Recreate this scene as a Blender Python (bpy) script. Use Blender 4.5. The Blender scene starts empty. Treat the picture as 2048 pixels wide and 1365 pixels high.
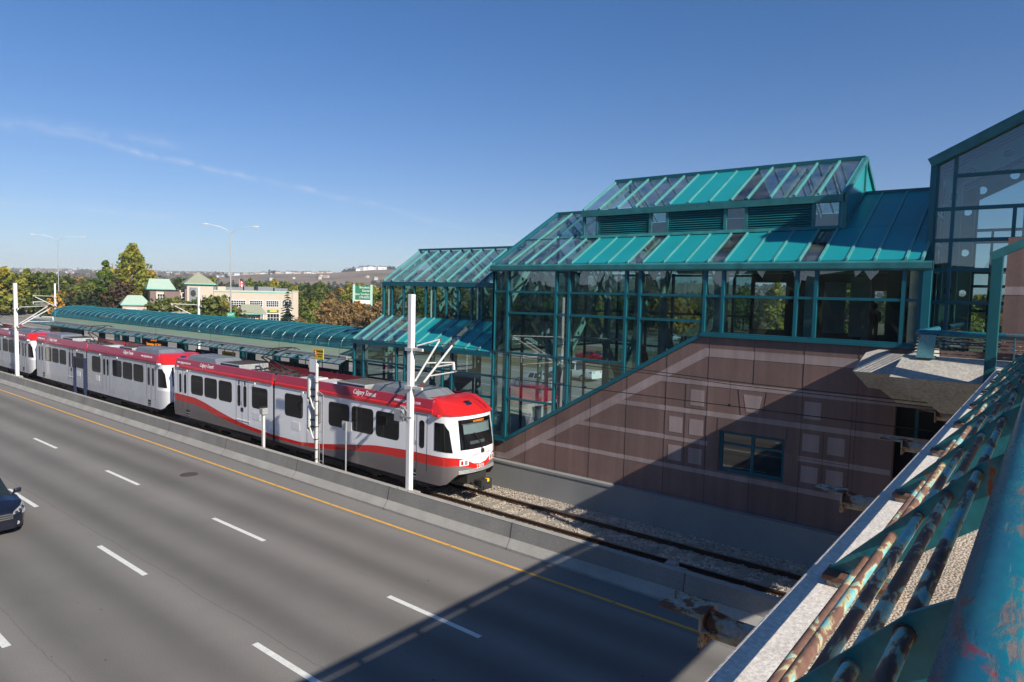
import bpy, bmesh, math, random
import numpy as np
from mathutils import Vector, Matrix
rnd = random.Random(7)
SC = bpy.context.scene
COL = SC.collection
R = math.radians

# ---------------------------------------------------------------- camera
EYE = 8.2
cam_d = bpy.data.cameras.new('camera')
cam = bpy.data.objects.new('camera', cam_d)
COL.objects.link(cam)
FPX, YAW, PITCH, ROLL = 1353.0, R(38.6), R(-3.97), R(1.41)
_f = Vector((-math.sin(YAW)*math.cos(PITCH), math.cos(YAW)*math.cos(PITCH), math.sin(PITCH)))
_r0 = Vector((math.cos(YAW), math.sin(YAW), 0)); _u0 = _r0.cross(_f)
_r = _r0*math.cos(ROLL) + _u0*math.sin(ROLL)
_u = -_r0*math.sin(ROLL) + _u0*math.cos(ROLL)
cam.matrix_world = Matrix(((_r.x, _u.x, -_f.x, 0), (_r.y, _u.y, -_f.y, 0), (_r.z, _u.z, -_f.z, EYE), (0, 0, 0, 1)))
cam_d.sensor_width = 36.0
cam_d.lens = FPX/2048*36.0
cam_d.clip_start = 0.05
cam_d.clip_end = 20000
SC.camera = cam

# ---------------------------------------------------------------- sun, sky, exposure
SUN_TO = Vector((1.0, -0.215, 0.65)).normalized()
SUN_EL = math.asin(SUN_TO.z); SUN_AZ = math.atan2(SUN_TO.x, SUN_TO.y)
sl = bpy.data.lights.new('sun', 'SUN'); sl.energy = 5.0; sl.angle = R(0.53); sl.color = (1.0, 0.925, 0.81)
so = bpy.data.objects.new('sun', sl); COL.objects.link(so)
so.rotation_euler = (-SUN_TO).to_track_quat('-Z', 'Y').to_euler(); so.location = SUN_TO*60
SC.view_settings.view_transform = 'Standard'
SC.view_settings.look = 'None'
SC.view_settings.exposure = 0.5
SC.view_settings.gamma = 1.0
SC.cycles.transparent_max_bounces = 40
SC.cycles.max_bounces = 8
SC.cycles.caustics_reflective = False
SC.cycles.caustics_refractive = False

def view_ray(px, py):
    d = _r*((px-1024)/FPX) - _u*((py-682.5)/FPX) + _f
    return d.normalized()

def at(px, D, z=0.0):
    """ground point at distance D (m) on the bearing of photo column px"""
    d = view_ray(px, 572); h = Vector((d.x, d.y, 0)).normalized()
    return Vector((h.x*D, h.y*D, z))

W = bpy.data.worlds.new('World'); SC.world = W; W.use_nodes = True
wn, wl = W.node_tree.nodes, W.node_tree.links
wn.clear()
def WN(t, **k):
    n = wn.new(t)
    for a, b in k.items(): setattr(n, a, b)
    return n
sky = WN('ShaderNodeTexSky', sky_type='NISHITA', sun_disc=False, sun_elevation=SUN_EL, sun_rotation=SUN_AZ,
         altitude=1100.0, air_density=1.0, dust_density=0.5, ozone_density=1.6)
bg = WN('ShaderNodeBackground'); bg.inputs['Strength'].default_value = 0.052
wo = WN('ShaderNodeOutputWorld')
tc = WN('ShaderNodeTexCoord')
def wmath(op, a, b=None, c=None):
    n = WN('ShaderNodeMath', operation=op)
    for i, x in enumerate((a, b, c)):
        if x is None: continue
        if isinstance(x, (int, float)): n.inputs[i].default_value = x
        else: wl.new(x, n.inputs[i])
    return n.outputs[0]
def streak(p0, p1, width, seed, strength, head=None):
    """a thin cirrus streak on the great circle between two directions"""
    a, b = view_ray(*p0), view_ray(*p1)
    n = a.cross(b).normalized(); t = (b-a).normalized(); mid = (a+b).normalized(); half = (b-a).length/2
    def dot(v):
        d = WN('ShaderNodeVectorMath', operation='DOT_PRODUCT'); wl.new(tc.outputs['Generated'], d.inputs[0]); d.inputs[1].default_value = v
        return d.outputs['Value']
    no = WN('ShaderNodeTexNoise'); no.inputs['Scale'].default_value = 7.0; no.inputs['Detail'].default_value = 6.0; no.inputs['Roughness'].default_value = 0.6
    ad = WN('ShaderNodeVectorMath', operation='ADD'); wl.new(tc.outputs['Generated'], ad.inputs[0]); ad.inputs[1].default_value = (seed, seed*1.7, 0)
    wl.new(ad.outputs[0], no.inputs['Vector'])
    wob = wmath('MULTIPLY', wmath('SUBTRACT', no.outputs['Fac'], 0.5), 0.028)
    dist = wmath('ABSOLUTE', wmath('ADD', dot(n), wob))
    core = wmath('POWER', wmath('MAXIMUM', wmath('SUBTRACT', 1.0, wmath('DIVIDE', dist, width)), 0.0), 1.6)
    along = wmath('ABSOLUTE', wmath('DIVIDE', dot(t), half))
    fade = wmath('MAXIMUM', wmath('MINIMUM', wmath('MULTIPLY', wmath('SUBTRACT', 1.0, along), 2.5), 1.0), 0.0)
    if head is not None:   # denser towards its first end
        fade = wmath('MULTIPLY', fade, wmath('MINIMUM', wmath('MAXIMUM', wmath('SUBTRACT', 0.75, wmath('MULTIPLY', wmath('DIVIDE', dot(t), half), 0.55)), 0.22), 1.0))
    front = wmath('GREATER_THAN', dot(mid), 0.3)
    no2 = WN('ShaderNodeTexNoise'); no2.inputs['Scale'].default_value = 38.0; no2.inputs['Detail'].default_value = 8.0; no2.inputs['Roughness'].default_value = 0.68
    wl.new(ad.outputs[0], no2.inputs['Vector'])
    tex = wmath('MAXIMUM', wmath('MINIMUM', wmath('MULTIPLY', wmath('SUBTRACT', no2.outputs['Fac'], 0.36), 3.6), 1.0), 0.10)
    return wmath('MULTIPLY', wmath('MULTIPLY', wmath('MULTIPLY', core, fade), wmath('MULTIPLY', front, tex)), strength)
m1 = streak((30, 250), (1080, 488), 0.0075, 3.1, 0.40, 0.30)
m2 = streak((-120, 400), (420, 440), 0.009, 5.3, 0.22)
m3 = streak((-100, 232), (420, 300), 0.014, 8.7, 0.20)
mask = wmath('MINIMUM', wmath('ADD', wmath('ADD', m1, m2), m3), 1.0)
sz = WN('ShaderNodeSeparateXYZ'); wl.new(tc.outputs['Generated'], sz.inputs[0])
gr_ = WN('ShaderNodeMapRange', interpolation_type='SMOOTHSTEP'); gr_.inputs['From Max'].default_value = 0.42; wl.new(sz.outputs[2], gr_.inputs['Value'])
tn = WN('ShaderNodeMix', data_type='RGBA'); wl.new(gr_.outputs[0], tn.inputs[0]); tn.inputs[6].default_value = (0.98, 1.10, 1.36, 1); tn.inputs[7].default_value = (0.55, 1.07, 1.60, 1)
tm_ = WN('ShaderNodeMix', data_type='RGBA', blend_type='MULTIPLY'); tm_.inputs[0].default_value = 1.0; wl.new(sky.outputs[0], tm_.inputs[6]); wl.new(tn.outputs[2], tm_.inputs[7])
mx = WN('ShaderNodeMix', data_type='RGBA'); wl.new(mask, mx.inputs[0]); wl.new(tm_.outputs[2], mx.inputs[6]); mx.inputs[7].default_value = (10.5, 11.2, 12.4, 1)
wl.new(mx.outputs[2], bg.inputs['Color']); wl.new(bg.outputs[0], wo.inputs['Surface'])

# ---------------------------------------------------------------- object helpers
ORG = {}
def tag(o, label=None, cat=None, group=None, kind=None):
    if label: o['label'] = label
    if cat: o['category'] = cat
    if group: o['group'] = group
    if kind: o['kind'] = kind
    return o
def thing(name, label, cat, loc=(0, 0, 0), group=None, rz=0.0, kind=None):
    o = bpy.data.objects.new(name, None); COL.objects.link(o); o.empty_display_size = 0.3
    o.location = loc; o.rotation_euler = (0, 0, rz); ORG[o.name] = Vector(loc)
    return tag(o, label, cat, group, kind)
def copy_tree(o, parent=None):
    c = o.copy(); COL.objects.link(c); c.parent = parent
    for ch in list(o.children): copy_tree(ch, c)
    return c

class MB:
    def __init__(s): s.v, s.f, s.m = [], [], []
    def poly(s, pts, m=0):
        n = len(s.v); s.v += [tuple(p) for p in pts]; s.f.append(tuple(range(n, n+len(pts)))); s.m.append(m); return s
    def mesh(s, vs, fs, m=0):
        n = len(s.v); s.v += [tuple(p) for p in vs]
        for f in fs: s.f.append(tuple(i+n for i in f)); s.m.append(m)
        return s
    def box(s, x0, x1, y0, y1, z0, z1, m=0):
        if x0 > x1: x0, x1 = x1, x0
        if y0 > y1: y0, y1 = y1, y0
        if z0 > z1: z0, z1 = z1, z0
        return s.mesh([(x0,y0,z0),(x1,y0,z0),(x1,y1,z0),(x0,y1,z0),(x0,y0,z1),(x1,y0,z1),(x1,y1,z1),(x0,y1,z1)],
                      [(0,3,2,1),(4,5,6,7),(0,1,5,4),(1,2,6,5),(2,3,7,6),(3,0,4,7)], m)
    def beam(s, p, q, w, h, up=(0,0,1), m=0):
        p, q = Vector(p), Vector(q); d = (q-p).normalized(); a = d.cross(Vector(up))
        if a.length < 1e-5: a = d.cross(Vector((0,1,0)))
        a.normalize(); b = a.cross(d).normalized(); a = a*(w/2); b = b*(h/2)
        return s.mesh([p-a-b, p+a-b, p+a+b, p-a+b, q-a-b, q+a-b, q+a+b, q-a+b],
                      [(0,1,2,3),(7,6,5,4),(0,4,5,1),(1,5,6,2),(2,6,7,3),(3,7,4,0)], m)
    def tube(s, pts, r, n=8, m=0, cap=True):
        pts = [Vector(p) for p in pts]; rs = r if isinstance(r, (list, tuple)) else [r]*len(pts)
        base = len(s.v); prev = None
        for i, p in enumerate(pts):
            d = ((pts[min(i+1, len(pts)-1)]-pts[max(i-1, 0)])).normalized()
            if prev is None:
                a = d.cross(Vector((0,0,1)))
                if a.length < 1e-3: a = d.cross(Vector((1,0,0)))
            else: a = prev - d*prev.dot(d)
            a.normalize(); prev = a; b = d.cross(a)
            for k in range(n):
                t = 2*math.pi*k/n; s.v.append(tuple(p + (a*math.cos(t)+b*math.sin(t))*rs[i]))
        for i in range(len(pts)-1):
            for k in range(n):
                s.f.append((base+i*n+k, base+i*n+(k+1)%n, base+(i+1)*n+(k+1)%n, base+(i+1)*n+k)); s.m.append(m)
        if cap:
            s.f.append(tuple(base+k for k in range(n))[::-1]); s.m.append(m)
            s.f.append(tuple(base+(len(pts)-1)*n+k for k in range(n))); s.m.append(m)
        return s
    def prism(s, pts, ax, d0, d1, m=0):
        """extrude a 2D polygon; ax = axis of extrusion"""
        def P(a, b, d): return {'y': (a, d, b), 'z': (a, b, d), 'x': (d, a, b)}[ax]
        n = len(pts); vs = [P(a, b, d0) for a, b in pts]+[P(a, b, d1) for a, b in pts]
        fs = [tuple(range(n)), tuple(range(2*n-1, n-1, -1))]+[(i, n+i, n+(i+1)%n, (i+1)%n) for i in range(n)]
        return s.mesh(vs, fs, m)
    def pieces(s):
        par = list(range(len(s.v)))
        def fd(a):
            while par[a] != a: par[a] = par[par[a]]; a = par[a]
            return a
        for f in s.f:
            for i in f[1:]: par[fd(i)] = fd(f[0])
        gp = {}
        for f, m in zip(s.f, s.m): gp.setdefault(fd(f[0]), []).append((f, m))
        out = []
        for fs in gp.values():
            b = MB(); mp_ = {}
            for f, m in fs:
                for i in f:
                    if i not in mp_: mp_[i] = len(b.v); b.v.append(s.v[i])
                b.f.append(tuple(mp_[i] for i in f)); b.m.append(m)
            out.append(b)
        return out
    def build_each(s, name, mats, parent=None, **k):
        for b in s.pieces(): o = b.build(name, mats, parent=parent, **k)
        return o
    def build(s, name, mats, parent=None, smooth=False, loc=None, bevel=0.0, fix=True):
        if not isinstance(mats, (list, tuple)): mats = [mats]
        me = bpy.data.meshes.new(name)
        if parent is not None: o3 = ORG[parent.name]
        elif loc is not None: o3 = Vector(loc)
        else:
            A = np.array(s.v); o3 = Vector((float((A[:,0].min()+A[:,0].max())/2), float((A[:,1].min()+A[:,1].max())/2), float(A[:,2].min())))
        A = np.array(s.v, dtype=float)-np.array(o3)
        me.from_pydata(A.tolist(), [], s.f)
        for m in mats: me.materials.append(m)
        me.polygons.foreach_set('material_index', s.m)
        if smooth: me.polygons.foreach_set('use_smooth', [True]*len(s.f))
        me.update()
        if fix:
            bm = bmesh.new(); bm.from_mesh(me); bmesh.ops.recalc_face_normals(bm, faces=bm.faces); bm.to_mesh(me); bm.free()
        o = bpy.data.objects.new(name, me); COL.objects.link(o)
        if parent is not None: o.parent = parent; ORG[o.name] = o3
        else: o.location = o3; ORG[o.name] = o3
        if bevel:
            b = o.modifiers.new('bevel', 'BEVEL'); b.width = bevel; b.segments = 2; b.limit_method = 'ANGLE'; b.angle_limit = R(40)
        if smooth:
            try: me.set_sharp_from_angle(angle=R(38))
            except Exception: pass
        return o

_txt = {}
def text_geo(body, size, extrude=0.002, align='CENTER'):
    cu = bpy.data.curves.new('text', 'FONT'); cu.body = body; cu.size = size; cu.extrude = extrude
    cu.align_x = align; cu.align_y = 'CENTER'; cu.resolution_u = 2
    o = bpy.data.objects.new('text', cu); COL.objects.link(o)
    dg = bpy.context.evaluated_depsgraph_get(); dg.update()
    me = bpy.data.meshes.new_from_object(o.evaluated_get(dg))
    vs = [v.co.copy() for v in me.vertices]; fs = [tuple(p.vertices) for p in me.polygons]
    bpy.data.objects.remove(o); bpy.data.curves.remove(cu); bpy.data.meshes.remove(me)
    return vs, fs
def text(body, size, origin, right, up, mat, parent, name='lettering', align='CENTER', squeeze=1.0, shear=0.0):
    vs, fs = text_geo(body, size, 0.003, align)
    if not fs: return None
    o, r, u = Vector(origin), Vector(right).normalized(), Vector(up).normalized(); n = r.cross(u)
    mb = MB(); mb.mesh([o + r*(p.x*squeeze+p.y*shear) + u*p.y + n*p.z for p in vs], fs)
    return mb.build(name, mat, parent, fix=False)

# ---------------------------------------------------------------- materials
def new_mat(name):
    m = bpy.data.materials.new(name); m.use_nodes = True
    return m, m.node_tree.nodes, m.node_tree.links, m.node_tree.nodes['Principled BSDF']
def NN(nodes, t, **k):
    n = nodes.new(t)
    for a, b in k.items(): setattr(n, a, b)
    return n
def ramp(nodes, stops, interp='LINEAR'):
    n = nodes.new('ShaderNodeValToRGB'); cr = n.color_ramp; cr.interpolation = interp
    while len(cr.elements) < len(stops): cr.elements.new(0.5)
    for e, (p, c) in zip(cr.elements, stops):
        e.position = p; e.color = (c[0], c[1], c[2], 1) if len(c) == 3 else c
    return n
def mul(c, k): return tuple(min(1, x*k) for x in c[:3])
def mat(name, col, rough=0.6, metal=0.0, var=0.12, scale=3.0, bump=0.0, bscale=None, coat=0.0, detail=6.0, stretch=(1,1,1), spec=0.5, fine=0.0):
    """colour broken up by noise (object-space), optional bump and fine grain"""
    m, n, l, p = new_mat(name)
    tcn = NN(n, 'ShaderNodeTexCoord'); mp = NN(n, 'ShaderNodeMapping'); mp.inputs['Scale'].default_value = stretch
    l.new(tcn.outputs['Object'], mp.inputs['Vector'])
    no = NN(n, 'ShaderNodeTexNoise'); no.inputs['Scale'].default_value = scale; no.inputs['Detail'].default_value = detail; no.inputs['Roughness'].default_value = 0.6
    l.new(mp.outputs[0], no.inputs['Vector'])
    rp = ramp(n, [(0.28, mul(col, 1-var)), (0.72, mul(col, 1+var))]); l.new(no.outputs['Fac'], rp.inputs[0])
    out = rp.outputs[0]
    if fine:
        nf = NN(n, 'ShaderNodeTexNoise'); nf.inputs['Scale'].default_value = (bscale or 60.0); nf.inputs['Detail'].default_value = 3.0
        l.new(tcn.outputs['Object'], nf.inputs['Vector'])
        rf = ramp(n, [(0.3, (1-fine,)*3), (0.7, (1+fine,)*3)]); l.new(nf.outputs['Fac'], rf.inputs[0])
        mm = NN(n, 'ShaderNodeMix', data_type='RGBA', blend_type='MULTIPLY'); mm.inputs[0].default_value = 1.0
        l.new(out, mm.inputs[6]); l.new(rf.outputs[0], mm.inputs[7]); out = mm.outputs[2]
    l.new(out, p.inputs['Base Color'])
    rr = NN(n, 'ShaderNodeMapRange'); rr.inputs['To Min'].default_value = max(0.02, rough-0.08); rr.inputs['To Max'].default_value = min(1, rough+0.08)
    l.new(no.outputs['Fac'], rr.inputs['Value']); l.new(rr.outputs[0], p.inputs['Roughness'])
    p.inputs['Metallic'].default_value = metal; p.inputs['Coat Weight'].default_value = coat; p.inputs['Specular IOR Level'].default_value = spec
    if coat: p.inputs['Coat Roughness'].default_value = 0.04
    if bump:
        nb = NN(n, 'ShaderNodeTexNoise'); nb.inputs['Scale'].default_value = bscale or scale*12; nb.inputs['Detail'].default_value = 4.0
        l.new(tcn.outputs['Object'], nb.inputs['Vector'])
        bp = NN(n, 'ShaderNodeBump'); bp.inputs['Strength'].default_value = bump; bp.inputs['Distance'].default_value = 0.02
        l.new(nb.outputs['Fac'], bp.inputs['Height']); l.new(bp.outputs[0], p.inputs['Normal'])
    return m
def worn(name, paint, rust, amount, scale=9.0, stretch=(1,1,1), rough=0.45, edge=None, third=None, detail=9.0, grunge=5.0):
    """weathered paint: paint with rust blotches that have their own shapes, a yellowish edge and a third colour of patches"""
    m, n, l, p = new_mat(name)
    tcn = NN(n, 'ShaderNodeTexCoord'); mp = NN(n, 'ShaderNodeMapping'); mp.inputs['Scale'].default_value = stretch
    l.new(tcn.outputs['Object'], mp.inputs['Vector'])
    no = NN(n, 'ShaderNodeTexNoise'); no.inputs['Scale'].default_value = scale; no.inputs['Detail'].default_value = detail; no.inputs['Roughness'].default_value = 0.62; no.inputs['Distortion'].default_value = 0.5
    l.new(mp.outputs[0], no.inputs['Vector'])
    e = edge or mul(paint, 1.3); a = 1-amount
    rp = ramp(n, [(max(0, a-0.09), paint), (max(0.01, a-0.035), e), (a, mul(rust, 1.3)), (min(1, a+0.05), rust), (1.0, mul(rust, 0.55))])
    l.new(no.outputs['Fac'], rp.inputs[0]); out = rp.outputs[0]
    nf = NN(n, 'ShaderNodeTexNoise'); nf.inputs['Scale'].default_value = scale*0.35; nf.inputs['Detail'].default_value = 8.0; l.new(tcn.outputs['Object'], nf.inputs['Vector'])
    if third:
        rt = ramp(n, [(0.60, (0,0,0)), (0.64, (1,1,1))]); l.new(nf.outputs['Fac'], rt.inputs[0])
        mx3 = NN(n, 'ShaderNodeMix', data_type='RGBA'); l.new(rt.outputs[0], mx3.inputs[0]); l.new(out, mx3.inputs[6]); mx3.inputs[7].default_value = (*third, 1); out = mx3.outputs[2]
    rf = ramp(n, [(0.3, (0.78,)*3), (0.7, (1.15,)*3)]); nf2 = NN(n, 'ShaderNodeTexNoise'); nf2.inputs['Scale'].default_value = scale*5; nf2.inputs['Detail'].default_value = 5.0
    l.new(mp.outputs[0], nf2.inputs['Vector']); l.new(nf2.outputs['Fac'], rf.inputs[0])
    mm = NN(n, 'ShaderNodeMix', data_type='RGBA', blend_type='MULTIPLY'); mm.inputs[0].default_value = 1.0
    l.new(out, mm.inputs[6]); l.new(rf.outputs[0], mm.inputs[7]); l.new(mm.outputs[2], p.inputs['Base Color'])
    rr = ramp(n, [(a-0.05, (rough,)*3), (min(1, a+0.05), (0.85,)*3)]); l.new(no.outputs['Fac'], rr.inputs[0]); l.new(rr.outputs[0], p.inputs['Roughness'])
    bp = NN(n, 'ShaderNodeBump'); bp.inputs['Strength'].default_value = 0.35; bp.inputs['Distance'].default_value = 0.004
    l.new(no.outputs['Fac'], bp.inputs['Height']); l.new(bp.outputs[0], p.inputs['Normal'])
    return m
def glass(name, tint, refl=(1,1,1), f0=0.08, rough=0.0, gain=1.0, dirt=0.0, dcol=(0.55, 0.58, 0.56)):
    """a pane: tinted see-through with Schlick reflection, a little film of dirt"""
    m, n, l, p = new_mat(name); n.remove(p)
    out = n['Material Output']
    lw = NN(n, 'ShaderNodeLayerWeight'); lw.inputs['Blend'].default_value = 0.5
    pw = NN(n, 'ShaderNodeMath', operation='POWER'); l.new(lw.outputs['Facing'], pw.inputs[0]); pw.inputs[1].default_value = 5.0
    ma = NN(n, 'ShaderNodeMath', operation='MULTIPLY_ADD'); l.new(pw.outputs[0], ma.inputs[0]); ma.inputs[1].default_value = (1-f0)*gain; ma.inputs[2].default_value = f0; ma.use_clamp = True
    tr = NN(n, 'ShaderNodeBsdfTransparent'); tr.inputs[0].default_value = (*tint, 1)
    gl = NN(n, 'ShaderNodeBsdfGlossy'); gl.inputs['Color'].default_value = (*refl, 1); gl.inputs['Roughness'].default_value = rough
    tcn = NN(n, 'ShaderNodeTexCoord'); no = NN(n, 'ShaderNodeTexNoise'); no.inputs['Scale'].default_value = 0.45; no.inputs['Detail'].default_value = 1.0; l.new(tcn.outputs['Object'], no.inputs['Vector'])
    bp = NN(n, 'ShaderNodeBump'); bp.inputs['Strength'].default_value = 0.08; bp.inputs['Distance'].default_value = 0.02; l.new(no.outputs['Fac'], bp.inputs['Height']); l.new(bp.outputs[0], gl.inputs['Normal'])
    ms = NN(n, 'ShaderNodeMixShader'); l.new(ma.outputs[0], ms.inputs[0]); l.new(tr.outputs[0], ms.inputs[1]); l.new(gl.outputs[0], ms.inputs[2])
    fin = ms.outputs[0]
    if dirt:
        df = NN(n, 'ShaderNodeBsdfDiffuse'); df.inputs[0].default_value = (*dcol, 1)
        n2 = NN(n, 'ShaderNodeTexNoise'); n2.inputs['Scale'].default_value = 1.7; n2.inputs['Detail'].default_value = 7.0; l.new(tcn.outputs['Object'], n2.inputs['Vector'])
        rp = ramp(n, [(0.3, (0,0,0)), (0.8, (dirt,)*3)]); l.new(n2.outputs['Fac'], rp.inputs[0])
        m2_ = NN(n, 'ShaderNodeMixShader'); l.new(rp.outputs[0], m2_.inputs[0]); l.new(fin, m2_.inputs[1]); l.new(df.outputs[0], m2_.inputs[2]); fin = m2_.outputs[0]
    l.new(fin, out.inputs['Surface'])
    return m
def emit(name, col, s):
    m, n, l, p = new_mat(name); p.inputs['Base Color'].default_value = (0.01, 0.01, 0.01, 1)
    p.inputs['Emission Color'].default_value = (*col, 1); p.inputs['Emission Strength'].default_value = s; return m

def asphalt_mat(name, base, along='x', lane=3.7, phase=0.0, wear=0.3):
    m, n, l, p = new_mat(name)
    g = NN(n, 'ShaderNodeNewGeometry'); sp = NN(n, 'ShaderNodeSeparateXYZ'); l.new(g.outputs['Position'], sp.inputs[0])
    # broad wear bands along the traffic, wobbling a little
    mp = NN(n, 'ShaderNodeMapping'); mp.inputs['Scale'].default_value = (0.02, 0.25, 1); l.new(g.outputs['Position'], mp.inputs['Vector'])
    nb = NN(n, 'ShaderNodeTexNoise'); nb.inputs['Scale'].default_value = 1.0; nb.inputs['Detail'].default_value = 5.0; l.new(mp.outputs[0], nb.inputs['Vector'])
    def M(op, a, b=None):
        q = NN(n, 'ShaderNodeMath', operation=op)
        for i, x in enumerate((a, b)):
            if x is None: continue
            if isinstance(x, (int, float)): q.inputs[i].default_value = x
            else: l.new(x, q.inputs[i])
        return q.outputs[0]
    yy = M('ADD', sp.outputs[1], M('MULTIPLY', nb.outputs['Fac'], 0.9))
    ph = M('MULTIPLY', M('SUBTRACT', yy, phase), 2*math.pi/lane)
    c1 = M('COSINE', ph); c2 = M('COSINE', M('MULTIPLY', ph, 2.0))
    band = M('ADD', M('MULTIPLY', c1, 0.32), M('MULTIPLY', c2, 0.50))
    band = M('ADD', band, M('MULTIPLY', M('SUBTRACT', nb.outputs['Fac'], 0.5), 2.2))
    k = M('ADD', M('MULTIPLY', band, wear*0.5), 1.0)
    nf = NN(n, 'ShaderNodeTexNoise'); nf.inputs['Scale'].default_value = 26.0; nf.inputs['Detail'].default_value = 6.0; nf.inputs['Roughness'].default_value = 0.75; l.new(g.outputs['Position'], nf.inputs['Vector'])
    k = M('MULTIPLY', k, M('ADD', M('MULTIPLY', nf.outputs['Fac'], 0.9), 0.55))
    n3 = NN(n, 'ShaderNodeTexNoise'); n3.inputs['Scale'].default_value = 0.33; n3.inputs['Detail'].default_value = 8.0; n3.inputs['Roughness'].default_value = 0.65; l.new(g.outputs['Position'], n3.inputs['Vector'])
    k = M('MULTIPLY', k, M('ADD', M('MULTIPLY', n3.outputs['Fac'], 0.42), 0.79))
    vo = NN(n, 'ShaderNodeTexVoronoi'); vo.inputs['Scale'].default_value = 1.1; vo.inputs['Randomness'].default_value = 1.0; l.new(g.outputs['Position'], vo.inputs['Vector'])
    spot = M('SUBTRACT', 1.0, M('MULTIPLY', M('LESS_THAN', vo.outputs['Distance'], 0.035), 0.55)); k = M('MULTIPLY', k, spot)
    # fine cracks that run with the lane joints
    nc = NN(n, 'ShaderNodeTexNoise'); nc.inputs['Scale'].default_value = 0.5; nc.inputs['Detail'].default_value = 9.0; nc.inputs['Roughness'].default_value = 0.7; l.new(g.outputs['Position'], nc.inputs['Vector'])
    for y0, amp, wd, dk in ((8.62, 0.25, 0.012, 0.30), (12.35, 0.2, 0.008, 0.16), (4.95, 0.3, 0.012, 0.22)):
        dl = M('ABSOLUTE', M('SUBTRACT', M('ADD', sp.outputs[1], M('MULTIPLY', M('SUBTRACT', nc.outputs['Fac'], 0.5), amp)), y0))
        k = M('MULTIPLY', k, M('SUBTRACT', 1.0, M('MULTIPLY', M('LESS_THAN', dl, wd), dk)))
    pl_ = M('ABSOLUTE', M('SUBTRACT', sp.outputs[1], 10.15)); pf = M('MULTIPLY', M('LESS_THAN', pl_, 0.06), M('GREATER_THAN', nf.outputs['Fac'], 0.60)); k = M('ADD', k, M('MULTIPLY', pf, 0.35))
    vm = NN(n, 'ShaderNodeVectorMath', operation='SCALE'); vm.inputs[0].default_value = base; l.new(k, vm.inputs['Scale'])
    l.new(vm.outputs[0], p.inputs['Base Color']); p.inputs['Roughness'].default_value = 0.86
    bp = NN(n, 'ShaderNodeBump'); bp.inputs['Strength'].default_value = 0.35; bp.inputs['Distance'].default_value = 0.01; l.new(nf.outputs['Fac'], bp.inputs['Height']); l.new(bp.outputs[0], p.inputs['Normal'])
    return m
def speckle(name, cols, scale, rough=0.9, bump=0.6, dist=0.02):
    """stones / exposed aggregate: cells of different colours"""
    m, n, l, p = new_mat(name)
    g = NN(n, 'ShaderNodeNewGeometry')
    vo = NN(n, 'ShaderNodeTexVoronoi'); vo.inputs['Scale'].default_value = scale; l.new(g.outputs['Position'], vo.inputs['Vector'])
    wh = NN(n, 'ShaderNodeSeparateColor'); l.new(vo.outputs['Color'], wh.inputs[0])
    rp = ramp(n, [(i/(len(cols)-1), c) for i, c in enumerate(cols)]); l.new(wh.outputs[0], rp.inputs[0])
    no = NN(n, 'ShaderNodeTexNoise'); no.inputs['Scale'].default_value = 1.3; no.inputs['Detail'].default_value = 5; l.new(g.outputs['Position'], no.inputs['Vector'])
    rf = ramp(n, [(0.3, (0.75,)*3), (0.7, (1.12,)*3)]); l.new(no.outputs['Fac'], rf.inputs[0])
    mm = NN(n, 'ShaderNodeMix', data_type='RGBA', blend_type='MULTIPLY'); mm.inputs[0].default_value = 1.0
    l.new(rp.outputs[0], mm.inputs[6]); l.new(rf.outputs[0], mm.inputs[7]); l.new(mm.outputs[2], p.inputs['Base Color'])
    p.inputs['Roughness'].default_value = rough
    bp = NN(n, 'ShaderNodeBump'); bp.inputs['Strength'].default_value = bump; bp.inputs['Distance'].default_value = dist; bp.invert = True
    l.new(vo.outputs['Distance'], bp.inputs['Height']); l.new(bp.outputs[0], p.inputs['Normal'])
    return m
def leaf_mat(name, stops, rough=0.65, scale=0.6):
    m, n, l, p = new_mat(name)
    tcn = NN(n, 'ShaderNodeTexCoord'); no = NN(n, 'ShaderNodeTexNoise'); no.inputs['Scale'].default_value = scale; no.inputs['Detail'].default_value = 4
    oi = NN(n, 'ShaderNodeObjectInfo')
    l.new(tcn.outputs['Object'], no.inputs['Vector'])
    ad = NN(n, 'ShaderNodeMath', operation='MULTIPLY_ADD'); l.new(oi.outputs['Random'], ad.inputs[0]); ad.inputs[1].default_value = 0.34
    sb = NN(n, 'ShaderNodeMath', operation='SUBTRACT'); l.new(no.outputs['Fac'], sb.inputs[0]); sb.inputs[1].default_value = 0.17; l.new(sb.outputs[0], ad.inputs[2])
    rp = ramp(n, stops); l.new(ad.outputs[0], rp.inputs[0]); l.new(rp.outputs[0], p.inputs['Base Color'])
    p.inputs['Roughness'].default_value = rough; p.inputs['Specular IOR Level'].default_value = 0.25
    tl = NN(n, 'ShaderNodeBsdfTranslucent'); l.new(rp.outputs[0], tl.inputs['Color']); ms = NN(n, 'ShaderNodeMixShader'); ms.inputs[0].default_value = 0.30
    l.new(p.outputs[0], ms.inputs[1]); l.new(tl.outputs[0], ms.inputs[2]); l.new(ms.outputs[0], n['Material Output'].inputs['Surface'])
    return m

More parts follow.
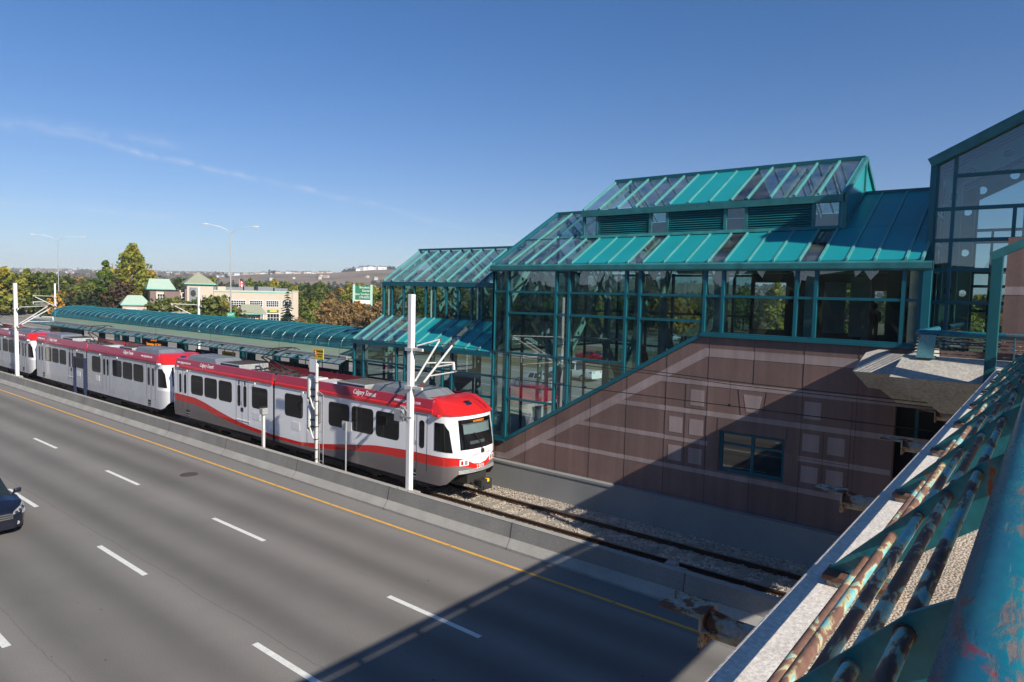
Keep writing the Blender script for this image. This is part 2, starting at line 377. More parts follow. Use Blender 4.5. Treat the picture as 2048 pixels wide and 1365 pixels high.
TEAL = (0.005, 0.30, 0.33)
def stone_mat(name, col):
    m = mat(name, col, 0.72, var=0.14, scale=0.55, fine=0.16, bscale=38, bump=0.12); nt = m.node_tree; n, l = nt.nodes, nt.links; p = n['Principled BSDF']
    src = p.inputs['Base Color'].links[0].from_socket
    g = NN(n, 'ShaderNodeNewGeometry'); sc_ = NN(n, 'ShaderNodeVectorMath', operation='MULTIPLY'); sc_.inputs[1].default_value = (1/1.53, 0, 1/1.03); l.new(g.outputs['Position'], sc_.inputs[0])
    of = NN(n, 'ShaderNodeVectorMath', operation='ADD'); of.inputs[1].default_value = (0.03, 0, 0.72); l.new(sc_.outputs[0], of.inputs[0])
    fl_ = NN(n, 'ShaderNodeVectorMath', operation='FLOOR'); l.new(of.outputs[0], fl_.inputs[0]); wn_ = NN(n, 'ShaderNodeTexWhiteNoise', noise_dimensions='3D'); l.new(fl_.outputs[0], wn_.inputs['Vector'])
    r1 = ramp(n, [(0, (0.90,)*3), (1, (1.10,)*3)]); l.new(wn_.outputs['Value'], r1.inputs[0])
    mp = NN(n, 'ShaderNodeMapping'); mp.inputs['Scale'].default_value = (3.5, 1, 0.16); l.new(g.outputs['Position'], mp.inputs['Vector']); ns = NN(n, 'ShaderNodeTexNoise'); ns.inputs['Scale'].default_value = 1.0; ns.inputs['Detail'].default_value = 6.0; l.new(mp.outputs[0], ns.inputs['Vector'])
    r2 = ramp(n, [(0.35, (0.86,)*3), (0.55, (1.0,)*3), (0.75, (1.20,)*3)]); l.new(ns.outputs['Fac'], r2.inputs[0])
    for r_ in (r1, r2):
        mm = NN(n, 'ShaderNodeMix', data_type='RGBA', blend_type='MULTIPLY'); mm.inputs[0].default_value = 1.0; l.new(src, mm.inputs[6]); l.new(r_.outputs[0], mm.inputs[7]); src = mm.outputs[2]
    l.new(src, p.inputs['Base Color']); return m
M = dict(
    teal=mat('teal_paint', (0.006, 0.105, 0.138), 0.40, var=0.10, scale=1.2, spec=0.45),
    teal_panel=mat('teal_roof_panel', (0.010, 0.245, 0.27), 0.36, var=0.06, scale=0.9, spec=0.5),
    teal_fade=mat('faded_teal_trim', (0.026, 0.155, 0.165), 0.5, var=0.30, scale=2.6),
    bar=mat('sunlit_bar_tone', (0.085, 0.30, 0.29), 0.45, var=0.18, scale=2.0),  # paler copy of the teal trim, standing for sun on the bars
    teal_dark=mat('dark_teal_paint_and_shade', (0.006, 0.09, 0.105), 0.45, var=0.12),
    teal_louvre=mat('louvre_paint', (0.010, 0.17, 0.19), 0.5, var=0.1),
    truss=mat('pale_green_steel', (0.36, 0.56, 0.48), 0.5, var=0.08),
    grey_int=mat('grey_interior', (0.26, 0.28, 0.29), 0.7),
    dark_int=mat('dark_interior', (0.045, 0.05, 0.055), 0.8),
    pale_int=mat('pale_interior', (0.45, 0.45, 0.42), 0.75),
    brown=stone_mat('brown_precast', (0.172, 0.108, 0.095)),
    pink=stone_mat('pinkish_stone_band', (0.31, 0.245, 0.235)),
    joint=mat('joint', (0.085, 0.06, 0.056), 0.9),
    concrete=mat('concrete', (0.33, 0.315, 0.285), 0.85, var=0.16, scale=1.1, fine=0.12, bscale=30, bump=0.12),
    concrete_dark=mat('weathered_shaded_concrete', (0.235, 0.225, 0.205), 0.88, var=0.2, scale=0.8, fine=0.14, bscale=24, bump=0.15, stretch=(1,1,0.35)),  # darker than the foot's concrete, standing for shade on the steep barrier face
    concrete_base=mat('grey_concrete_wall', (0.24, 0.245, 0.24), 0.8, var=0.16, scale=0.45, fine=0.08, bscale=20, stretch=(1,1,0.4)),
    kerb=mat('pale_smooth_concrete', (0.60, 0.55, 0.49), 0.85, var=0.08, scale=3, fine=0.2, bscale=55, bump=0.25),
    precast=mat('pitted_precast', (0.37, 0.345, 0.305), 0.85, var=0.16, scale=1.6, fine=0.22, bscale=16, bump=0.3),
    aggregate=speckle('exposed_aggregate', [(0.30,0.22,0.15),(0.46,0.37,0.28),(0.55,0.46,0.36),(0.36,0.29,0.22),(0.60,0.53,0.44)], 75, bump=0.7, dist=0.012),
    ballast=speckle('ballast_stones', [(0.34,0.285,0.22),(0.56,0.48,0.39),(0.25,0.205,0.165),(0.70,0.62,0.53),(0.47,0.395,0.32)], 15, bump=1.0, dist=0.05),
    sleeper=mat('concrete_sleeper', (0.30, 0.265, 0.21), 0.9, var=0.15, scale=4, fine=0.1),
    rail=mat('rusty_rail', (0.085, 0.045, 0.028), 0.6, var=0.3, scale=5, metal=0.3),
    railtop=mat('polished_rail_head', (0.30, 0.28, 0.26), 0.3, metal=0.9, var=0.1),
    white_line=mat('white_road_paint', (0.66, 0.66, 0.62), 0.8, var=0.12, scale=6, fine=0.15, bscale=40),
    yellow_line=mat('yellow_road_paint', (0.66, 0.36, 0.06), 0.8, var=0.14, scale=3, fine=0.15, bscale=40),
    iron=mat('manhole_iron', (0.075, 0.058, 0.055), 0.7, var=0.2, scale=8, bump=0.3),
    white=mat('white_paint', (0.78, 0.78, 0.77), 0.4, var=0.05, scale=1.5),
    pole_white=mat('white_pole_paint', (0.74, 0.735, 0.72), 0.5, var=0.06, scale=2),
    galv=mat('galvanised_steel', (0.42, 0.43, 0.43), 0.45, metal=0.35, var=0.12, scale=4),
    galv_pale=mat('pale_galvanised', (0.58, 0.58, 0.56), 0.5, metal=0.1, var=0.12, scale=5),
    black=mat('black_rubber', (0.018, 0.018, 0.02), 0.6, var=0.2),
    black_gloss=mat('black_gloss', (0.012, 0.012, 0.014), 0.15, var=0.1),
    under=mat('dark_underframe', (0.022, 0.02, 0.019), 0.75, var=0.25),
    sign_yellow=mat('yellow_sign', (0.80, 0.52, 0.02), 0.45, var=0.05),
    sign_navy=mat('navy_sign', (0.012, 0.02, 0.06), 0.4, var=0.05),
    sign_black=mat('black_sign', (0.012, 0.012, 0.016), 0.4, var=0.05),
    sign_green=mat('green_sign', (0.0, 0.22, 0.13), 0.45, var=0.05),
    pylon_green=mat('dark_green_sign', (0.015, 0.16, 0.075), 0.45, var=0.08),
    led=emit('led_orange', (1.0, 0.28, 0.03), 1.2),
    red=mat('red_paint', (0.62, 0.018, 0.016), 0.24, var=0.06, coat=0.6, scale=1.2),
    red_side=mat('shaded_shroud_crimson', (0.36, 0.014, 0.03), 0.35, var=0.08, coat=0.3, scale=1.2),  # crimson darkened to stand for grazing light on the shroud panels
    body_white=mat('white_vehicle_paint', (0.86, 0.86, 0.87), 0.22, var=0.03, coat=0.6, scale=0.9, stretch=(1,1,0.3)),
    body_silver=mat('silver_vehicle_paint', (0.56, 0.57, 0.59), 0.28, var=0.05, coat=0.4, scale=0.9, stretch=(1,1,0.3)),
    body_grey=mat('taupe_vehicle_paint', (0.165, 0.145, 0.142), 0.35, var=0.08, coat=0.3, scale=1.0),
    roof_grey=mat('blue_grey_roof', (0.165, 0.185, 0.208), 0.5, var=0.12, scale=1.5),
    win_dark=mat('dark_tinted_window', (0.007, 0.008, 0.009), 0.05, var=0.1, spec=0.45),
    blind=mat('blue_grey_blind', (0.36, 0.46, 0.48), 0.7, var=0.05),
    insul=mat('brown_insulator', (0.10, 0.04, 0.03), 0.35),
    wire=mat('contact_wire', (0.03, 0.028, 0.026), 0.5, metal=0.5),
    pale_roof=mat('pale_green_roof', (0.175, 0.235, 0.155), 0.7, var=0.12, scale=0.6),
    beige=mat('beige_stucco', (0.50, 0.425, 0.34), 0.85, var=0.05, scale=0.6),
    beige_pink=mat('pinkish_stucco', (0.52, 0.375, 0.31), 0.85, var=0.05, scale=0.6),
    brown_stone=mat('brown_split_block', (0.19, 0.13, 0.115), 0.85, var=0.15, scale=2),
    mint_roof=mat('mint_metal_roof', (0.40, 0.52, 0.42), 0.55, var=0.05, scale=1),
    shingle=mat('grey_green_shingles', (0.27, 0.28, 0.205), 0.85, var=0.14, scale=2.5),
    mint_trim=mat('mint_trim', (0.16, 0.48, 0.40), 0.5, var=0.05),
    bark=mat('bark', (0.16, 0.12, 0.085), 0.9, var=0.25, scale=4),
    bark_pale=mat('pale_bark', (0.38, 0.35, 0.29), 0.85, var=0.2, scale=4),
    cloth=mat('dark_clothes', (0.02, 0.02, 0.025), 0.85), skin=mat('skin', (0.24, 0.13, 0.09), 0.6),
    tyre=mat('tyre', (0.016, 0.016, 0.017), 0.8), rim=mat('alloy', (0.45, 0.46, 0.48), 0.3, metal=0.8),
    lamp_red=mat('red_lens', (0.45, 0.01, 0.01), 0.2, coat=0.5), chrome=mat('chrome', (0.72, 0.73, 0.75), 0.12, metal=1.0),
    head=mat('headlight_glass', (0.62, 0.64, 0.66), 0.08, metal=0.6, var=0.3, scale=18, coat=0.8),
    car_navy=mat('dark_navy_car_paint', (0.006, 0.008, 0.017), 0.25, var=0.05, coat=0.7),
    car_silver=mat('silver_car_paint', (0.52, 0.55, 0.58), 0.25, metal=0.3, var=0.04, coat=0.8),
    car_white=mat('white_car_paint', (0.80, 0.80, 0.80), 0.25, var=0.03, coat=0.8),
    car_dark=mat('black_car_paint', (0.012, 0.014, 0.022), 0.2, var=0.05, coat=1.0),
    car_red=mat('red_car_paint', (0.40, 0.015, 0.02), 0.25, var=0.05, coat=0.8),
    car_glass=mat('dark_car_glass', (0.016, 0.024, 0.026), 0.04, spec=0.8),
)
G_WALL = glass('facade_glass', (0.41, 0.60, 0.60), (0.88, 0.96, 1.0), f0=0.18, dirt=0.03)
G_ROOF = glass('roof_glass', (0.47, 0.58, 0.61), (0.80, 0.92, 1.0), f0=0.24, gain=0.7, dirt=0.13)
G_TUBE = glass('vault_glazing', (0.26, 0.56, 0.56), (0.50, 0.85, 0.88), f0=0.13, gain=0.5, rough=0.18, dirt=0.34, dcol=(0.07, 0.33, 0.33))
G_CAB = glass('windscreen_glass', (0.62, 0.66, 0.66), f0=0.09)

# ================================================================ SETTING: ground, roads, hills
def elev_px(px):
    """how many photo pixels the far ridge stands above eye level on the bearing of column px"""
    xs = [-3000, -300, 0, 230, 430, 600, 800, 1100, 1600, 2400, 5000]; ys = [12, 18, 19, 21, 23, 24, 24, 22, 22, 20, 12]
    return float(np.interp(px, xs, ys))
def hill_px(px):
    xs = [300, 400, 470, 540, 600, 650, 700, 755, 810, 900, 1000, 1150, 1350, 1600, 2000]; ys = [0, 12, 22, 27, 29, 31, 36, 41, 42, 40, 39, 36, 30, 22, 0]
    return float(np.interp(px, xs, ys))
def px_of(x, y):
    d = Vector((x, y, 0)); a = d.dot(Vector((_f.x, _f.y, 0)).normalized()); b = d.dot(_r0)
    if a <= 0.05*d.length: return 5000 if b > 0 else -3000
    return 1024 + FPX*b/a
def sm(t): t = max(0, min(1, t)); return t*t*(3-2*t)
def terrain(x, y):
    r = math.hypot(x, y); p = px_of(x, y)
    if r < 600: return 0.0
    k = math.cos(math.atan((min(2400, max(-300, p))-1024)/FPX))
    z = sm((r-900)/2300)*(8.2+elev_px(p)*3300/FPX*k*1.0)
    h = (8.2+hill_px(p)*1900/FPX*k) if hill_px(p) > 0 else 0
    z2 = h*sm((r-900)/950)*(1.0 if r < 1900 else 1-0.5*sm((r-1900)/700))
    z = max(z, z2) + 1.6*math.sin(x*0.006+1.3)*math.cos(y*0.0047)*sm((r-700)/600)
    return z
grass_m = mat('dry_grass', (0.135, 0.112, 0.05), 0.95, var=0.35, scale=0.05, fine=0.25, bscale=2.0)
mb = MB(); N = 96
mb.mesh([(640*math.cos(2*math.pi*k/N), 640*math.sin(2*math.pi*k/N), -0.04) for k in range(N)], [tuple(range(N))])
tag(mb.build('ground', grass_m, fix=False), kind='structure')

hill_m, n, l, p = new_mat('brown_hillside')
g = NN(n, 'ShaderNodeNewGeometry')
no = NN(n, 'ShaderNodeTexNoise'); no.inputs['Scale'].default_value = 0.011; no.inputs['Detail'].default_value = 8; l.new(g.outputs['Position'], no.inputs['Vector'])
rp = ramp(n, [(0.3, (0.095, 0.085, 0.04)), (0.45, (0.18, 0.125, 0.075)), (0.6, (0.23, 0.155, 0.095)), (0.75, (0.16, 0.13, 0.06))])
l.new(no.outputs['Fac'], rp.inputs[0]); l.new(rp.outputs[0], p.inputs['Base Color']); p.inputs['Roughness'].default_value = 1.0
mb = MB(); radii = [600, 700, 820, 960, 1100, 1250, 1400, 1550, 1700, 1850, 1950, 2050, 2250, 2500, 2800, 3100, 3350, 3700, 4300]; NA = 300
for ri, rr_ in enumerate(radii):
    for k in range(NA):
        a = 2*math.pi*k/NA; x, y = rr_*math.cos(a), rr_*math.sin(a)
        mb.v.append((x, y, terrain(x, y)-(0.5 if ri == 0 else 0)))
for ri in range(len(radii)-1):
    for k in range(NA): mb.f.append((ri*NA+k, ri*NA+(k+1) % NA, (ri+1)*NA+(k+1) % NA, (ri+1)*NA+k)); mb.m.append(0)
tag(mb.build('hills', hill_m, smooth=True), kind='structure')

asph = asphalt_mat('worn_asphalt', (0.158, 0.147, 0.134), lane=3.66, phase=12.3, wear=0.70)
asph2 = asphalt_mat('pale_asphalt', (0.215, 0.20, 0.172), lane=3.66, phase=42.5, wear=0.18)
shoulder = mat('shoulder_asphalt', (0.180, 0.170, 0.160), 0.88, var=0.1, scale=0.5, fine=0.25, bscale=26, bump=0.2, stretch=(0.15,1,1))
road = tag(MB().box(-620, 240, -7.5, 15.35, -0.3, 0.0).build('road', asph, loc=(0,0,0)), kind='structure')
tag(MB().box(-620, 240, 15.35, 17.0, -0.3, -0.004).build('road_shoulder', shoulder, loc=(0,0,0)), kind='structure')
far_road = tag(MB().box(-620, 240, 38.6, 60.5, -0.3, -0.002).build('road', asph2, loc=(0,0,0)), kind='structure')
tag(MB().box(-300, 240, 68, 78, -0.3, 0.01).build('road', asph2, loc=(0,0,0)), kind='structure')
tag(MB().box(-112, 70, 94, 130, -0.3, 0.02).build('parking_lot', asph2, loc=(0,0,0)), kind='structure')
# painted markings, 4 mm above the road
def dash_line(y, x0, period, length, w, a, b):
    m_ = MB()
    k = a
    while k < b:
        xs = x0 + k*period; m_.poly([(xs, y-w/2, 0.004), (xs+length, y-w/2, 0.004), (xs+length, y+w/2, 0.004), (xs, y+w/2, 0.004)]); k += 1
    return m_
for y, x0, per in ((11.86, -13.5, 9.34), (8.2, -13.93, 8.98), (4.5, -21.2, 9.1), (0.9, -16.0, 9.1)):
    tag(dash_line(y, x0, per, 3.28, 0.15 if y > 5 else 0.17, -40, 10).build('lane_marking', M['white_line'], parent=road, fix=False), kind='structure')
m_ = MB(); x = -400.0
while x < 120:
    L = rnd.uniform(3.5, 7.5); m_.poly([(x, 15.55, 0.004), (x+L-0.04, 15.55, 0.004), (x+L-0.04, 15.67, 0.004), (x, 15.67, 0.004)]); x += L
m_.build('edge_line', M['yellow_line'], parent=road, fix=False)
for y in (46.2, 49.9, 53.6): dash_line(y, -14, 9.1, 3.2, 0.16, -40, 12).build('lane_marking', M['white_line'], parent=far_road, fix=False)
MB().box(-500, 140, 57.4, 57.55, 0.0, 0.004).build('edge_line', M['white_line'], parent=far_road)
MB().box(-500, 140, 40.6, 40.72, 0.0, 0.004).build('edge_line', M['yellow_line'], parent=far_road)
# manhole cover
mb = MB(); pts = [(0.37*math.cos(2*math.pi*k/28), 0.37*math.sin(2*math.pi*k/28)) for k in range(28)]
mb.prism([(-29.0+a, 13.98+b) for a, b in pts], 'z', -0.02, 0.009)
for k in range(-3, 4): mb.beam((-29.0-math.sqrt(0.1-0.0009*k*k*9)*0.9, 13.98+k*0.095, 0.011), (-29.0+math.sqrt(0.1-0.0009*k*k*9)*0.9, 13.98+k*0.095, 0.011), 0.03, 0.008)
tag(mb.build('manhole_cover', M['iron']), 'round rusty iron manhole cover set in the asphalt beside the yellow line', 'manhole cover')

# concrete median barriers
def barrier(y, sgn, x0, x1, name_label, cat_, face='concrete_dark'):
    prof = [(y-0.0*sgn, 0.0), (y, 0.07), (y+0.19*sgn, 0.33), (y+0.27*sgn, 0.82), (y+0.50*sgn, 0.82), (y+0.52*sgn, 0.0)]
    root = thing('concrete_barrier', name_label, cat_, ((x0+x1)/2, y, 0))
    xs = [x0]; 
    while xs[-1] < x1: xs.append(min(x1, xs[-1]+5.95))
    b = MB()
    b.prism(prof, 'x', x0, x1); b.build('barrier_wall', M[face], parent=root)
    b = MB(); b.prism([(y+0.26*sgn, 0.82), (y+0.27*sgn, 0.826), (y+0.50*sgn, 0.826), (y+0.51*sgn, 0.82)], 'x', x0, x1); b.build('coping', M['concrete'], parent=root)
    b = MB(); b.prism([(y-0.012*sgn, 0.0), (y-0.012*sgn, 0.072), (y+0.178*sgn, 0.332), (y+0.2*sgn, 0.33), (y+0.02*sgn, 0.07), (y+0.02*sgn, 0.0)], 'x', x0, x1); b.build('sloped_foot', M['concrete'], parent=root)
    j = MB()
    for x in xs[1:-1]:
        w = 0.007
        j.prism([(y-0.016*sgn, 0.0), (y-0.016*sgn, 0.073), (y+0.175*sgn, 0.335), (y+0.262*sgn, 0.83), (y+0.3*sgn, 0.83), (y+0.3*sgn, 0.0)], 'x', x-w, x+w)
    j.build('joint', M['joint'], parent=root)
    return root
barrier(16.58, 1, -600.0-2.3, 150, 'long grey concrete barrier between the near road and the tram track', 'barrier')
barrier(38.5, -1, -600, 150, 'grey concrete barrier beyond the platform, edging the far carriageway', 'barrier', 'kerb')

# ballast and tracks
mb = MB(); NX, NY = 150, 12
def bed(y0, y1, x0, x1):
    b = MB(); nx, ny = 200, 10
    for i in range(nx+1):
        for k in range(ny+1):
            x = x0+(x1-x0)*i/nx; y = y0+(y1-y0)*k/ny; b.v.append((x, y, 0.05+0.03*math.sin(x*1.7+y*2.1)*math.cos(y*3.3-x*0.6)))
    for i in range(nx):
        for k in range(ny):
            a = i*(ny+1)+k; b.f.append((a, a+ny+1, a+ny+2, a+1)); b.m.append(0)
    return b
tag(bed(17.02, 21.85, -420, 40).build('ballast_bed', M['ballast'], smooth=True), kind='structure')
tag(bed(31.2, 38.1, -420, 40).build('ballast_bed', M['ballast'], smooth=True), kind='structure')
mb = MB(); octf = [(0,2,4),(2,1,4),(1,3,4),(3,0,4),(2,0,5),(1,2,5),(3,1,5),(0,3,5)]
for i in range(9500):
    x = -33+33*rnd.random()**0.8; y = rnd.uniform(17.12, 21.68)
    dz = 0.07+rnd.uniform(-0.01, 0.03)
    if 18.35 < y < 20.98 and abs(((x+33) % 0.75)-0.375) > 0.24 : continue
    if abs(y-18.92) < 0.09 or abs(y-20.42) < 0.09: continue
    s_ = rnd.uniform(0.022, 0.05); a = rnd.random()*6.3; ca, sa = math.cos(a)*s_, math.sin(a)*s_; h = s_*rnd.uniform(0.5, 0.9)
    mb.mesh([(x+ca, y+sa, dz), (x-ca, y-sa, dz), (x-sa*0.8, y+ca*0.8, dz+h*0.2), (x+sa*0.8, y-ca*0.8, dz-h*0.2), (x+ca*0.3, y, dz+h), (x, y, dz-h)], octf)
tag(mb.build('ballast_stones', M['ballast'], fix=False), label='pale crushed ballast stones spread along the tram track', kind='stuff')
def track(yc, x0, x1, label, ns):
    root = thing('railway_track', label, 'track', ((x0+x1)/2, yc, 0.02))
    for s_ in (-0.75, 0.75):
        y = yc+s_; b = MB(); b.box(x0, x1, y-0.07, y+0.07, 0.07, 0.09, 0); b.box(x0, x1, y-0.012, y+0.012, 0.09, 0.17, 0); b.box(x0, x1, y-0.036, y+0.036, 0.165, 0.198, 0)
        b.mesh([(x0, y-0.022, 0.2), (x1, y-0.022, 0.2), (x1, y+0.022, 0.2), (x0, y+0.022, 0.2)], [(0,1,2,3)], 1)
        b.build('rail', [M['rail'], M['railtop']], parent=root)
    b = MB().box(-0.14, 0.14, -1.28, 1.28, -0.06, 0.066); cl = MB()
    for s_ in (-0.75, 0.75):
        for q in (-0.1, 0.1): cl.box(-0.05, 0.05, s_+q-0.035, s_+q+0.035, 0.066, 0.115)
    first = True
    for k in range(ns):
        x = -33.0+0.0+k*0.75
        if first:
            bb = MB(); bb.v = [(v[0]+x, v[1]+yc, v[2]) for v in b.v]; bb.f = b.f; bb.m = b.m; o = bb.build('sleeper', M['sleeper'], parent=root); 
            cc = MB(); cc.v = [(v[0]+x, v[1]+yc, v[2]) for v in cl.v]; cc.f = cl.f; cc.m = cl.m; oc = cc.build_each('rail_clip', M['rail'], parent=o); first = False
        else:
            c = copy_tree(o, root); c.location = (k*0.75, 0, 0)
    return root
track(19.67, -420, 40, 'rusty railway track on pale ballast running under the tram and the bridge', 48)
track(33.5, -420, 40, 'second railway track beyond the station platform', 4)
# small grey cable box beside the near rail
b = MB().box(-8.62, -8.3, 18.36, 18.72, 0.08, 0.32); b.tube([(-8.32, 18.55, 0.2), (-8.15, 18.62, 0.18), (-8.1, 18.8, 0.1)], 0.03, 6)
tag(b.build('junction_box', M['galv'], bevel=0.02), 'small grey metal box on the ballast beside the nearer rail', 'junction box')

# ================================================================ TRAM CARS
def rrect(x0, x1, z0, z1, r, n=4):
    pts = []
    for cx_, cz_, a0 in ((x1-r, z1-r, 0), (x0+r, z1-r, 90), (x0+r, z0+r, 180), (x1-r, z0+r, 270)):
        for k in range(n+1):
            a = R(a0+90*k/n); pts.append((cx_+r*math.cos(a), cz_+r*math.sin(a)))
    return pts
RTX = [-10.9, -8.2, -7.2, -6.2, -5.1, -4.0, -2.45, -0.3, 1.9, 3.6, 5.6, 7.25, 9.17, 10.6]
RT = [1.80, 1.76, 1.64, 1.46, 1.27, 1.11, 0.96, 0.84, 0.84, 1.02, 1.31, 1.54, 1.66, 1.68]
RB = [1.42, 1.36, 1.25, 1.11, 0.98, 0.87, 0.76, 0.68, 0.68, 0.80, 1.06, 1.23, 1.29, 1.29]
PLAN = [(0, 1.325), (0.45, 1.318), (0.8, 1.27), (1.03, 1.16), (1.15, 1.03), (1.26, 0.7), (1.325, 0.35), (1.345, 0.0)]
def xs_(z): return float(np.interp(z, [0.5, 1.9, 2.2, 3.3, 3.6], [1.0, 1.0, 0.965, 0.80, 0.76]))
def nose_x(y, z):
    ys = [p_[1] for p_ in PLAN][::-1]; xx = [p_[0] for p_ in PLAN][::-1]
    return 10.6+xs_(z)*float(np.interp(abs(y), ys, xx))
def nose_y(x, z):
    return float(np.interp((x-10.6)/xs_(z), [p_[0] for p_ in PLAN], [p_[1] for p_ in PLAN]))

def tram_car(label, striped, number, full=True):
    root = thing('light_rail_car', label, 'tram')
    WHT = M['body_white'] if striped else M['body_silver']
    mats = [M['body_grey'], M['red'], WHT, M['body_white']] if striped else [WHT, WHT, WHT, M['body_white']]
    b = MB()
    for s_ in (-1, 1):
        for xa, xb in ((-10.6, -0.37), (-0.23, 10.6)):
            n_ = int((xb-xa)/0.25)
            for i in range(n_):
                x0 = xa+(xb-xa)*i/n_; x1 = xa+(xb-xa)*(i+1)/n_
                L0 = [0.55, np.interp(x0, RTX, RB), np.interp(x0, RTX, RT), 3.28]; L1 = [0.55, np.interp(x1, RTX, RB), np.interp(x1, RTX, RT), 3.28]
                for k in range(3): b.poly([(x0, 1.325*s_, L0[k]), (x1, 1.325*s_, L1[k]), (x1, 1.325*s_, L1[k+1]), (x0, 1.325*s_, L0[k+1])], k)
    for xa, xb in ((-10.6, -0.37), (-0.23, 10.6)):
        b.poly([(xa, -1.3, 3.46), (xb, -1.3, 3.46), (xb, 1.3, 3.46), (xa, 1.3, 3.46)], 0); b.poly([(xa, -1.325, 0.56), (xb, -1.325, 0.56), (xb, 1.325, 0.56), (xa, 1.325, 0.56)], 0)
    # rear cab, blunt
    b.prism([(-10.6, -1.325), (-10.95, -1.2), (-11.1, -0.8), (-11.15, 0), (-11.1, 0.8), (-10.95, 1.2), (-10.6, 1.325)], 'z', 0.7, 3.3, 2)
    # nose
    us = PLAN + [(p_[0], -p_[1]) for p_ in PLAN[::-1][1:]]
    bot = [0.55, 0.56, 0.68, 0.93, 1.06, 1.06, 1.06, 1.06]; bot = bot+bot[::-1][1:]
    rb = [1.29, 1.32, 1.36, 1.39, 1.40, 1.34, 1.22, 1.17]; rb = rb+rb[::-1][1:]
    rt = [1.68, 1.69, 1.70, 1.71, 1.70, 1.60, 1.43, 1.37]; rt = rt+rt[::-1][1:]
    grid = []
    for i, (dx, y) in enumerate(us):
        col_ = []
        for z in (bot[i], rb[i], rt[i], 1.9, 2.2, 2.6, 3.0, 3.3): col_.append((10.6+dx*xs_(z), -y, z))
        grid.append(col_)
    base = len(b.v); nz = 8
    for col_ in grid: b.v += col_
    for i in range(len(us)-1):
        for k in range(nz-1):
            b.f.append((base+i*nz+k, base+(i+1)*nz+k, base+(i+1)*nz+k+1, base+i*nz+k+1)); b.m.append([0, 1, 3, 3, 3, 3, 3][k])
    body = b.build('body', mats, parent=root, smooth=True)
    # red roof fairing over the cab
    f = MB(); rows = [(3.27, 0.80, 1.0), (3.30, 0.87, 1.02), (3.35, 0.87, 1.02), (3.41, 0.79, 1.005), (3.55, 0.64, 0.97), (3.69, 0.44, 0.93), (3.80, 0.20, 0.88), (3.855, -0.05, 0.84), (3.87, -0.5, 0.82)]
    for z, sx, sy in rows:
        for dx, y in us: f.v.append((10.6+dx*sx if sx > 0 else 10.6+dx*0.05+sx, -y*sy, z))
    nu = len(us)
    for r_ in range(len(rows)-1):
        for i in range(nu-1): f.f.append((r_*nu+i, r_*nu+i+1, (r_+1)*nu+i+1, (r_+1)*nu+i)); f.m.append(0)
    fair = f.build('roof_fairing', M['red'], parent=root, smooth=True)
    g_ = MB()
    for y in (0.28, 0.42, 0.56): g_.tube([(nose_x(y*1.3, 3.41)-0.01, y*1.33, 3.43), (10.6+1.30*0.64, y*1.3, 3.555), (10.6+1.30*0.44, y*1.25, 3.695), (10.6+1.30*0.2, y*1.2, 3.805), (10.52, y*1.15, 3.86)], 0.013, 5)
    g_.build('groove', M['red_side'], parent=fair)
    MB().prism([(11.36, 3.60), (11.20, 3.71), (11.16, 3.75), (11.34, 3.65)], 'y', -0.2, 0.14).build('roof_lamp', M['chrome'], parent=fair)
    for s_ in (-1, 1): MB().prism([(10.62, 1.30*s_), (11.1, 1.30*s_), (11.05, 1.46*s_), (10.75, 1.44*s_)], 'z', 3.24, 3.33).build('mirror_fin', M['red'] if striped else M['body_white'], parent=root, bevel=0.02)
    # roof shrouds along both sides
    for s_ in (-1, 1):
        for xa, xb in ((-10.5, -0.42), (-0.18, 10.64)):
            q = MB()
            q.prism([(1.325*s_, 3.27), (1.375*s_, 3.31), (1.38*s_, 3.42), (1.33*s_, 3.49), (1.2*s_, 3.49), (1.2*s_, 3.27)], 'x', xa, xb, 0)
            q.prism([(1.335*s_, 3.495), (1.25*s_, 3.82), (1.17*s_, 3.83), (1.24*s_, 3.495)], 'x', xa+0.02, xb-0.05, 1)
            q.build('roof_shroud', [M['red'] if striped else M['red_side'], M['red_side']], parent=root)
    # lettering on the shrouds
    up = (0, 0.25, 0.968)
    for xc in (-6.9, 6.5): text('Calgary Transit', 0.30, (xc, -1.30, 3.655), (1, 0, 0), up, M['white'], root, squeeze=0.80, shear=0.12)
    for xc in (-9.5, 9.15): text('www.calgarytransit.com', 0.20, (xc, -1.30, 3.63), (1, 0, 0), up, M['white'], root, squeeze=0.80)
    # windows and doors on both sides
    for s_ in (-1, 1):
        for xa, xb in ((-8.6, -7.3), (-7.08, -5.78), (-5.55, -4.25), (-2.25, -0.88), (0.66, 2.08), (4.1, 5.5), (5.72, 7.1), (7.32, 8.7)):
            fr = MB().prism(rrect(xa-0.03, xb+0.03, 1.95, 3.03, 0.17), 'y', 1.315*s_, 1.329*s_).build('window', M['black'], parent=root)
            MB().prism(rrect(xa, xb, 1.98, 3.0, 0.15), 'y', 1.32*s_, 1.334*s_).build('pane', M['win_dark'], parent=fr)
        for xm, hw, wn_ in ((-9.6, 0.6, 0.26), (-3.22, 0.58, 0.28), (3.02, 0.58, 0.28), (9.76, 0.58, 0.28)):
            d = MB(); z0_ = float(np.interp(xm, RTX, RB))*0.3+0.62
            for x in (xm-hw, xm, xm+hw): d.box(x-0.009, x+0.009, 1.315*s_, 1.330*s_, z0_, 3.22)
            d.box(xm-hw, xm+hw, 1.315*s_, 1.330*s_, 3.205, 3.225)
            dr = d.build('door', M['under'], parent=root)
            for k in (-1, 1):
                MB().prism(rrect(xm+k*0.29-wn_/2, xm+k*0.29+wn_/2, 1.88, 2.98, 0.12), 'y', 1.317*s_, 1.334*s_).build('door_window', M['win_dark'], parent=dr)
            MB().box(xm-0.05, xm+0.05, 1.32*s_, 1.337*s_, 1.98, 2.14).build('door_button', M['galv'], parent=dr)
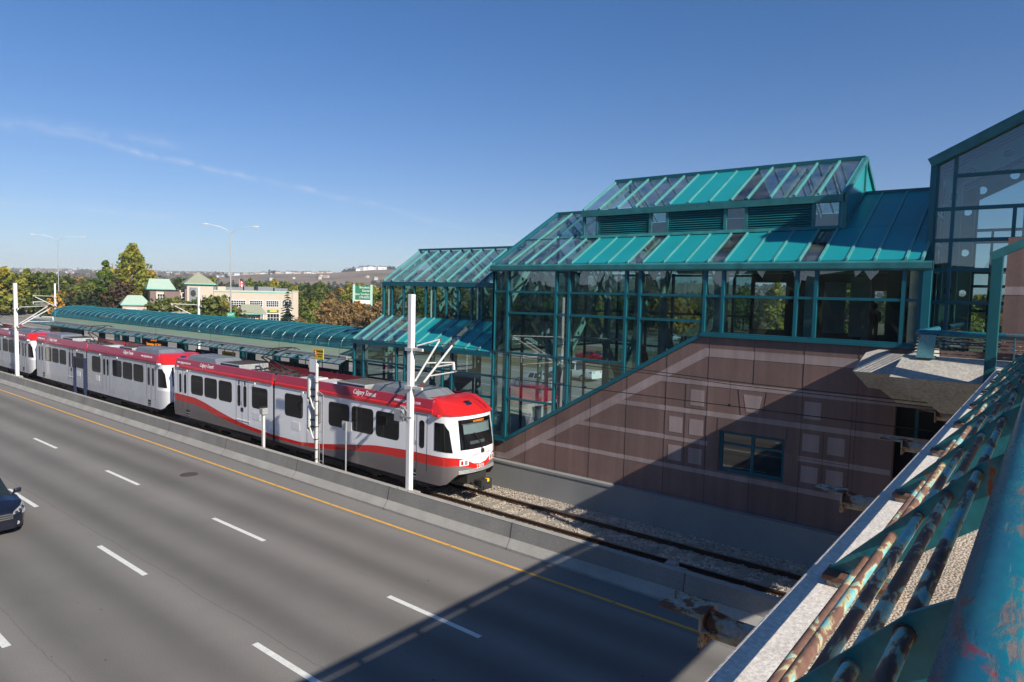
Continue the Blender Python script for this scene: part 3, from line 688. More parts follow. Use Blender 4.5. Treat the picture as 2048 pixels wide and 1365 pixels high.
            if abs(xm+3.22) < 0.1:
                for k in (-1, 1): MB().box(xm+k*0.29-0.05, xm+k*0.29+0.05, 1.32*s_, 1.336*s_, 3.02, 3.2).build('sticker', M['sign_navy'], parent=dr)
                MB().box(xm-0.12, xm+0.12, 1.32*s_, 1.336*s_, 1.62, 1.82).build('sticker', M['sign_navy'], parent=dr)
                MB().box(xm-0.6, xm+0.75, 1.32*s_, 1.35*s_, 1.16, 1.185).build('step_edge', M['white'], parent=dr)
        for xm in (-9.0, 9.55):
            st = MB().prism(rrect(xm-0.2, xm+0.2, 0.62, 0.98, 0.03), 'y', 1.31*s_, 1.331*s_).build('step', M['under'], parent=root)
            b2 = MB(); [b2.box(xm-0.17, xm+0.17, 1.325*s_, 1.35*s_, z, z+0.035) for z in (0.66, 0.80)]; b2.build('rung', M['galv'], parent=st)
        for xm in (-1.85, 1.55): MB().box(xm-0.32, xm+0.32, 1.32*s_, 1.334*s_, 1.36, 1.74).build('vent_grille', M['white'], parent=root)
        for xm in (-8.95, -1.9, 2.2, 5.0): MB().box(xm-0.04, xm+0.04, 1.37*s_, 1.42*s_, 3.17, 3.26).build('marker_lamp', M['white'], parent=root, bevel=0.01)
    # cab side windows, windscreen
    for s_ in (-1, 1):
        q = MB(); nx, nz_ = 8, 8; base = 0
        for i in range(nx+1):
            for k in range(nz_+1):
                t = k/nz_; z = 1.9+1.1*t; xa = 10.74; xb = 11.60-0.24*t-0.16*max(0, t-0.75)/0.25
                x = xa+(xb-xa)*i/nx; q.v.append((x+0.004, s_*(nose_y(x, z)+0.012), z))
        for i in range(nx):
            for k in range(nz_): a = i*(nz_+1)+k; q.f.append((a, a+nz_+1, a+nz_+2, a+1)); q.m.append(0)
        q.build('cab_window', M['win_dark'], parent=root, smooth=True)
    def patch(y0, y1, z0, z1, off, m, name, par, ny=10, nz_=4, taper=0.0):
        q = MB()
        for i in range(ny+1):
            for k in range(nz_+1):
                t = k/nz_; z = z0+(z1-z0)*t; y = (y0+(y1-y0)*i/ny)*(1-taper*t); q.v.append((nose_x(y, z)+off, y, z))
        for i in range(ny):
            for k in range(nz_): a = i*(nz_+1)+k; q.f.append((a, a+nz_+1, a+nz_+2, a+1)); q.m.append(0)
        return q.build(name, m, parent=par, smooth=True, fix=False)
    ws = patch(-0.95, 0.95, 1.99, 3.13, 0.010, M['black_gloss'], 'windscreen', root, taper=0.03)
    patch(-0.74, 0.74, 2.58, 2.93, 0.016, M['blind'], 'sun_blind', ws)
    patch(-0.78, 0.78, 2.945, 2.965, 0.018, M['galv'], 'blind_rail', ws)
    patch(-0.5, 0.3, 2.18, 2.30, 0.016, M['roof_grey'], 'dashboard', ws)
    patch(-0.92, 0.92, 2.02, 3.10, 0.045, G_CAB, 'screen_glass', ws, taper=0.03)
    wp = MB(); wp.tube([(nose_x(0.1, 1.9)+0.03, 0.12, 1.86), (nose_x(0.0, 2.2)+0.07, 0.02, 2.2), (nose_x(-0.2, 2.6)+0.07, -0.28, 2.62)], 0.018, 6); wp.box(12.0-0.08, 11.99, 0.04, 0.2, 1.80, 1.94)
    wp.build('wiper', M['black'], parent=root)
    if full:
        slope = Vector((nose_x(0, 3.1)-nose_x(0, 2.95), 0, 0.15)).normalized()
        text('SOMERSET', 0.115, (nose_x(0, 3.04)+0.052, 0.05, 3.04), (0, 1, 0), slope, M['led'], root, squeeze=1.15)
    for s_ in (-1, 1):
        hl = patch(s_*0.60, s_*0.99, 1.39, 1.62, 0.016, M['white'], 'headlight', root, ny=5)
        patch(s_*0.66, s_*0.78, 1.42, 1.59, 0.024, M['head'], 'lens', hl, ny=3); patch(s_*0.84, s_*0.93, 1.43, 1.58, 0.024, M['lamp_red'] if s_ else M['head'], 'lens', hl, ny=2)
    bp = MB()
    for z in (1.09, 1.14, 1.19): 
        pts = [(nose_x(y, z)+0.012, y, z) for y in np.linspace(-1.02, 1.02, 11)]; bp.tube(pts, 0.018, 6)
    bp.build('bumper', M['galv'], parent=root, smooth=True)
    if number:
        text(number, 0.22, (nose_x(0, 1.26)+0.02, 0.0, 1.27), (0, 1, 0), (0, 0, 1), M['white'], root)
        text(number, 0.17, (9.0, -1.386, 3.37), (1, 0, 0), (0, 0, 1), M['white'], root); text(number, 0.15, (-10.1, -1.386, 3.37), (1, 0, 0), (0, 0, 1), M['white'], root)
        text('Calgary Transit', 0.19, (nose_x(0, 1.78)+0.02, 0.0, 1.80), (0, 1, 0), (0, 0, 1), M['galv_pale'], root, shear=0.12)
    else:
        text('Siu', 0.17, (nose_x(0.55, 1.5)+0.02, 0.25, 1.5), (0, 1, 0), (0, 0, 1), M['galv'], root)
    # articulation
    MB().box(-0.37, -0.23, -1.26, 1.26, 0.6, 3.4).build('bellows', M['under'], parent=root)
    a = MB(); [a.tube([(x, -0.9, 3.5), (x, -0.3, 3.72), (x, 0.6, 3.6), (x, 1.0, 3.48)], 0.035, 6) for x in (-0.42, -0.33, -0.25, -0.16)]
    a.build('roof_hose', M['black'], parent=root)
    # underframe, bogies, coupler
    MB().box(-10.2, 10.2, -1.15, 1.15, 0.30, 0.56).box(-4.6, -2.6, -1.2, 1.2, 0.16, 0.4).box(2.6, 5.0, -1.2, 1.2, 0.16, 0.4).build('underframe', M['under'], parent=root)
    for xb in (-7.4, -0.3, 7.6):
        bg_ = MB().box(xb-1.35, xb+1.35, -1.0, -0.86, 0.2, 0.42).box(xb-1.35, xb+1.35, 0.86, 1.0, 0.2, 0.42).box(xb-0.3, xb+0.3, -1.0, 1.0, 0.2, 0.45).build('bogie', M['under'], parent=root)
        for dx in (-0.95, 0.95):
            w = MB(); [w.tube([(xb+dx, y-0.06, 0.33), (xb+dx, y+0.06, 0.33)], 0.33, 20) for y in (-0.75, 0.75)]; w.tube([(xb+dx, -0.75, 0.33), (xb+dx, 0.75, 0.33)], 0.06, 8)
            w.build('wheelset', M['rail'], parent=bg_)
    c = MB(); c.box(11.3, 12.1, -0.16, 0.16, 0.48, 0.72); c.box(12.1, 12.32, -0.3, 0.3, 0.40, 0.80); c.box(12.32, 12.38, -0.24, 0.24, 0.45, 0.62)
    c.tube([(11.8, 0.36, 0.72), (12.1, 0.38, 0.5), (12.28, 0.34, 0.42)], 0.03, 6); c.tube([(11.7, -0.34, 0.75), (12.05, -0.38, 0.55), (12.28, -0.3, 0.45)], 0.03, 6)
    c.box(11.1, 11.8, -0.55, 0.55, 0.62, 0.98)
    cp = c.build('coupler', M['under'], parent=root, bevel=0.02)
    if number: MB().box(12.2, 12.325, 0.02, 0.14, 0.70, 0.812).build('tag', M['sign_yellow'], parent=cp)
    # roof equipment
    def hump(xa, xb, zt, hw, m, name, endslope=0.9):
        q = MB(); base = [(xa, -hw-0.2), (xb, -hw-0.2), (xb, hw+0.2), (xa, hw+0.2)]; top = [(xa+endslope*0.4, -hw), (xb-endslope, -hw), (xb-endslope, hw), (xa+endslope*0.4, hw)]
        q.mesh([(x, y, 3.47) for x, y in base]+[(x, y, zt) for x, y in top], [(4,5,6,7), (0,1,5,4), (1,2,6,5), (2,3,7,6), (3,0,4,7)])
        o_ = q.build(name, m, parent=root, bevel=0.06); rb_ = MB()
        for x in np.arange(xa+1.0, xb-endslope, 1.05): rb_.box(x-0.012, x+0.012, -hw, hw, zt, zt+0.012)
        rb_.build_each('panel_seam', M['under'], parent=o_)
    hump(6.1, 10.35, 4.02, 0.72, M['roof_grey'], 'roof_unit')
    hump(-10.3, -6.4, 4.02, 0.72, M['roof_grey'], 'roof_unit', 0.7)
    for xa, xb in ((4.0, 6.0), (-6.3, -4.3)):
        u_ = MB().box(xa, xb, -0.85, 0.85, 3.47, 3.9).build('air_conditioner', M['galv'], parent=root, bevel=0.03)
        sl_ = MB(); [sl_.box(xa+0.08, xb-0.08, -0.87, -0.845, z, z+0.03) for z in np.arange(3.54, 3.86, 0.07)]; [sl_.box(x, x+0.03, -0.8, 0.8, 3.9, 3.915) for x in np.arange(xa+0.1, xb-0.1, 0.16)]
        sl_.build('slats', M['under'], parent=u_)
    for xa, xb in ((2.2, 3.4), (0.7, 1.7)): MB().box(xa, xb, -0.6, 0.4, 3.47, 3.72).build('resistor_box', M['galv_pale'], parent=root, bevel=0.03)
    # pantograph
    pn = MB(); pn.box(-3.6, -0.9, -0.62, -0.55, 3.66, 3.72); pn.box(-3.6, -0.9, 0.55, 0.62, 3.66, 3.72); pn.box(-3.6, -3.5, -0.6, 0.6, 3.66, 3.72); pn.box(-1.0, -0.9, -0.6, 0.6, 3.66, 3.72); pn.box(-2.4, -2.3, -0.6, 0.6, 3.66, 3.72)
    for x in (-3.5, -1.0):
        for y in (-0.58, 0.58): pn.tube([(x, y, 3.47), (x, y, 3.68)], 0.06, 8)
    pn.tube([(-1.2, -0.3, 3.74), (-3.4, -0.12, 4.35)], 0.035, 6); pn.tube([(-1.2, 0.3, 3.74), (-3.4, 0.12, 4.35)], 0.035, 6)
    pn.tube([(-3.4, -0.12, 4.35), (-1.7, -0.45, 4.92)], 0.025, 6); pn.tube([(-3.4, 0.12, 4.35), (-1.7, 0.45, 4.92)], 0.025, 6); pn.tube([(-3.4, -0.14, 4.35), (-3.4, 0.14, 4.35)], 0.04, 6)
    for x in (-1.9, -1.55): pn.tube([(x, -0.95, 4.82), (x, -0.7, 4.95), (x, 0.7, 4.95), (x, 0.95, 4.82)], 0.022, 6)
    pn.tube([(-1.95, -0.45, 4.93), (-1.5, -0.45, 4.93)], 0.02, 5); pn.tube([(-1.95, 0.45, 4.93), (-1.5, 0.45, 4.93)], 0.02, 5)
    for k in range(8): pn.tube([(-3.3+k*0.3, rnd.uniform(-0.5, 0.5), 3.72), (-3.1+k*0.3, rnd.uniform(-0.5, 0.5), 3.86), (-2.9+k*0.3, rnd.uniform(-0.5, 0.5), 3.74)], 0.02, 5)
    pn.build('pantograph', M['under'], parent=root)
    return root
t1 = tram_car('leading red and white tram car with red wave stripe and taupe skirt', True, '2309')
t1.location = (-29.1, 19.67, 0.2)
t2 = tram_car('plain silver tram car with red roof edge, coupled behind the striped leading car', False, None, full=False)
t2.location = (-52.55, 19.67, 0.2)
t3 = copy_tree(t2); t3['label'] = 'rearmost silver tram car cut off by the left edge, behind the tall white pole'
t3.location = (-75.9, 19.67, 0.2)

# ================================================================ STATION BUILDING
def holed(mb, p, q, width, nrm, thick=0.03, r=None, spacing=None, m=0):
    """flat steel girder web with a row of round holes"""
    p, q, nrm = Vector(p), Vector(q), Vector(nrm).normalized(); d = q-p; L = d.length; d.normalize(); w = nrm.cross(d).normalized()
    r = r or width*0.26; spacing = spacing or width*1.75; n_ = max(1, round(L/spacing)); c = L/n_; K = 12
    for i in range(n_):
        cen = p+d*(c*(i+0.5)); ci, co = [], []
        for k in range(K):
            a = 2*math.pi*(k+0.5)/K; ca, sa = math.cos(a), math.sin(a)
            t = min((c/2)/abs(ca) if abs(ca) > 1e-6 else 1e9, (width/2)/abs(sa) if abs(sa) > 1e-6 else 1e9)
            ci.append((ca*r, sa*r)); co.append((ca*t, sa*t))
        # add square corners
        for side in (-1, 1):
            off = nrm*(side*thick/2)
            for k in range(K):
                k2 = (k+1) % K; a, b_, c_, e = ci[k], ci[k2], co[k2], co[k]
                pts = [a, e]
                if abs(abs(e[0])-c/2) < 1e-6 and abs(abs(c_[1])-width/2) < 1e-6 and abs(abs(e[1])-width/2) > 1e-6 and abs(abs(c_[0])-c/2) > 1e-6: pts.append((math.copysign(c/2, e[0]), math.copysign(width/2, c_[1])))
                if abs(abs(e[1])-width/2) < 1e-6 and abs(abs(c_[0])-c/2) < 1e-6 and abs(abs(e[0])-c/2) > 1e-6 and abs(abs(c_[1])-width/2) > 1e-6: pts.append((math.copysign(c/2, c_[0]), math.copysign(width/2, e[1])))
                pts += [c_, b_]
                mb.poly([cen+d*u+w*v+off for u, v in pts], m)
        for k in range(K):
            k2 = (k+1) % K; a, b_ = ci[k], ci[k2]; o1, o2 = nrm*(thick/2), nrm*(-thick/2)
            mb.poly([cen+d*a[0]+w*a[1]+o1, cen+d*b_[0]+w*b_[1]+o1, cen+d*b_[0]+w*b_[1]+o2, cen+d*a[0]+w*a[1]+o2], m)
    for s_ in (-1, 1): mb.beam(p+w*(s_*width/2), q+w*(s_*width/2), thick*2.6, thick*0.8, up=w, m=m)
    return mb
def clip_low(poly, f):
    """keep the part of an (x,z) polygon above z = f(x) (f linear on the polygon)"""
    out = []
    for i in range(len(poly)):
        a, b = poly[i], poly[(i+1) % len(poly)]; da, db = a[1]-f(a[0]), b[1]-f(b[0])
        if da >= 0: out.append(a)
        if da*db < 0: t = da/(da-db); out.append((a[0]+(b[0]-a[0])*t, a[1]+(b[1]-a[1])*t))
    return out
BLD = thing('station_building', 'teal framed glass station building with stepped glass roofs over a brown stone wall', 'building', (-12, 26.6, 0))
YF = 22.0
def zlow(x): return 2.0 if x <= -17.83 else (6.95 if x >= -9.3 else 2.0+(x+17.83)*(4.95/8.53))
# -- concrete base, platform and brown wall
MB().box(-130, 9, 21.75, 31.3, -0.1, 1.10).build('platform', M['concrete_base'], parent=BLD)
MB().box(-18.65, 9, 21.72, 22.0, 1.10, 1.19).build('ledge', M['concrete_base'], parent=BLD)
w = MB(); T0, T1 = YF, YF+0.32
def wp(pts): w.prism(pts, 'y', T0, T1)
wp([(-18.62, 1.19), (-17.83, 1.19), (-17.83, 1.98), (-18.62, 1.98)])
wp([(-17.83, 1.19), (-9.3, 1.19), (-9.3, 6.93), (-17.83, 1.98)])
wp([(-9.3, 1.19), (-8.55, 1.19), (-8.55, 6.93), (-9.3, 6.93)])
wp([(-8.55, 1.19), (-6.40, 1.19), (-6.40, 2.43), (-8.55, 2.43)]); wp([(-8.55, 3.81), (-6.40, 3.81), (-6.40, 6.93), (-8.55, 6.93)])
wp([(-6.40, 1.19), (-3.40, 1.19), (-3.40, 6.93), (-6.40, 6.93)]); wp([(-3.40, 5.29), (9, 5.29), (9, 6.93), (-3.40, 6.93)])
wp([(-3.40, 1.19), (-0.6, 1.19), (-0.6, 1.6), (-3.40, 1.6)]); wp([(-0.6, 1.19), (9, 1.19), (9, 5.29), (-0.6, 5.29)])
wall = w.build('stone_wall', M['brown'], parent=BLD)
B = MB(); yb0, yb1 = YF-0.006, YF+0.02
def band(pts): B.prism(pts, 'y', yb0, yb1)
ths = 0.28
band([(-17.78, 1.47), (-9.17, 6.53), (-9.09, 6.25), (-17.55, 1.25)])
band([(-18.62, 1.22), (-18.62, 1.45), (-17.80, 1.47), (-17.57, 1.25)])
band([(-9.17, 6.532), (8, 6.532), (8, 6.27), (-9.085, 6.252)])
for zt, zb, xl, xr in ((5.43, 5.25, -10.62, 8), (4.40, 4.23, -12.40, 8), (3.37, 3.21, -14.10, -8.95), (3.37, 3.21, -5.98, -3.42), (2.36, 2.20, -15.84, -3.42)):
    lo = lambda z: -17.55+(z-1.25)*(8.46/5.0)
    if xl < -9: band([(lo(zt)+0.01, zt), (xr, zt), (xr, zb), (lo(zb)+0.01, zb)])
    else: band([(xl, zt), (xr, zt), (xr, zb), (xl, zb)])
for x0, x1, z0, z1 in ((-9.61, -9.12, 4.53, 5.08), (-10.37, -9.87, 3.50, 4.05), (-9.61, -9.12, 3.50, 4.05), (-10.37, -9.87, 2.50, 3.04), (-9.61, -9.12, 2.50, 3.04),
                       (-5.87, -5.38, 4.56, 5.10), (-5.87, -5.38, 3.55, 4.09), (-5.14, -4.66, 3.55, 4.09), (-5.87, -5.38, 2.56, 3.08), (-5.14, -4.66, 2.56, 3.08)):
    band([(x0, z0), (x1, z0), (x1, z1), (x0, z1)])
band([(-7.78, 5.10), (-7.17, 5.10), (-7.28, 4.53), (-7.67, 4.53)])
B.build_each('stone_band', M['pink'], parent=BLD)
J = MB()
def joint(x0, z0, x1, z1, t=0.011): J.beam((x0, YF-0.001, z0), (x1, YF-0.001, z1), t, 0.016, up=(0, 1, 0))
for x in (-18.3, -16.72, -15.19, -13.63, -12.08, -10.53, -9.0, -7.47, -5.94, -4.4): 
    zt = min(zlow(x)-0.03, 6.92)
    if x in (-7.47,): joint(x, 1.2, x, 2.42); joint(x, 5.43, x, zt)
    else: joint(x, 1.2, x, zt)
for a in ((-10.52, 3.37, -10.52, 5.25), (-9.78, 2.36, -9.78, 4.23), (-9.02, 2.36, -9.02, 4.23), (-9.78, 4.4, -9.78, 5.25), (-10.53, 3.37, -9.02, 3.37), (-8.6, 3.81, -8.6, 4.23), (-6.35, 3.81, -6.35, 4.23),
          (-7.95, 5.25, -7.84, 4.42), (-7.03, 5.25, -7.13, 4.42), (-5.26, 2.36, -5.26, 4.23), (-4.52, 2.36, -4.52, 5.25), (-6.0, 3.3, -4.5, 3.3), (-9.78, 4.43, -9.0, 4.43)): joint(*a)
J.build_each('panel_joint', M['joint'], parent=BLD)
# -- window low in the wall and the dark doorway
wi = MB(); 
for x0, x1, z0, z1 in ((-8.55, -6.40, 2.43, 2.53), (-8.55, -6.40, 3.71, 3.81), (-8.55, -8.45, 2.53, 3.71), (-6.50, -6.40, 2.53, 3.71), (-7.49, -7.40, 2.53, 3.71), (-8.45, -7.49, 3.34, 3.41), (-7.40, -6.50, 3.34, 3.41)): wi.box(x0, x1, YF+0.10, YF+0.2, z0, z1)
wif = wi.build('window', M['teal'], parent=BLD)
MB().poly([(-8.5, YF+0.16, 2.48), (-6.45, YF+0.16, 2.48), (-6.45, YF+0.16, 3.76), (-8.5, YF+0.16, 3.76)]).build('pane', glass('dark_office_glass', (0.22, 0.26, 0.26), f0=0.14), parent=wif, fix=False)
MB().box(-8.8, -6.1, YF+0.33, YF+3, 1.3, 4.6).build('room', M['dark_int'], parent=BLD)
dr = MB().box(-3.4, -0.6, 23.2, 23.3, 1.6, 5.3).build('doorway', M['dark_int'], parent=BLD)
d_ = MB(); [d_.box(x0, x1, 22.55, 22.65, 1.6, 5.25) for x0, x1 in ((-2.95, -2.87), (-1.9, -1.82), (-1.0, -0.92))]; [d_.box(-2.95, -0.92, 22.56, 22.64, z, z+0.08) for z in (1.6, 4.2, 5.17)]; d_.box(-2.87, -2.2, 22.58, 22.62, 1.68, 4.2)
d_.build('door', M['teal'], parent=dr)
# -- glazed bays of the front, following the slanted sill
XB = [-18.58, -17.83, -15.38, -14.77, -12.27, -11.70, -9.26, -8.63, -6.29, -5.72, -3.37, -2.88]
BARS = {0: (8.3, 5.75, 4.68), 1: (8.3, 7.43, 5.75, 3.83), 2: (8.3, 7.43, 5.75, 4.68), 3: (8.3, 7.43, 5.75), 4: (8.3, 7.43), 5: (8.3, 7.43)}
def frame_bar(mb, x0, x1, z, f, y0, y1, t=0.085):
    xa = x0
    if f(x0) < z: 
        if f(x1) > z: x1 = x0+(x1-x0)*(z-f(x0))/(f(x1)-f(x0))
        if x1-xa > 0.05: mb.box(xa, x1, y0, y1, z-t/2, z+t/2)
for i in range(len(XB)-1):
    x0, x1 = XB[i], XB[i+1]; zs = BARS.get(i, (8.3,)); fr = MB(); pn = MB()
    t = 0.05
    f = (lambda x: zlow(min(max(x, -18.6), -9.3))) if x1 <= -9.2 else (lambda x: 6.95)
    zl0 = f(x0); fr.box(x0-t, x0+t, YF-0.05, YF+0.10, zl0, 9.16)
    if i == len(XB)-2: fr.box(x1-0.14, x1, YF-0.05, YF+0.10, 6.95, 9.16)
    for z in zs: frame_bar(fr, x0+t, x1-t, z, f, YF-0.035, YF+0.08)
    a, b = (x0+t, f(x0+t)), (x1-t, f(x1-t))
    fr.prism([(a[0]-t, f(x0)), (b[0]+t, f(x1)), (b[0]+t, f(x1)+0.14), (a[0]-t, f(x0)+0.14)], 'y', YF-0.045, YF+0.09)
    bay = fr.build('glazed_bay', M['teal'], parent=BLD)
    lv = [0.0]+sorted(zs)+[9.16]
    for k in range(len(lv)-1):
        pl = clip_low([(x0, lv[k]), (x1, lv[k]), (x1, lv[k+1]), (x0, lv[k+1])], f)
        if len(pl) >= 3: pn.poly([(px_, YF+0.03, pz_) for px_, pz_ in pl])
    pn.build('pane', G_WALL, parent=bay, fix=False)
# diagonal and corner trims
tr = MB(); tr.beam((-17.9, YF-0.02, 1.995), (-9.3, YF-0.02, 6.985), 0.12, 0.1, up=(0, 1, 0)); tr.box(-9.35, -2.74, YF-0.09, YF+0.1, 6.93, 7.02); tr.box(-18.66, -17.8, YF-0.09, YF+0.1, 1.96, 2.04)
tr.build('sill', M['teal'], parent=BLD)
cp = MB(); cp.box(-2.90, -2.70, YF-0.14, YF+0.06, 6.9, 9.42); cp.build('corner_post', M['teal'], parent=BLD)
fa = MB(); fa.prism([(21.86, 9.14), (21.83, 9.2), (21.83, 9.36), (21.90, 9.42), (22.12, 9.42), (22.12, 9.14)], 'x', -18.72, -2.70); fa.build('eave_gutter', M['teal_fade'], parent=BLD)
# -- main roof
SL = 0.555
def rz(y): return 9.42+SL*(y-21.95) if y <= 26.6 else 9.42+SL*(26.6-21.95)-SL*(y-26.6)
RXB = [-18.6, -17.77, -16.91, -16.09, -15.29, -14.64, -13.85, -13.03, -12.22, -11.59, -10.78, -9.96, -9.18, -8.59, -7.82, -7.02, -6.24, -5.66, -4.89, -4.14, -3.35, -2.95]
def slope_quad(x0, x1, y0, y1, off, zf): return [(x0, y0, zf(y0)+off), (x1, y0, zf(y0)+off), (x1, y1, zf(y1)+off), (x0, y1, zf(y1)+off)]
def slope_slab(x0, x1, y0, y1, zf, off0=0.0, off1=0.035):
    b = MB(); b.mesh(slope_quad(x0, x1, y0, y1, off0, zf)+slope_quad(x0, x1, y0, y1, off1, zf), [(0,3,2,1), (4,5,6,7), (0,1,5,4), (1,2,6,5), (2,3,7,6), (3,0,4,7)]); return b
def is_glass(x0, x1): return x0 < -14.7 or (x1-x0) < 0.7 and x0 > -14.5 and x0 < -5.8
for i in range(len(RXB)-1):
    x0, x1 = RXB[i], RXB[i+1]; yt = 24.02 if (x0 > -15.4 and x1 < -5.4) else 26.6
    if is_glass(x0, x1): MB().poly(slope_quad(x0, x1, 21.95, yt, 0.02, rz)).build('roof_pane', G_ROOF, parent=BLD, fix=False)
    else:
        for ya, yb in (((21.95, 24.02),) if yt < 25 else ((21.95, 24.03), (24.05, 26.6))): slope_slab(x0+0.03, x1-0.03, ya, yb, rz).build('roof_panel', M['teal_panel'], parent=BLD, bevel=0.006)
for i, x in enumerate(RXB):
    yt = 24.02 if (-15.4 < x < -5.4) else 26.6
    b = MB(); b.beam((x, 21.98, rz(21.98)+0.04), (x, yt, rz(yt)+0.04), 0.07, 0.065); b.box(x-0.03, x+0.03, 21.9, 22.0, rz(21.95)-0.02, rz(21.95)+0.10)
    b.build('glazing_bar', M['bar'], parent=BLD)
pr = MB(); pr.beam((-18.6, 24.05, rz(24.05)+0.02), (-15.5, 24.05, rz(24.05)+0.02), 0.06, 0.06); pr.build('purlin', M['teal_fade'], parent=BLD)
MB().poly(slope_quad(-18.6, -14.6, 26.6, 31.25, 0.02, rz)).build('roof_pane', G_ROOF, parent=BLD, fix=False)
slope_slab(-14.6, -2.95, 29.15, 31.3, rz).build('roof_panel', M['teal_panel'], parent=BLD); slope_slab(-5.5, -2.95, 26.6, 29.15, rz).build('roof_panel', M['teal_panel'], parent=BLD)
for x in (-18.6, -17.77, -16.91, -16.09, -15.29): MB().beam((x, 26.6, rz(26.6)+0.05), (x, 31.2, rz(31.2)+0.05), 0.075, 0.10).build('glazing_bar', M['teal'], parent=BLD)
rg = MB(); rg.box(-18.66, -15.4, 26.5, 26.7, 11.98, 12.10); rg.box(-5.5, -2.95, 26.5, 26.7, 11.98, 12.10); rg.beam((-18.62, 21.95, 9.46), (-18.62, 26.6, 12.04), 0.12, 0.16); rg.build_each('ridge_cap', M['teal'], parent=BLD)
# -- monitor with louvres
YM = 24.05
def mz(y): return 11.72+0.585*(y-24.0) if y <= 26.6 else 11.72+0.585*2.6-0.585*(y-26.6)
mo = MB(); mo.box(-15.56, -5.5, 23.93, 24.12, 11.46, 11.70); mo.box(-15.56, -5.5, 24.0, 24.1, 10.5, 10.62)
for x in (-15.50, -14.86, -12.45, -11.74, -9.47, -8.71, -6.46, -5.62): mo.box(x-0.055, x+0.055, YM-0.05, YM+0.06, 10.6, 11.48)
mon = mo.build('monitor_frame', M['teal_fade'], parent=BLD)
sk = MB(); sk.prism([(23.9, rz(23.95)+0.045), (24.0, rz(24)+0.14), (24.06, rz(24)+0.14), (24.06, rz(23.95)+0.0)], 'x', -15.6, -5.45); sk.build('flashing', M['teal_fade'], parent=BLD)
for x0, x1 in ((-15.5, -14.86), (-12.45, -11.74), (-9.47, -8.71), (-6.46, -5.62)): MB().poly([(x0, YM, 10.6), (x1, YM, 10.6), (x1, YM, 11.48), (x0, YM, 11.48)]).build('monitor_pane', G_WALL, parent=BLD, fix=False)
for x0, x1 in ((-14.8, -12.5), (-11.68, -9.53), (-8.65, -6.52)):
    b = MB(); b.box(x0, x1, YM+0.12, YM+0.14, 10.62, 11.46, 1)
    for k in range(10):
        z = 10.64+k*0.083; b.mesh([(x0, YM-0.03, z), (x1, YM-0.03, z), (x1, YM+0.07, z+0.07), (x0, YM+0.07, z+0.07), (x0, YM-0.03, z+0.014), (x1, YM-0.03, z+0.014), (x1, YM+0.07, z+0.084), (x0, YM+0.07, z+0.084)], [(0,3,2,1), (4,5,6,7), (0,1,5,4), (1,2,6,5), (2,3,7,6), (3,0,4,7)])
    b.build('louvre', [M['teal_louvre'], M['black']], parent=BLD)
MXB = [-15.52, -14.75, -13.92, -13.11, -12.28, -11.66, -10.9, -10.07, -9.27, -8.69, -7.89, -7.09, -6.33, -5.56]
for i in range(len(MXB)-1):
    x0, x1 = MXB[i], MXB[i+1]
    if -11.7 < x0 < -9.3: slope_slab(x0+0.03, x1-0.03, 23.97, 26.6, mz).build('roof_panel', M['teal_panel'], parent=BLD, bevel=0.006); slope_slab(x0, x1, 26.6, 29.2, mz).build('roof_panel', M['teal_panel'], parent=BLD)
    else: MB().poly(slope_quad(x0, x1, 23.97, 26.6, 0.02, mz)).build('roof_pane', G_ROOF, parent=BLD, fix=False); MB().poly(slope_quad(x0, x1, 26.6, 29.2, 0.02, mz)).build('roof_pane', G_ROOF, parent=BLD, fix=False)
for x in MXB:
    b = MB(); b.beam((x, 23.97, mz(23.97)+0.05), (x, 26.6, mz(26.6)+0.04), 0.07, 0.065); b.beam((x, 26.6, mz(26.6)+0.05), (x, 29.2, mz(29.2)+0.05), 0.075, 0.10); b.build('glazing_bar', M['bar'], parent=BLD)
rg = MB(); rg.box(-15.56, -5.5, 26.52, 26.68, 13.22, 13.36); rg.build_each('ridge_cap', M['teal'], parent=BLD)
gb = MB(); gb.prism([(23.95, rz(23.95)), (24.0, 11.70), (26.6, 13.24), (29.2, 11.70), (29.2, rz(29.2)), (26.6, rz(26.6))], 'x', -5.60, -5.50); gb.build('gable', M['teal_panel'], parent=BLD)
gt = MB(); gt.beam((-5.47, 23.93, 11.70), (-5.47, 26.6, 13.26), 0.10, 0.14); gt.beam((-5.47, 26.6, 13.26), (-5.47, 29.2, 11.70), 0.10, 0.14); gt.beam((-5.47, 24.0, rz(24.0)+0.1), (-5.47, 26.6, rz(26.6)+0.1), 0.08, 0.10); gt.box(-5.52, -5.44, 26.54, 26.64, 12.1, 13.2); gt.box(-5.54, -5.42, 23.93, 24.07, 10.5, 11.7); gt.build('gable_trim', M['teal_fade'], parent=BLD)
MB().box(-15.52, -5.52, 29.1, 29.2, 10.4, 11.7).build('rear_louvre_wall', M['teal_dark'], parent=BLD)
# -- rear front of the building, ends, floors
rw = MB()
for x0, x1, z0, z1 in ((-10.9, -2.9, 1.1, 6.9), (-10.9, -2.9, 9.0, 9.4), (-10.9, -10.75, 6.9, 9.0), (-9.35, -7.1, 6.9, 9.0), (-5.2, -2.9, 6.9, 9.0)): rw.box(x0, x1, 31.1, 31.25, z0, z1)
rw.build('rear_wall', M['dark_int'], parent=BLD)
rf = MB()
for x in (-18.58, -17.83, -16.2, -14.77, -13.2, -11.7): rf.box(x-0.05, x+0.05, 31.1, 31.25, 1.1, 9.4)
for z in (2.2, 3.83, 5.75, 7.43, 8.3, 9.3): rf.box(-18.58, -10.9, 31.13, 31.22, z-0.05, z+0.05)
for y in (22.0, 24, 26.6, 29.2, 31.2): rf.box(-18.62, -18.52, y-0.05, y+0.05, 1.1 if y > 23 else 5.7, min(rz(y), 11.9))
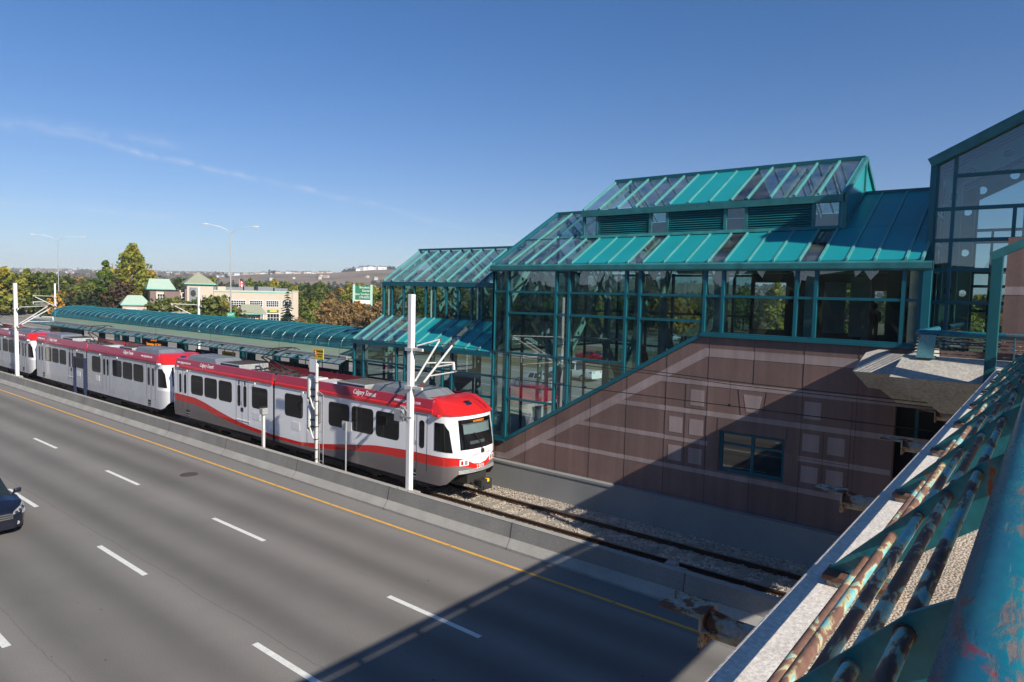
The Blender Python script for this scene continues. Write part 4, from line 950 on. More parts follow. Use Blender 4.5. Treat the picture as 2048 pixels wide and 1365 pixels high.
for z in (5.75, 7.43, 8.3, 9.3): rf.box(-18.61, -18.53, 22.0, 31.2, z-0.05, z+0.05)
rear = rf.build('rear_glazing', M['teal'], parent=BLD)
MB().poly([(-18.58, 31.17, 1.1), (-10.9, 31.17, 1.1), (-10.9, 31.17, 9.4), (-18.58, 31.17, 9.4)]).poly([(-18.57, 22, 5.7), (-18.57, 31.2, 5.7), (-18.57, 31.2, 9.42), (-18.57, 26.6, 12.0), (-18.57, 22, 9.42)]).build_each('pane', G_WALL, parent=rear, fix=False)
fl = MB(); fl.box(-9.3, -2.9, 22.35, 31.1, 6.2, 6.45); fl.prism([(-17.9, 1.1), (-17.4, 1.1), (-9.3, 6.2), (-9.3, 6.45), (-9.6, 6.45), (-17.9, 1.25)], 'y', 22.4, 24.5); fl.build('floor_slab', M['grey_int'], parent=BLD)
sp_ = MB(); sp_.prism([(-17.6, 1.3), (-9.4, 6.45), (-9.4, 7.4), (-17.6, 2.25)], 'y', 24.5, 24.58); sp_.build('stair_balustrade', M['teal_dark'], parent=BLD)
MB().box(-9.3, -9.1, 24.6, 31.1, 1.1, 6.2).build('inner_wall', M['grey_int'], parent=BLD)
iw = MB(); iw.box(-8.2, -8.0, 27.5, 31, 6.45, 9.3); iw.box(-4.4, -3.0, 25.5, 31, 6.45, 9.3); iw.build('kiosk_wall', M['dark_int'], parent=BLD)
po = MB(); po.box(-5.62, -4.98, 26.0, 26.06, 7.0, 9.1); po.build('poster_panel', M['pale_int'], parent=BLD)
po = MB(); po.box(-4.96, -4.86, 26.0, 26.1, 6.45, 9.2); po.box(-4.86, -4.0, 26.0, 26.06, 8.6, 9.1); po.build('poster_frame', M['red_side'], parent=BLD)
MB().box(-6.4, -5.7, 25.7, 25.76, 7.1, 8.9).build('poster_panel', M['grey_int'], parent=BLD)
# -- frames inside: columns and pale green girders with holes
for x in (-18.2, -15.07, -11.98, -8.95, -6.0, -3.15):
    b = MB(); b.box(x-0.13, x+0.13, 22.35, 22.62, 1.1 if x < -17 else zlow(x)-0.1, rz(22.5)-0.1); b.box(x-0.13, x+0.13, 30.6, 30.87, 1.1, rz(30.7)-0.1); b.build('column', M['galv'], parent=BLD)
    if x < -11 or x > -4:
        b = MB(); holed(b, (x, 22.4, rz(22.4)-0.28), (x, 26.55, rz(26.55)-0.28), 0.34, (1, 0, 0)); holed(b, (x, 26.65, rz(26.65)-0.28), (x, 30.8, rz(30.8)-0.28), 0.34, (1, 0, 0))
        holed(b, (x, 22.6, 7.9), (x, 24.6, 10.2), 0.30, (1, 0, 0)); holed(b, (x, 30.6, 7.9), (x, 28.6, 10.2), 0.30, (1, 0, 0))
        if x < -11: holed(b, (x, 26.6, 4.6), (x, 24.2, 7.6), 0.36, (1, 0, 0)); holed(b, (x, 26.6, 4.6), (x, 29.0, 7.6), 0.36, (1, 0, 0)); holed(b, (x, 24.2, 7.6), (x, 25.6, 10.9), 0.3, (1, 0, 0)); holed(b, (x, 29.0, 7.6), (x, 27.6, 10.9), 0.3, (1, 0, 0)); b.box(x-0.16, x+0.16, 26.44, 26.76, 1.1, 5.2)
        b.build('girder', M['truss'], parent=BLD)
for x in (-14.9, -10.35, -7.5, -6.6):
    b = MB(); holed(b, (x, 24.2, mz(24.2)-0.22), (x, 26.55, mz(26.55)-0.22), 0.26, (1, 0, 0)); holed(b, (x, 26.65, mz(26.65)-0.22), (x, 29, mz(29)-0.22), 0.26, (1, 0, 0)); b.build('girder', M['truss'], parent=BLD)
b = MB(); b.tube([(-16.9, 23.6, 1.1), (-16.9, 23.6, 7.0)], 0.09, 10); b.tube([(-12.0, 24.7, 1.1), (-12.0, 24.7, 8.2)], 0.10, 10); b.tube([(-16.6, 24.7, 6.4), (-13.4, 24.7, 6.4)], 0.05, 8); b.tube([(-13.6, 28.0, 1.1), (-13.6, 28.0, 6.5)], 0.1, 10); b.build('pipe', M['galv_pale'], parent=BLD)
b = MB(); 
for x, y, h in ((-16.4, 29.5, 2.1), (-14.2, 29.8, 1.9), (-12.4, 29.4, 2.0)): b.box(x-0.4, x+0.4, y-0.3, y+0.3, 1.1, 1.1+h)
b.build('ticket_machine', M['galv_pale'], parent=BLD, bevel=0.04)
# -- lower wings to the left
def bz(y): return 8.72+0.66*(y-24.0) if y <= 26.6 else 8.72+0.66*2.6-0.66*(y-26.6)
def cz(y): return 5.70+0.585*(y-21.97)
PX = [-28.0, -27.36, -26.46, -25.66, -24.82, -24.16, -23.36, -22.52, -21.68, -21.04, -20.3, -19.45, -18.62]
fb = MB(); fb.box(-28.06, -18.6, 23.93, 24.12, 8.48, 8.70); fb.box(-28.05, -18.6, 23.95, 24.08, 6.78, 6.92)
for x in PX: fb.box(x-0.045, x+0.045, 23.97, 24.09, 6.9, 8.5)
for x in (-28.0,):
    for y in (24.0,): fb.box(x-0.06, x+0.06, y-0.06, y+0.06, 5.6, 8.5)
wing = fb.build('clerestory_frame', M['teal'], parent=BLD)
fb = MB(); fb.beam((-28.0, 29.2, 8.6), (-18.6, 29.2, 8.6), 0.14, 0.2); fb.box(-28.05, -18.6, 29.14, 29.26, 6.78, 6.92); fb.build_each('clerestory_frame', M['teal'], parent=BLD)
MB().poly([(-28, 24.02, 6.9), (-18.6, 24.02, 6.9), (-18.6, 24.02, 8.5), (-28, 24.02, 8.5)]).poly([(-28, 29.2, 6.9), (-18.6, 29.2, 6.9), (-18.6, 29.2, 8.5), (-28, 29.2, 8.5)]).build_each('pane', G_WALL, parent=wing, fix=False)
for i in range(len(PX)-1):
    MB().poly(slope_quad(PX[i], PX[i+1], 23.98, 26.6, 0.02, bz)).build('roof_pane', G_ROOF, parent=BLD, fix=False)
    if i % 2 == 0: MB().poly(slope_quad(PX[i], PX[min(i+2, 12)], 26.6, 29.25, 0.02, bz)).build('roof_pane', G_ROOF, parent=BLD, fix=False)
for x in PX:
    b = MB(); b.beam((x, 23.98, bz(23.98)+0.05), (x, 26.6, bz(26.6)+0.05), 0.07, 0.09); b.beam((x, 26.6, bz(26.6)+0.05), (x, 29.2, bz(29.2)+0.05), 0.07, 0.09); b.build('glazing_bar', M['bar'], parent=BLD)
MB().box(-28.06, -18.6, 26.53, 26.67, bz(26.6)+0.05, bz(26.6)+0.16).build('ridge_cap', M['teal'], parent=BLD)
CX = [-27.95, -27.2, -26.4, -25.55, -24.72, -24.1, -23.3, -22.45, -21.62, -21.02, -20.2, -19.4, -18.62]
for i in range(len(CX)-1):
    x0, x1 = CX[i], CX[i+1]
    if x1 < -24.6 or (x0 == -21.62): MB().poly(slope_quad(x0, x1, 21.95, 23.95, 0.02, cz)).build('roof_pane', G_ROOF, parent=BLD, fix=False)
    else: slope_slab(x0+0.03, x1-0.03, 21.95, 23.95, cz).build('roof_panel', M['teal_panel'], parent=BLD, bevel=0.006)
for x in CX: MB().beam((x, 21.95, cz(21.95)+0.05), (x, 23.95, cz(23.95)+0.05), 0.07, 0.09).build('glazing_bar', M['bar'], parent=BLD)
fc = MB(); fc.box(-28.02, -18.62, 21.86, 22.06, 5.50, 5.70)
for x in (-27.9, -27.2, -24.7, -24.12, -21.6, -21.02): fc.box(x-0.05, x+0.05, 21.96, 22.08, 1.1, 5.5)
for z in (4.67, 3.75, 2.2): fc.box(-27.9, -18.6, 21.98, 22.06, z-0.045, z+0.045)
fc.beam((-28.0, 21.95, 5.66), (-28.0, 23.95, 6.85), 0.1, 0.14)
for z in (2.2, 3.75, 4.67, 5.55): fc.box(-27.97, -27.89, 22.0, 31.2, z-0.04, z+0.04)
for y in (22.0, 24.0, 29.2, 31.2): fc.box(-27.97, -27.87, y-0.05, y+0.05, 1.1, 5.6)
wing2 = fc.build('lean_to_frame', M['teal'], parent=BLD)
MB().poly([(-27.9, 22.02, 1.1), (-18.6, 22.02, 1.1), (-18.6, 22.02, 5.5), (-27.9, 22.02, 5.5)]).build('pane', G_WALL, parent=wing2, fix=False)
slope_slab(-28, -18.6, 29.25, 31.25, lambda y: 6.87-0.585*(y-29.25)).build('roof_panel', M['teal_panel'], parent=BLD)
for x in (-27.6, -24.4, -21.3):
    b = MB(); holed(b, (x, 22.3, cz(22.3)-0.25), (x, 24.0, cz(24.0)-0.25), 0.3, (1, 0, 0)); holed(b, (x, 24.1, bz(24.1)-0.25), (x, 26.6, bz(26.6)-0.25), 0.32, (1, 0, 0)); holed(b, (x, 26.6, bz(26.6)-0.25), (x, 29.1, bz(29.1)-0.25), 0.32, (1, 0, 0))
    holed(b, (x, 24.15, 3.6), (x, 24.15, 8.5), 0.3, (1, 0, 0)); holed(b, (x, 29.1, 3.6), (x, 29.1, 8.5), 0.3, (1, 0, 0)); holed(b, (x, 24.3, 7.0), (x, 25.9, 9.3), 0.26, (1, 0, 0)); holed(b, (x, 29.0, 7.0), (x, 27.3, 9.3), 0.26, (1, 0, 0)); b.build('girder', M['truss'], parent=BLD)
    b = MB(); b.box(x-0.12, x+0.12, 22.3, 22.54, 1.1, 5.5); b.box(x-0.12, x+0.12, 24.05, 24.3, 1.1, 3.6); b.box(x-0.12, x+0.12, 28.95, 29.2, 1.1, 3.6); b.build('column', M['galv'], parent=BLD)
b = MB(); b.beam((-26.8, 24.8, 1.1), (-22.5, 24.8, 4.3), 1.6, 0.3); b.build('stair_flight', M['pale_int'], parent=BLD)
# people inside
def person(label, loc, h, pose=0.0):
    root = bpy.data.objects.new('person', None)
    me = bpy.data.meshes.new('person'); k = h/1.75
    V = [(0,0,0.95),(0,0,1.15),(0,0,1.40),(0,0,1.50),(0,0.02,1.62),(0,0.02,1.74),(-0.19,0,1.40),(-0.25,0.02,1.12),(-0.12,0.16,1.02),(0.19,0,1.40),(0.25,0.02,1.12),(0.12,0.16,1.05),(-0.09,0,0.9),(-0.10,0.02,0.48),(-0.10,-0.02,0.08),(-0.10,0.14,0.03),(0.09,0,0.9),(0.11,0.05,0.48),(0.11,0.0,0.08),(0.11,0.16,0.03)]
    E_ = [(0,1),(1,2),(2,3),(3,4),(4,5),(2,6),(6,7),(7,8),(2,9),(9,10),(10,11),(0,12),(12,13),(13,14),(14,15),(0,16),(16,17),(17,18),(18,19)]
    Rr = [0.15,0.14,0.16,0.055,0.095,0.07,0.075,0.05,0.04,0.075,0.05,0.04,0.09,0.065,0.045,0.04,0.09,0.065,0.045,0.04]
    me.from_pydata([(x*k, y*k, z*k) for x, y, z in V], E_, []); bpy.data.objects.remove(root)
    o = bpy.data.objects.new('person', me); COL.objects.link(o); o.location = loc; o.rotation_euler = (0, 0, pose)
    s_ = o.modifiers.new('skin', 'SKIN'); u_ = o.modifiers.new('sub', 'SUBSURF'); u_.levels = u_.render_levels = 2
    for i, v in enumerate(me.skin_vertices[0].data): v.radius = (Rr[i]*k*1.1, Rr[i]*k*0.85)
    me.skin_vertices[0].data[0].use_root = True
    me.materials.append(M['cloth']); ORG[o.name] = Vector(loc)
    hd = MB(); hd.tube([(loc[0], loc[1], loc[2]+k*z) for z in (1.5, 1.54, 1.60, 1.66, 1.72, 1.76)], [k*r_ for r_ in (0.05, 0.085, 0.105, 0.108, 0.085, 0.03)], 12)
    o2 = MB(); o2.v = [(v[0]-loc[0], v[1]-loc[1], v[2]-loc[2]) for v in hd.v]; o2.f = hd.f; o2.m = hd.m
    ORG[o.name] = Vector((0, 0, 0)); o2.build('hair', M['black'], parent=o, smooth=True); ORG[o.name] = Vector(loc)
    return tag(o, label, 'person')
person('person in dark clothes on the stairs just above the slanted stone sill', (-12.25, 23.3, 4.66), 1.75, R(200))
p_ = at(517, 49.5); person('person waiting on the platform, only the head showing above the tram roof', (p_.x, p_.y, 1.1), 1.8, R(190))
person('dark figure standing upstairs near the right end of the glass front', (-5.25, 28.3, 6.45), 1.75, R(160))

# ================================================================ PLATFORM CANOPY
CAN = thing('platform_canopy', 'long platform canopy with a teal glazed barrel vault over a pale green flat roof', 'canopy', (-52, 26.6, 1.1))
XL, XR = -76.0, -28.1
b = MB(); b.prism([(21.75, 4.77), (24.05, 4.87), (24.05, 4.78), (21.75, 4.66)], 'x', XL, XR); b.build('flat_roof', M['pale_roof'], parent=CAN)
b = MB(); b.prism([(31.45, 4.77), (29.15, 4.87), (29.15, 4.78), (31.45, 4.66)], 'x', XL, XR); b.build('flat_roof', M['pale_roof'], parent=CAN)
b = MB(); b.box(XL-0.4, XR, 21.64, 21.75, 4.64, 4.81); b.build('edge_gutter', M['galv'], parent=CAN); b = MB(); b.box(XL-0.4, XR, 31.45, 31.54, 4.62, 4.80); b.build('edge_gutter', M['galv'], parent=CAN)
def vault(t): a = math.pi*t; return (26.6-2.6*math.cos(a), 4.87+1.0*math.sin(a)**0.66)
vg = MB(); NV = 14
for i in range(NV):
    (y0, z0), (y1, z1) = vault(i/NV), vault((i+1)/NV)
    for k in range(10):
        xa, xb = -78.0+(XR+78)*k/10, -78.0+(XR+78)*(k+1)/10; vg.poly([(xa, y0, z0), (xb, y0, z0), (xb, y1, z1), (xa, y1, z1)])
vg.build('vault_glazing', G_TUBE, parent=CAN, smooth=True, fix=False)
ve = MB(); ve.poly([(-78.0, *vault(i/NV)) for i in range(NV+1)]); ve.build('vault_end', G_TUBE, parent=CAN, fix=False)
nrib = 42
for k in range(nrib+1):
    x = -78+(XR+78)*k/nrib; rb_ = MB(); rb_.tube([(x, vault(t/14)[0], vault(t/14)[1]+0.025) for t in range(15)], 0.035 if k else 0.07, 6); rb_.build('rib', M['teal'], parent=CAN)
kb = MB(); kb.box(-78.05, XR, 23.96, 24.06, 4.84, 4.94); kb.box(-78.05, XR, 29.14, 29.24, 4.84, 4.94); kb.build('vault_kerb', M['teal'], parent=CAN)
aw = MB(); ai = MB()
for k in range(80):
    x = XL+(XR-XL)*k/80; ai.beam((x, 21.66, 4.62), (x, 21.28, 4.44), 0.05, 0.08)
    xa, xb = x+0.05, x+(XR-XL)/80-0.03
    if k % 2 == 0 or rnd.random() < 0.4: aw.mesh([(xa, 21.66, 4.62), (xb, 21.66, 4.62), (xb, 21.28, 4.45), (xa, 21.28, 4.45)], [(0,1,2,3)])
ai.box(XL, XR, 21.26, 21.30, 4.38, 4.44); aw_ = ai.build('awning_frame', M['teal_dark'], parent=CAN); aw.build_each('awning_pane', M['roof_grey'], parent=aw_, fix=False)
for k in range(10):
    x = -31.5-4.9*k; b = MB(); b.box(x-0.2, x+0.2, 23.9, 24.3, 1.1, 4.9); b.build('column', M['teal_dark'], parent=CAN)
    b = MB(); b.box(x-0.2, x+0.2, 28.9, 29.3, 1.1, 4.9); b.build('column', M['teal_dark'], parent=CAN)
b = MB(); b.box(XL, XR, 24.0, 24.2, 4.45, 4.9); b.box(XL, XR, 29.0, 29.2, 4.45, 4.9); [b.box(-31.5-4.9*k-0.1, -31.5-4.9*k+0.1, 21.8, 31.4, 4.5, 4.72) for k in range(10)]; b.box(XL, XR, 28.95, 29.05, 2.4, 2.52); b.box(XL, XR, 28.95, 29.05, 3.3, 3.4); b.build('beam', M['teal_dark'], parent=CAN)
b = MB(); 
for k in range(9): b.box(-33.6-4.9*k, -32.4-4.9*k, 30.2, 30.6, 1.5, 1.6); b.box(-33.6-4.9*k, -33.5-4.9*k, 30.2, 30.6, 1.1, 1.5)
b.build('bench', M['galv'], parent=CAN)
def hang_sign(x0, x1, z0, z1, m, label, txt=None, tm=None, size=0.2, y=23.0):
    root = thing('hanging_sign', label, 'sign', ((x0+x1)/2, y, z0))
    MB().box(x0, x1, y-0.06, y+0.06, z0, z1).build('board', m, parent=root)
    b = MB(); [b.box(x-0.02, x+0.02, y-0.02, y+0.02, z1, 4.75) for x in (x0+0.2, x1-0.2)]; b.build('hanger', M['galv'], parent=root)
    if txt:
        n_ = len(txt)
        for i, s_ in enumerate(txt): text(s_, size, ((x0+x1)/2, y-0.065, z0+(z1-z0)*(n_-i-0.5)/n_), (1, 0, 0), (0, 0, 1), tm, root)
hang_sign(-32.2, -28.4, 3.3, 3.8, M['sign_navy'], 'dark platform sign reading To City Centre, nearest to the glass building', ['< To City Centre'], M['white'], 0.30)
hang_sign(-37.2, -33.4, 3.35, 3.85, M['sign_black'], 'black platform sign under the canopy edge above the leading tram', ['Brentwood'], M['galv'], 0.26)
hang_sign(-46.5, -43.9, 3.45, 3.85, M['sign_navy'], 'dark platform sign left of the small yellow sign under the canopy', ['Platform >'], M['galv'], 0.22)
hang_sign(-42.9, -41.4, 3.55, 3.95, M['sign_yellow'], 'small yellow warning sign hanging under the middle of the canopy', ['DANGER'], M['sign_black'], 0.24)
hang_sign(-55.0, -50.9, 3.55, 4.25, M['sign_black'], 'black display board with orange lettering hanging under the canopy', ['2:14 PM', 'September 18, 2012'], M['led'], 0.30)
hang_sign(-72.4, -67.0, 3.65, 4.15, M['sign_black'], 'long black platform sign at the far left end of the canopy', ['To City Centre'], M['galv'], 0.28)
hang_sign(-74.9, -72.6, 3.55, 4.15, M['sign_yellow'], 'yellow warning sign at the far left tip of the canopy', ['DANGER'], M['sign_black'], 0.3)

# ================================================================ ENTRANCE HALL AT THE END OF THE BRIDGE
HALL = thing('entrance_hall', 'tall gabled teal and glass hall at the right edge, behind the bridge railing', 'building', (1.5, 26.5, 6.0))
YH = 23.0
def hz(x): return 12.30+0.50*(x+2.95) if x <= 2.6 else 12.30+0.5*5.55-0.5*(x-2.6)
HX = [-2.85, -2.42, -1.0, 0.6, 2.2, 3.8, 5.4, 7.0, 8.0]
fr = MB()
for x in HX: 
    zt = hz(x)-0.1; 
    fr.box(x-0.045, x+0.045, YH-0.02, YH+0.12, 6.5, 10.93 if x == -1.0 else zt)
fr.box(-3.02, -2.86, YH-0.10, YH+0.25, 6.3, hz(-2.95)-0.05)
for z in (10.93, 10.04, 9.2, 8.27, 7.1): fr.box(-2.9, 8, YH-0.01, YH+0.11, z-0.05, z+0.05)
fr.box(-2.42, 8, YH-0.01, YH+0.11, 11.81, 11.90)
fr.build('glass_front_frame', M['teal'], parent=HALL)
ra = MB(); ra.beam((-3.05, YH-0.04, hz(-3.05)), (2.6, YH-0.04, hz(2.6)), 0.26, 0.24, up=(0, 1, 0)); ra.beam((2.6, YH-0.04, hz(2.6)), (8.2, YH-0.04, hz(8.2)), 0.26, 0.24, up=(0, 1, 0)); ra.build('gable_fascia', M['teal_fade'], parent=HALL)
MB().poly([(-2.9, YH+0.05, 6.5), (8, YH+0.05, 6.5), (8, YH+0.05, hz(8)), (2.6, YH+0.05, hz(2.6)), (-2.9, YH+0.05, hz(-2.9))]).build('pane', G_WALL, parent=HALL, fix=False)
rb2 = MB()
for x in HX: rb2.box(x-0.05, x+0.05, 30.0, 30.1, 6.5, hz(x)-0.1)
for x in (-1.9, -0.4): rb2.box(x-0.04, x+0.04, 30.0, 30.1, 6.5, 10.93)
for z in (10.93, 10.5, 9.4, 8.9, 8.0, 7.1): rb2.box(-2.9, 8, 30.01, 30.09, z-0.05, z+0.05)
rb2.build('rear_frame', M['teal_dark'], parent=HALL)
rfz = MB()
for xa, xb in ((-2.95, 2.6), (2.6, 8.1)):
    rfz.mesh([(xa, YH+0.1, hz(xa)+0.02), (xb, YH+0.1, hz(xb)+0.02), (xb, 30.1, hz(xb)+0.02), (xa, 30.1, hz(xa)+0.02), (xa, YH+0.1, hz(xa)-0.06), (xb, YH+0.1, hz(xb)-0.06), (xb, 30.1, hz(xb)-0.06), (xa, 30.1, hz(xa)-0.06)], [(0,1,2,3), (7,6,5,4), (0,4,5,1), (1,5,6,2), (2,6,7,3), (3,7,4,0)])
    for y in np.arange(YH+0.5, 30, 0.42): rfz.beam((xa, y, hz(xa)-0.10), (xb, y, hz(xb)-0.10), 0.10, 0.08)
rfz.build('roof', M['teal_louvre'], parent=HALL)
for y in (24.2, 28.4):
    b = MB(); holed(b, (-2.6, y, hz(-2.6)-0.55), (2.6, y, hz(2.6)-0.55), 0.50, (0, 1, 0), r=0.13, spacing=0.95); holed(b, (2.6, y, hz(2.6)-0.55), (7.8, y, hz(7.8)-0.55), 0.50, (0, 1, 0), r=0.13, spacing=0.95)
    holed(b, (-2.55, y, 6.5), (-2.55, y, hz(-2.5)-0.4), 0.42, (0, 1, 0), r=0.12, spacing=1.5); b.build('girder', M['truss'], parent=HALL)
sw = MB(); [sw.box(-3.0, -2.9, y-0.05, y+0.05, 6.3, 12.2) for y in np.arange(23.3, 30.2, 1.35)]; [sw.box(-2.99, -2.91, 23.2, 30, z-0.05, z+0.05) for z in (7.1, 8.27, 9.2, 10.04, 10.93, 12.2)]; sw.build('side_frame', M['teal'], parent=HALL)
MB().box(-2.9, 8, 23.1, 31, 6.2, 6.45).build('floor_slab', M['grey_int'], parent=HALL)
MB().poly([(-2.94, 23.2, 6.4), (-2.94, 30, 6.4), (-2.94, 30, 12.2), (-2.94, 23.2, 12.2)]).build('side_pane', G_WALL, parent=HALL, fix=False)
ln = MB(); ln.box(1.7, 4.7, 21.3, 25.2, 13.2, 16.2); ln.prism([(1.6, 16.2), (4.8, 16.2), (3.2, 17.7)], 'y', 21.2, 25.3); ln.build('unseen_roof_lantern', M['teal_panel'], parent=HALL)  # unseen lantern added to cast the peaked shadow on the station roof
lp = MB(); [lp.box(x-0.15, x+0.15, 21.3, 21.6, 6.5, 13.2) for x in (1.85, 4.55)]; lp.build('unseen_lantern_post', M['teal'], parent=HALL)
bw = MB(); bw.box(-1.06, 8, 22.3, 22.75, 6.93, 10.02); bw.build('brown_wall', M['brown'], parent=HALL)
bs = MB(); bs.box(-1.06, 8, 22.294, 22.3, 8.5, 8.72); bs.build('stone_band', M['pink'], parent=HALL)

# ================================================================ FOOTBRIDGE
BR = thing('footbridge', 'concrete footbridge deck in the right foreground with a pale smooth edge and pebbled kerb', 'bridge', (1.5, 8, 5.6))
XE, ZK = -0.87, 6.88
b = MB(); b.prism([(XE, 6.86), (XE-0.0, 6.55), (XE+0.4, 6.15), (3.6, 6.15), (3.9, 6.4), (3.9, ZK), (3.3, ZK), (3.3, 6.45), (-0.02, 6.45), (-0.02, 6.86)], 'y', -14, 18.4); b.build('deck', M['concrete'], parent=BR)
b = MB(); b.box(XE, -0.672, -14, 17.45, 6.78, ZK); b.build('kerb_edge', M['kerb'], parent=BR, bevel=0.012)
b = MB(); b.box(-0.67, -0.02, -14, 17.45, 6.79, ZK-0.004); b.build('kerb_top', M['aggregate'], parent=BR)
# landing blocks beside the building
def block(xl, y, zt, depth):
    """parapet with a sloping outer face and an undercut, its inner side dropping to the floor"""
    b = MB(); XRt = 9.0
    rows = [(xl+0.50, y+1.10, 6.40), (xl+0.45, y+1.08, zt), (xl+0.14, y+0.80, zt), (xl, y, zt-0.46), (xl+0.30, y+0.42, zt-0.90), (xl+0.60, y+0.46, zt-0.93), (xl+0.95, y+0.80, zt-1.28), (xl+1.1, y+1.2, zt-1.28)]
    n_ = len(rows)
    for x, yy, z in rows: b.v += [(x, yy, z), (XRt, yy, z), (x, y+depth, z)]
    for i in range(n_-1):
        b.f.append((i*3, i*3+1, i*3+4, i*3+3)); b.m.append(0); b.f.append((i*3+2, i*3, i*3+3, i*3+5)); b.m.append(0)
    b.box(xl+0.4, XRt, y+1.05, y+depth, 6.0, 6.42)
    return b
block(-2.86, 17.5, 6.98, 4.45).build('landing_block', M['precast'], parent=BR)
block(-4.04, 19.45, 6.86, 2.52).build('landing_block', M['precast'], parent=BR)
# -- railing of the bridge
TP = worn('worn_teal_plate', (0.006, 0.13, 0.155), (0.17, 0.05, 0.022), 0.335, scale=5, rough=0.42, edge=(0.03, 0.17, 0.19))
def handrail_mat():
    m, n, l, p = new_mat('scratched_handrail'); tcn = NN(n, 'ShaderNodeTexCoord')
    def noise(stretch, sc, det, dist=0.0):
        mp = NN(n, 'ShaderNodeMapping'); mp.inputs['Scale'].default_value = stretch; l.new(tcn.outputs['Object'], mp.inputs['Vector'])
        no = NN(n, 'ShaderNodeTexNoise'); no.inputs['Scale'].default_value = sc; no.inputs['Detail'].default_value = det; no.inputs['Roughness'].default_value = 0.68; no.inputs['Distortion'].default_value = dist; l.new(mp.outputs[0], no.inputs['Vector']); return no.outputs['Fac']
    def mth(op, a, b):
        q = NN(n, 'ShaderNodeMath', operation=op, use_clamp=True)
        for i, v in enumerate((a, b)):
            if isinstance(v, (int, float)): q.inputs[i].default_value = v
            else: l.new(v, q.inputs[i])
        return q.outputs[0]
    def step(v, a, b):
        r_ = NN(n, 'ShaderNodeMapRange', interpolation_type='SMOOTHSTEP'); r_.inputs['From Min'].default_value = a; r_.inputs['From Max'].default_value = b; l.new(v, r_.inputs['Value']); return r_.outputs[0]
    def mix(f, a, b):
        q = NN(n, 'ShaderNodeMix', data_type='RGBA'); l.new(f, q.inputs[0])
        for i, v in ((6, a), (7, b)):
            if isinstance(v, tuple): q.inputs[i].default_value = (*v, 1)
            else: l.new(v, q.inputs[i])
        return q.outputs[2]
    base = mix(step(noise((1, 0.4, 1), 5, 4), 0.35, 0.7), (0.004, 0.105, 0.165), (0.012, 0.185, 0.205))
    sx = NN(n, 'ShaderNodeSeparateXYZ'); l.new(tcn.outputs['Object'], sx.inputs[0])
    side = NN(n, 'ShaderNodeMapRange'); side.inputs['From Min'].default_value = 0.33; side.inputs['From Max'].default_value = 0.42; side.inputs['To Min'].default_value = -0.10; side.inputs['To Max'].default_value = 0.10; l.new(sx.outputs[0], side.inputs['Value'])
    wear_ = NN(n, 'ShaderNodeMath', operation='ADD'); l.new(noise((1.3, 0.45, 1.3), 6.5, 6, 0.6), wear_.inputs[0]); l.new(side.outputs[0], wear_.inputs[1])
    patch = step(wear_.outputs[0], 0.44, 0.56)
    fine = step(noise((26, 3.0, 26), 3, 12), 0.42, 0.58)
    cross = step(noise((3, 38, 3), 2.2, 10), 0.50, 0.66)
    rust = mth('MULTIPLY', patch, mth('ADD', mth('MULTIPLY', fine, 0.75), mth('MULTIPLY', cross, 0.45)))
    rc = mix(noise((1, 1, 1), 40, 5), (0.075, 0.035, 0.025), (0.25, 0.155, 0.115))
    red = mth('MULTIPLY', step(noise((1, 0.6, 1), 3.4, 9, 0.8), 0.615, 0.65), step(noise((20, 5, 20), 3, 8), 0.36, 0.52))
    scr = mth('MULTIPLY', step(noise((60, 1.2, 60), 2, 3), 0.66, 0.70), step(noise((2, 1, 2), 3, 3), 0.45, 0.6))
    c = mix(rust, base, rc); c = mix(red, c, (0.22, 0.028, 0.035)); c = mix(mth('MULTIPLY', scr, 0.6), c, (0.30, 0.34, 0.33))
    l.new(c, p.inputs['Base Color']); rg_ = NN(n, 'ShaderNodeMapRange'); rg_.inputs['To Min'].default_value = 0.27; rg_.inputs['To Max'].default_value = 0.75; l.new(rust, rg_.inputs['Value']); l.new(rg_.outputs[0], p.inputs['Roughness'])
    bp = NN(n, 'ShaderNodeBump'); bp.inputs['Strength'].default_value = 0.4; bp.inputs['Distance'].default_value = 0.003; bp.invert = True; l.new(rust, bp.inputs['Height']); l.new(bp.outputs[0], p.inputs['Normal'])
    return m
TR_ = handrail_mat()
PIPE = worn('flaking_pipe_paint', (0.17, 0.46, 0.48), (0.165, 0.085, 0.06), 0.51, scale=10, stretch=(1.3, 0.42, 1.3), rough=0.5, edge=(0.46, 0.42, 0.22), detail=4.0)
RUSTW = worn('rusty_white_bracket', (0.38, 0.34, 0.295), (0.17, 0.068, 0.032), 0.47, scale=6.0, rough=0.6, edge=(0.40, 0.27, 0.14), detail=4.0)
BASE = worn('rusty_base_plate', (0.06, 0.16, 0.16), (0.13, 0.06, 0.035), 0.58, scale=12, rough=0.7)
RAIL = thing('guard_railing', 'weathered teal railing of slanted plates and flaking pipes along the bridge edge', 'railing', (-0.4, 8, ZK))
PIPES = [(-0.602, 7.022), (-0.505, 7.158), (-0.405, 7.272), (-0.305, 7.385), (-0.205, 7.498)]
YP = [-1.87, -0.12, 1.63, 3.40, 5.15, 6.92, 8.67, 10.42, 12.18, 13.93, 15.68]
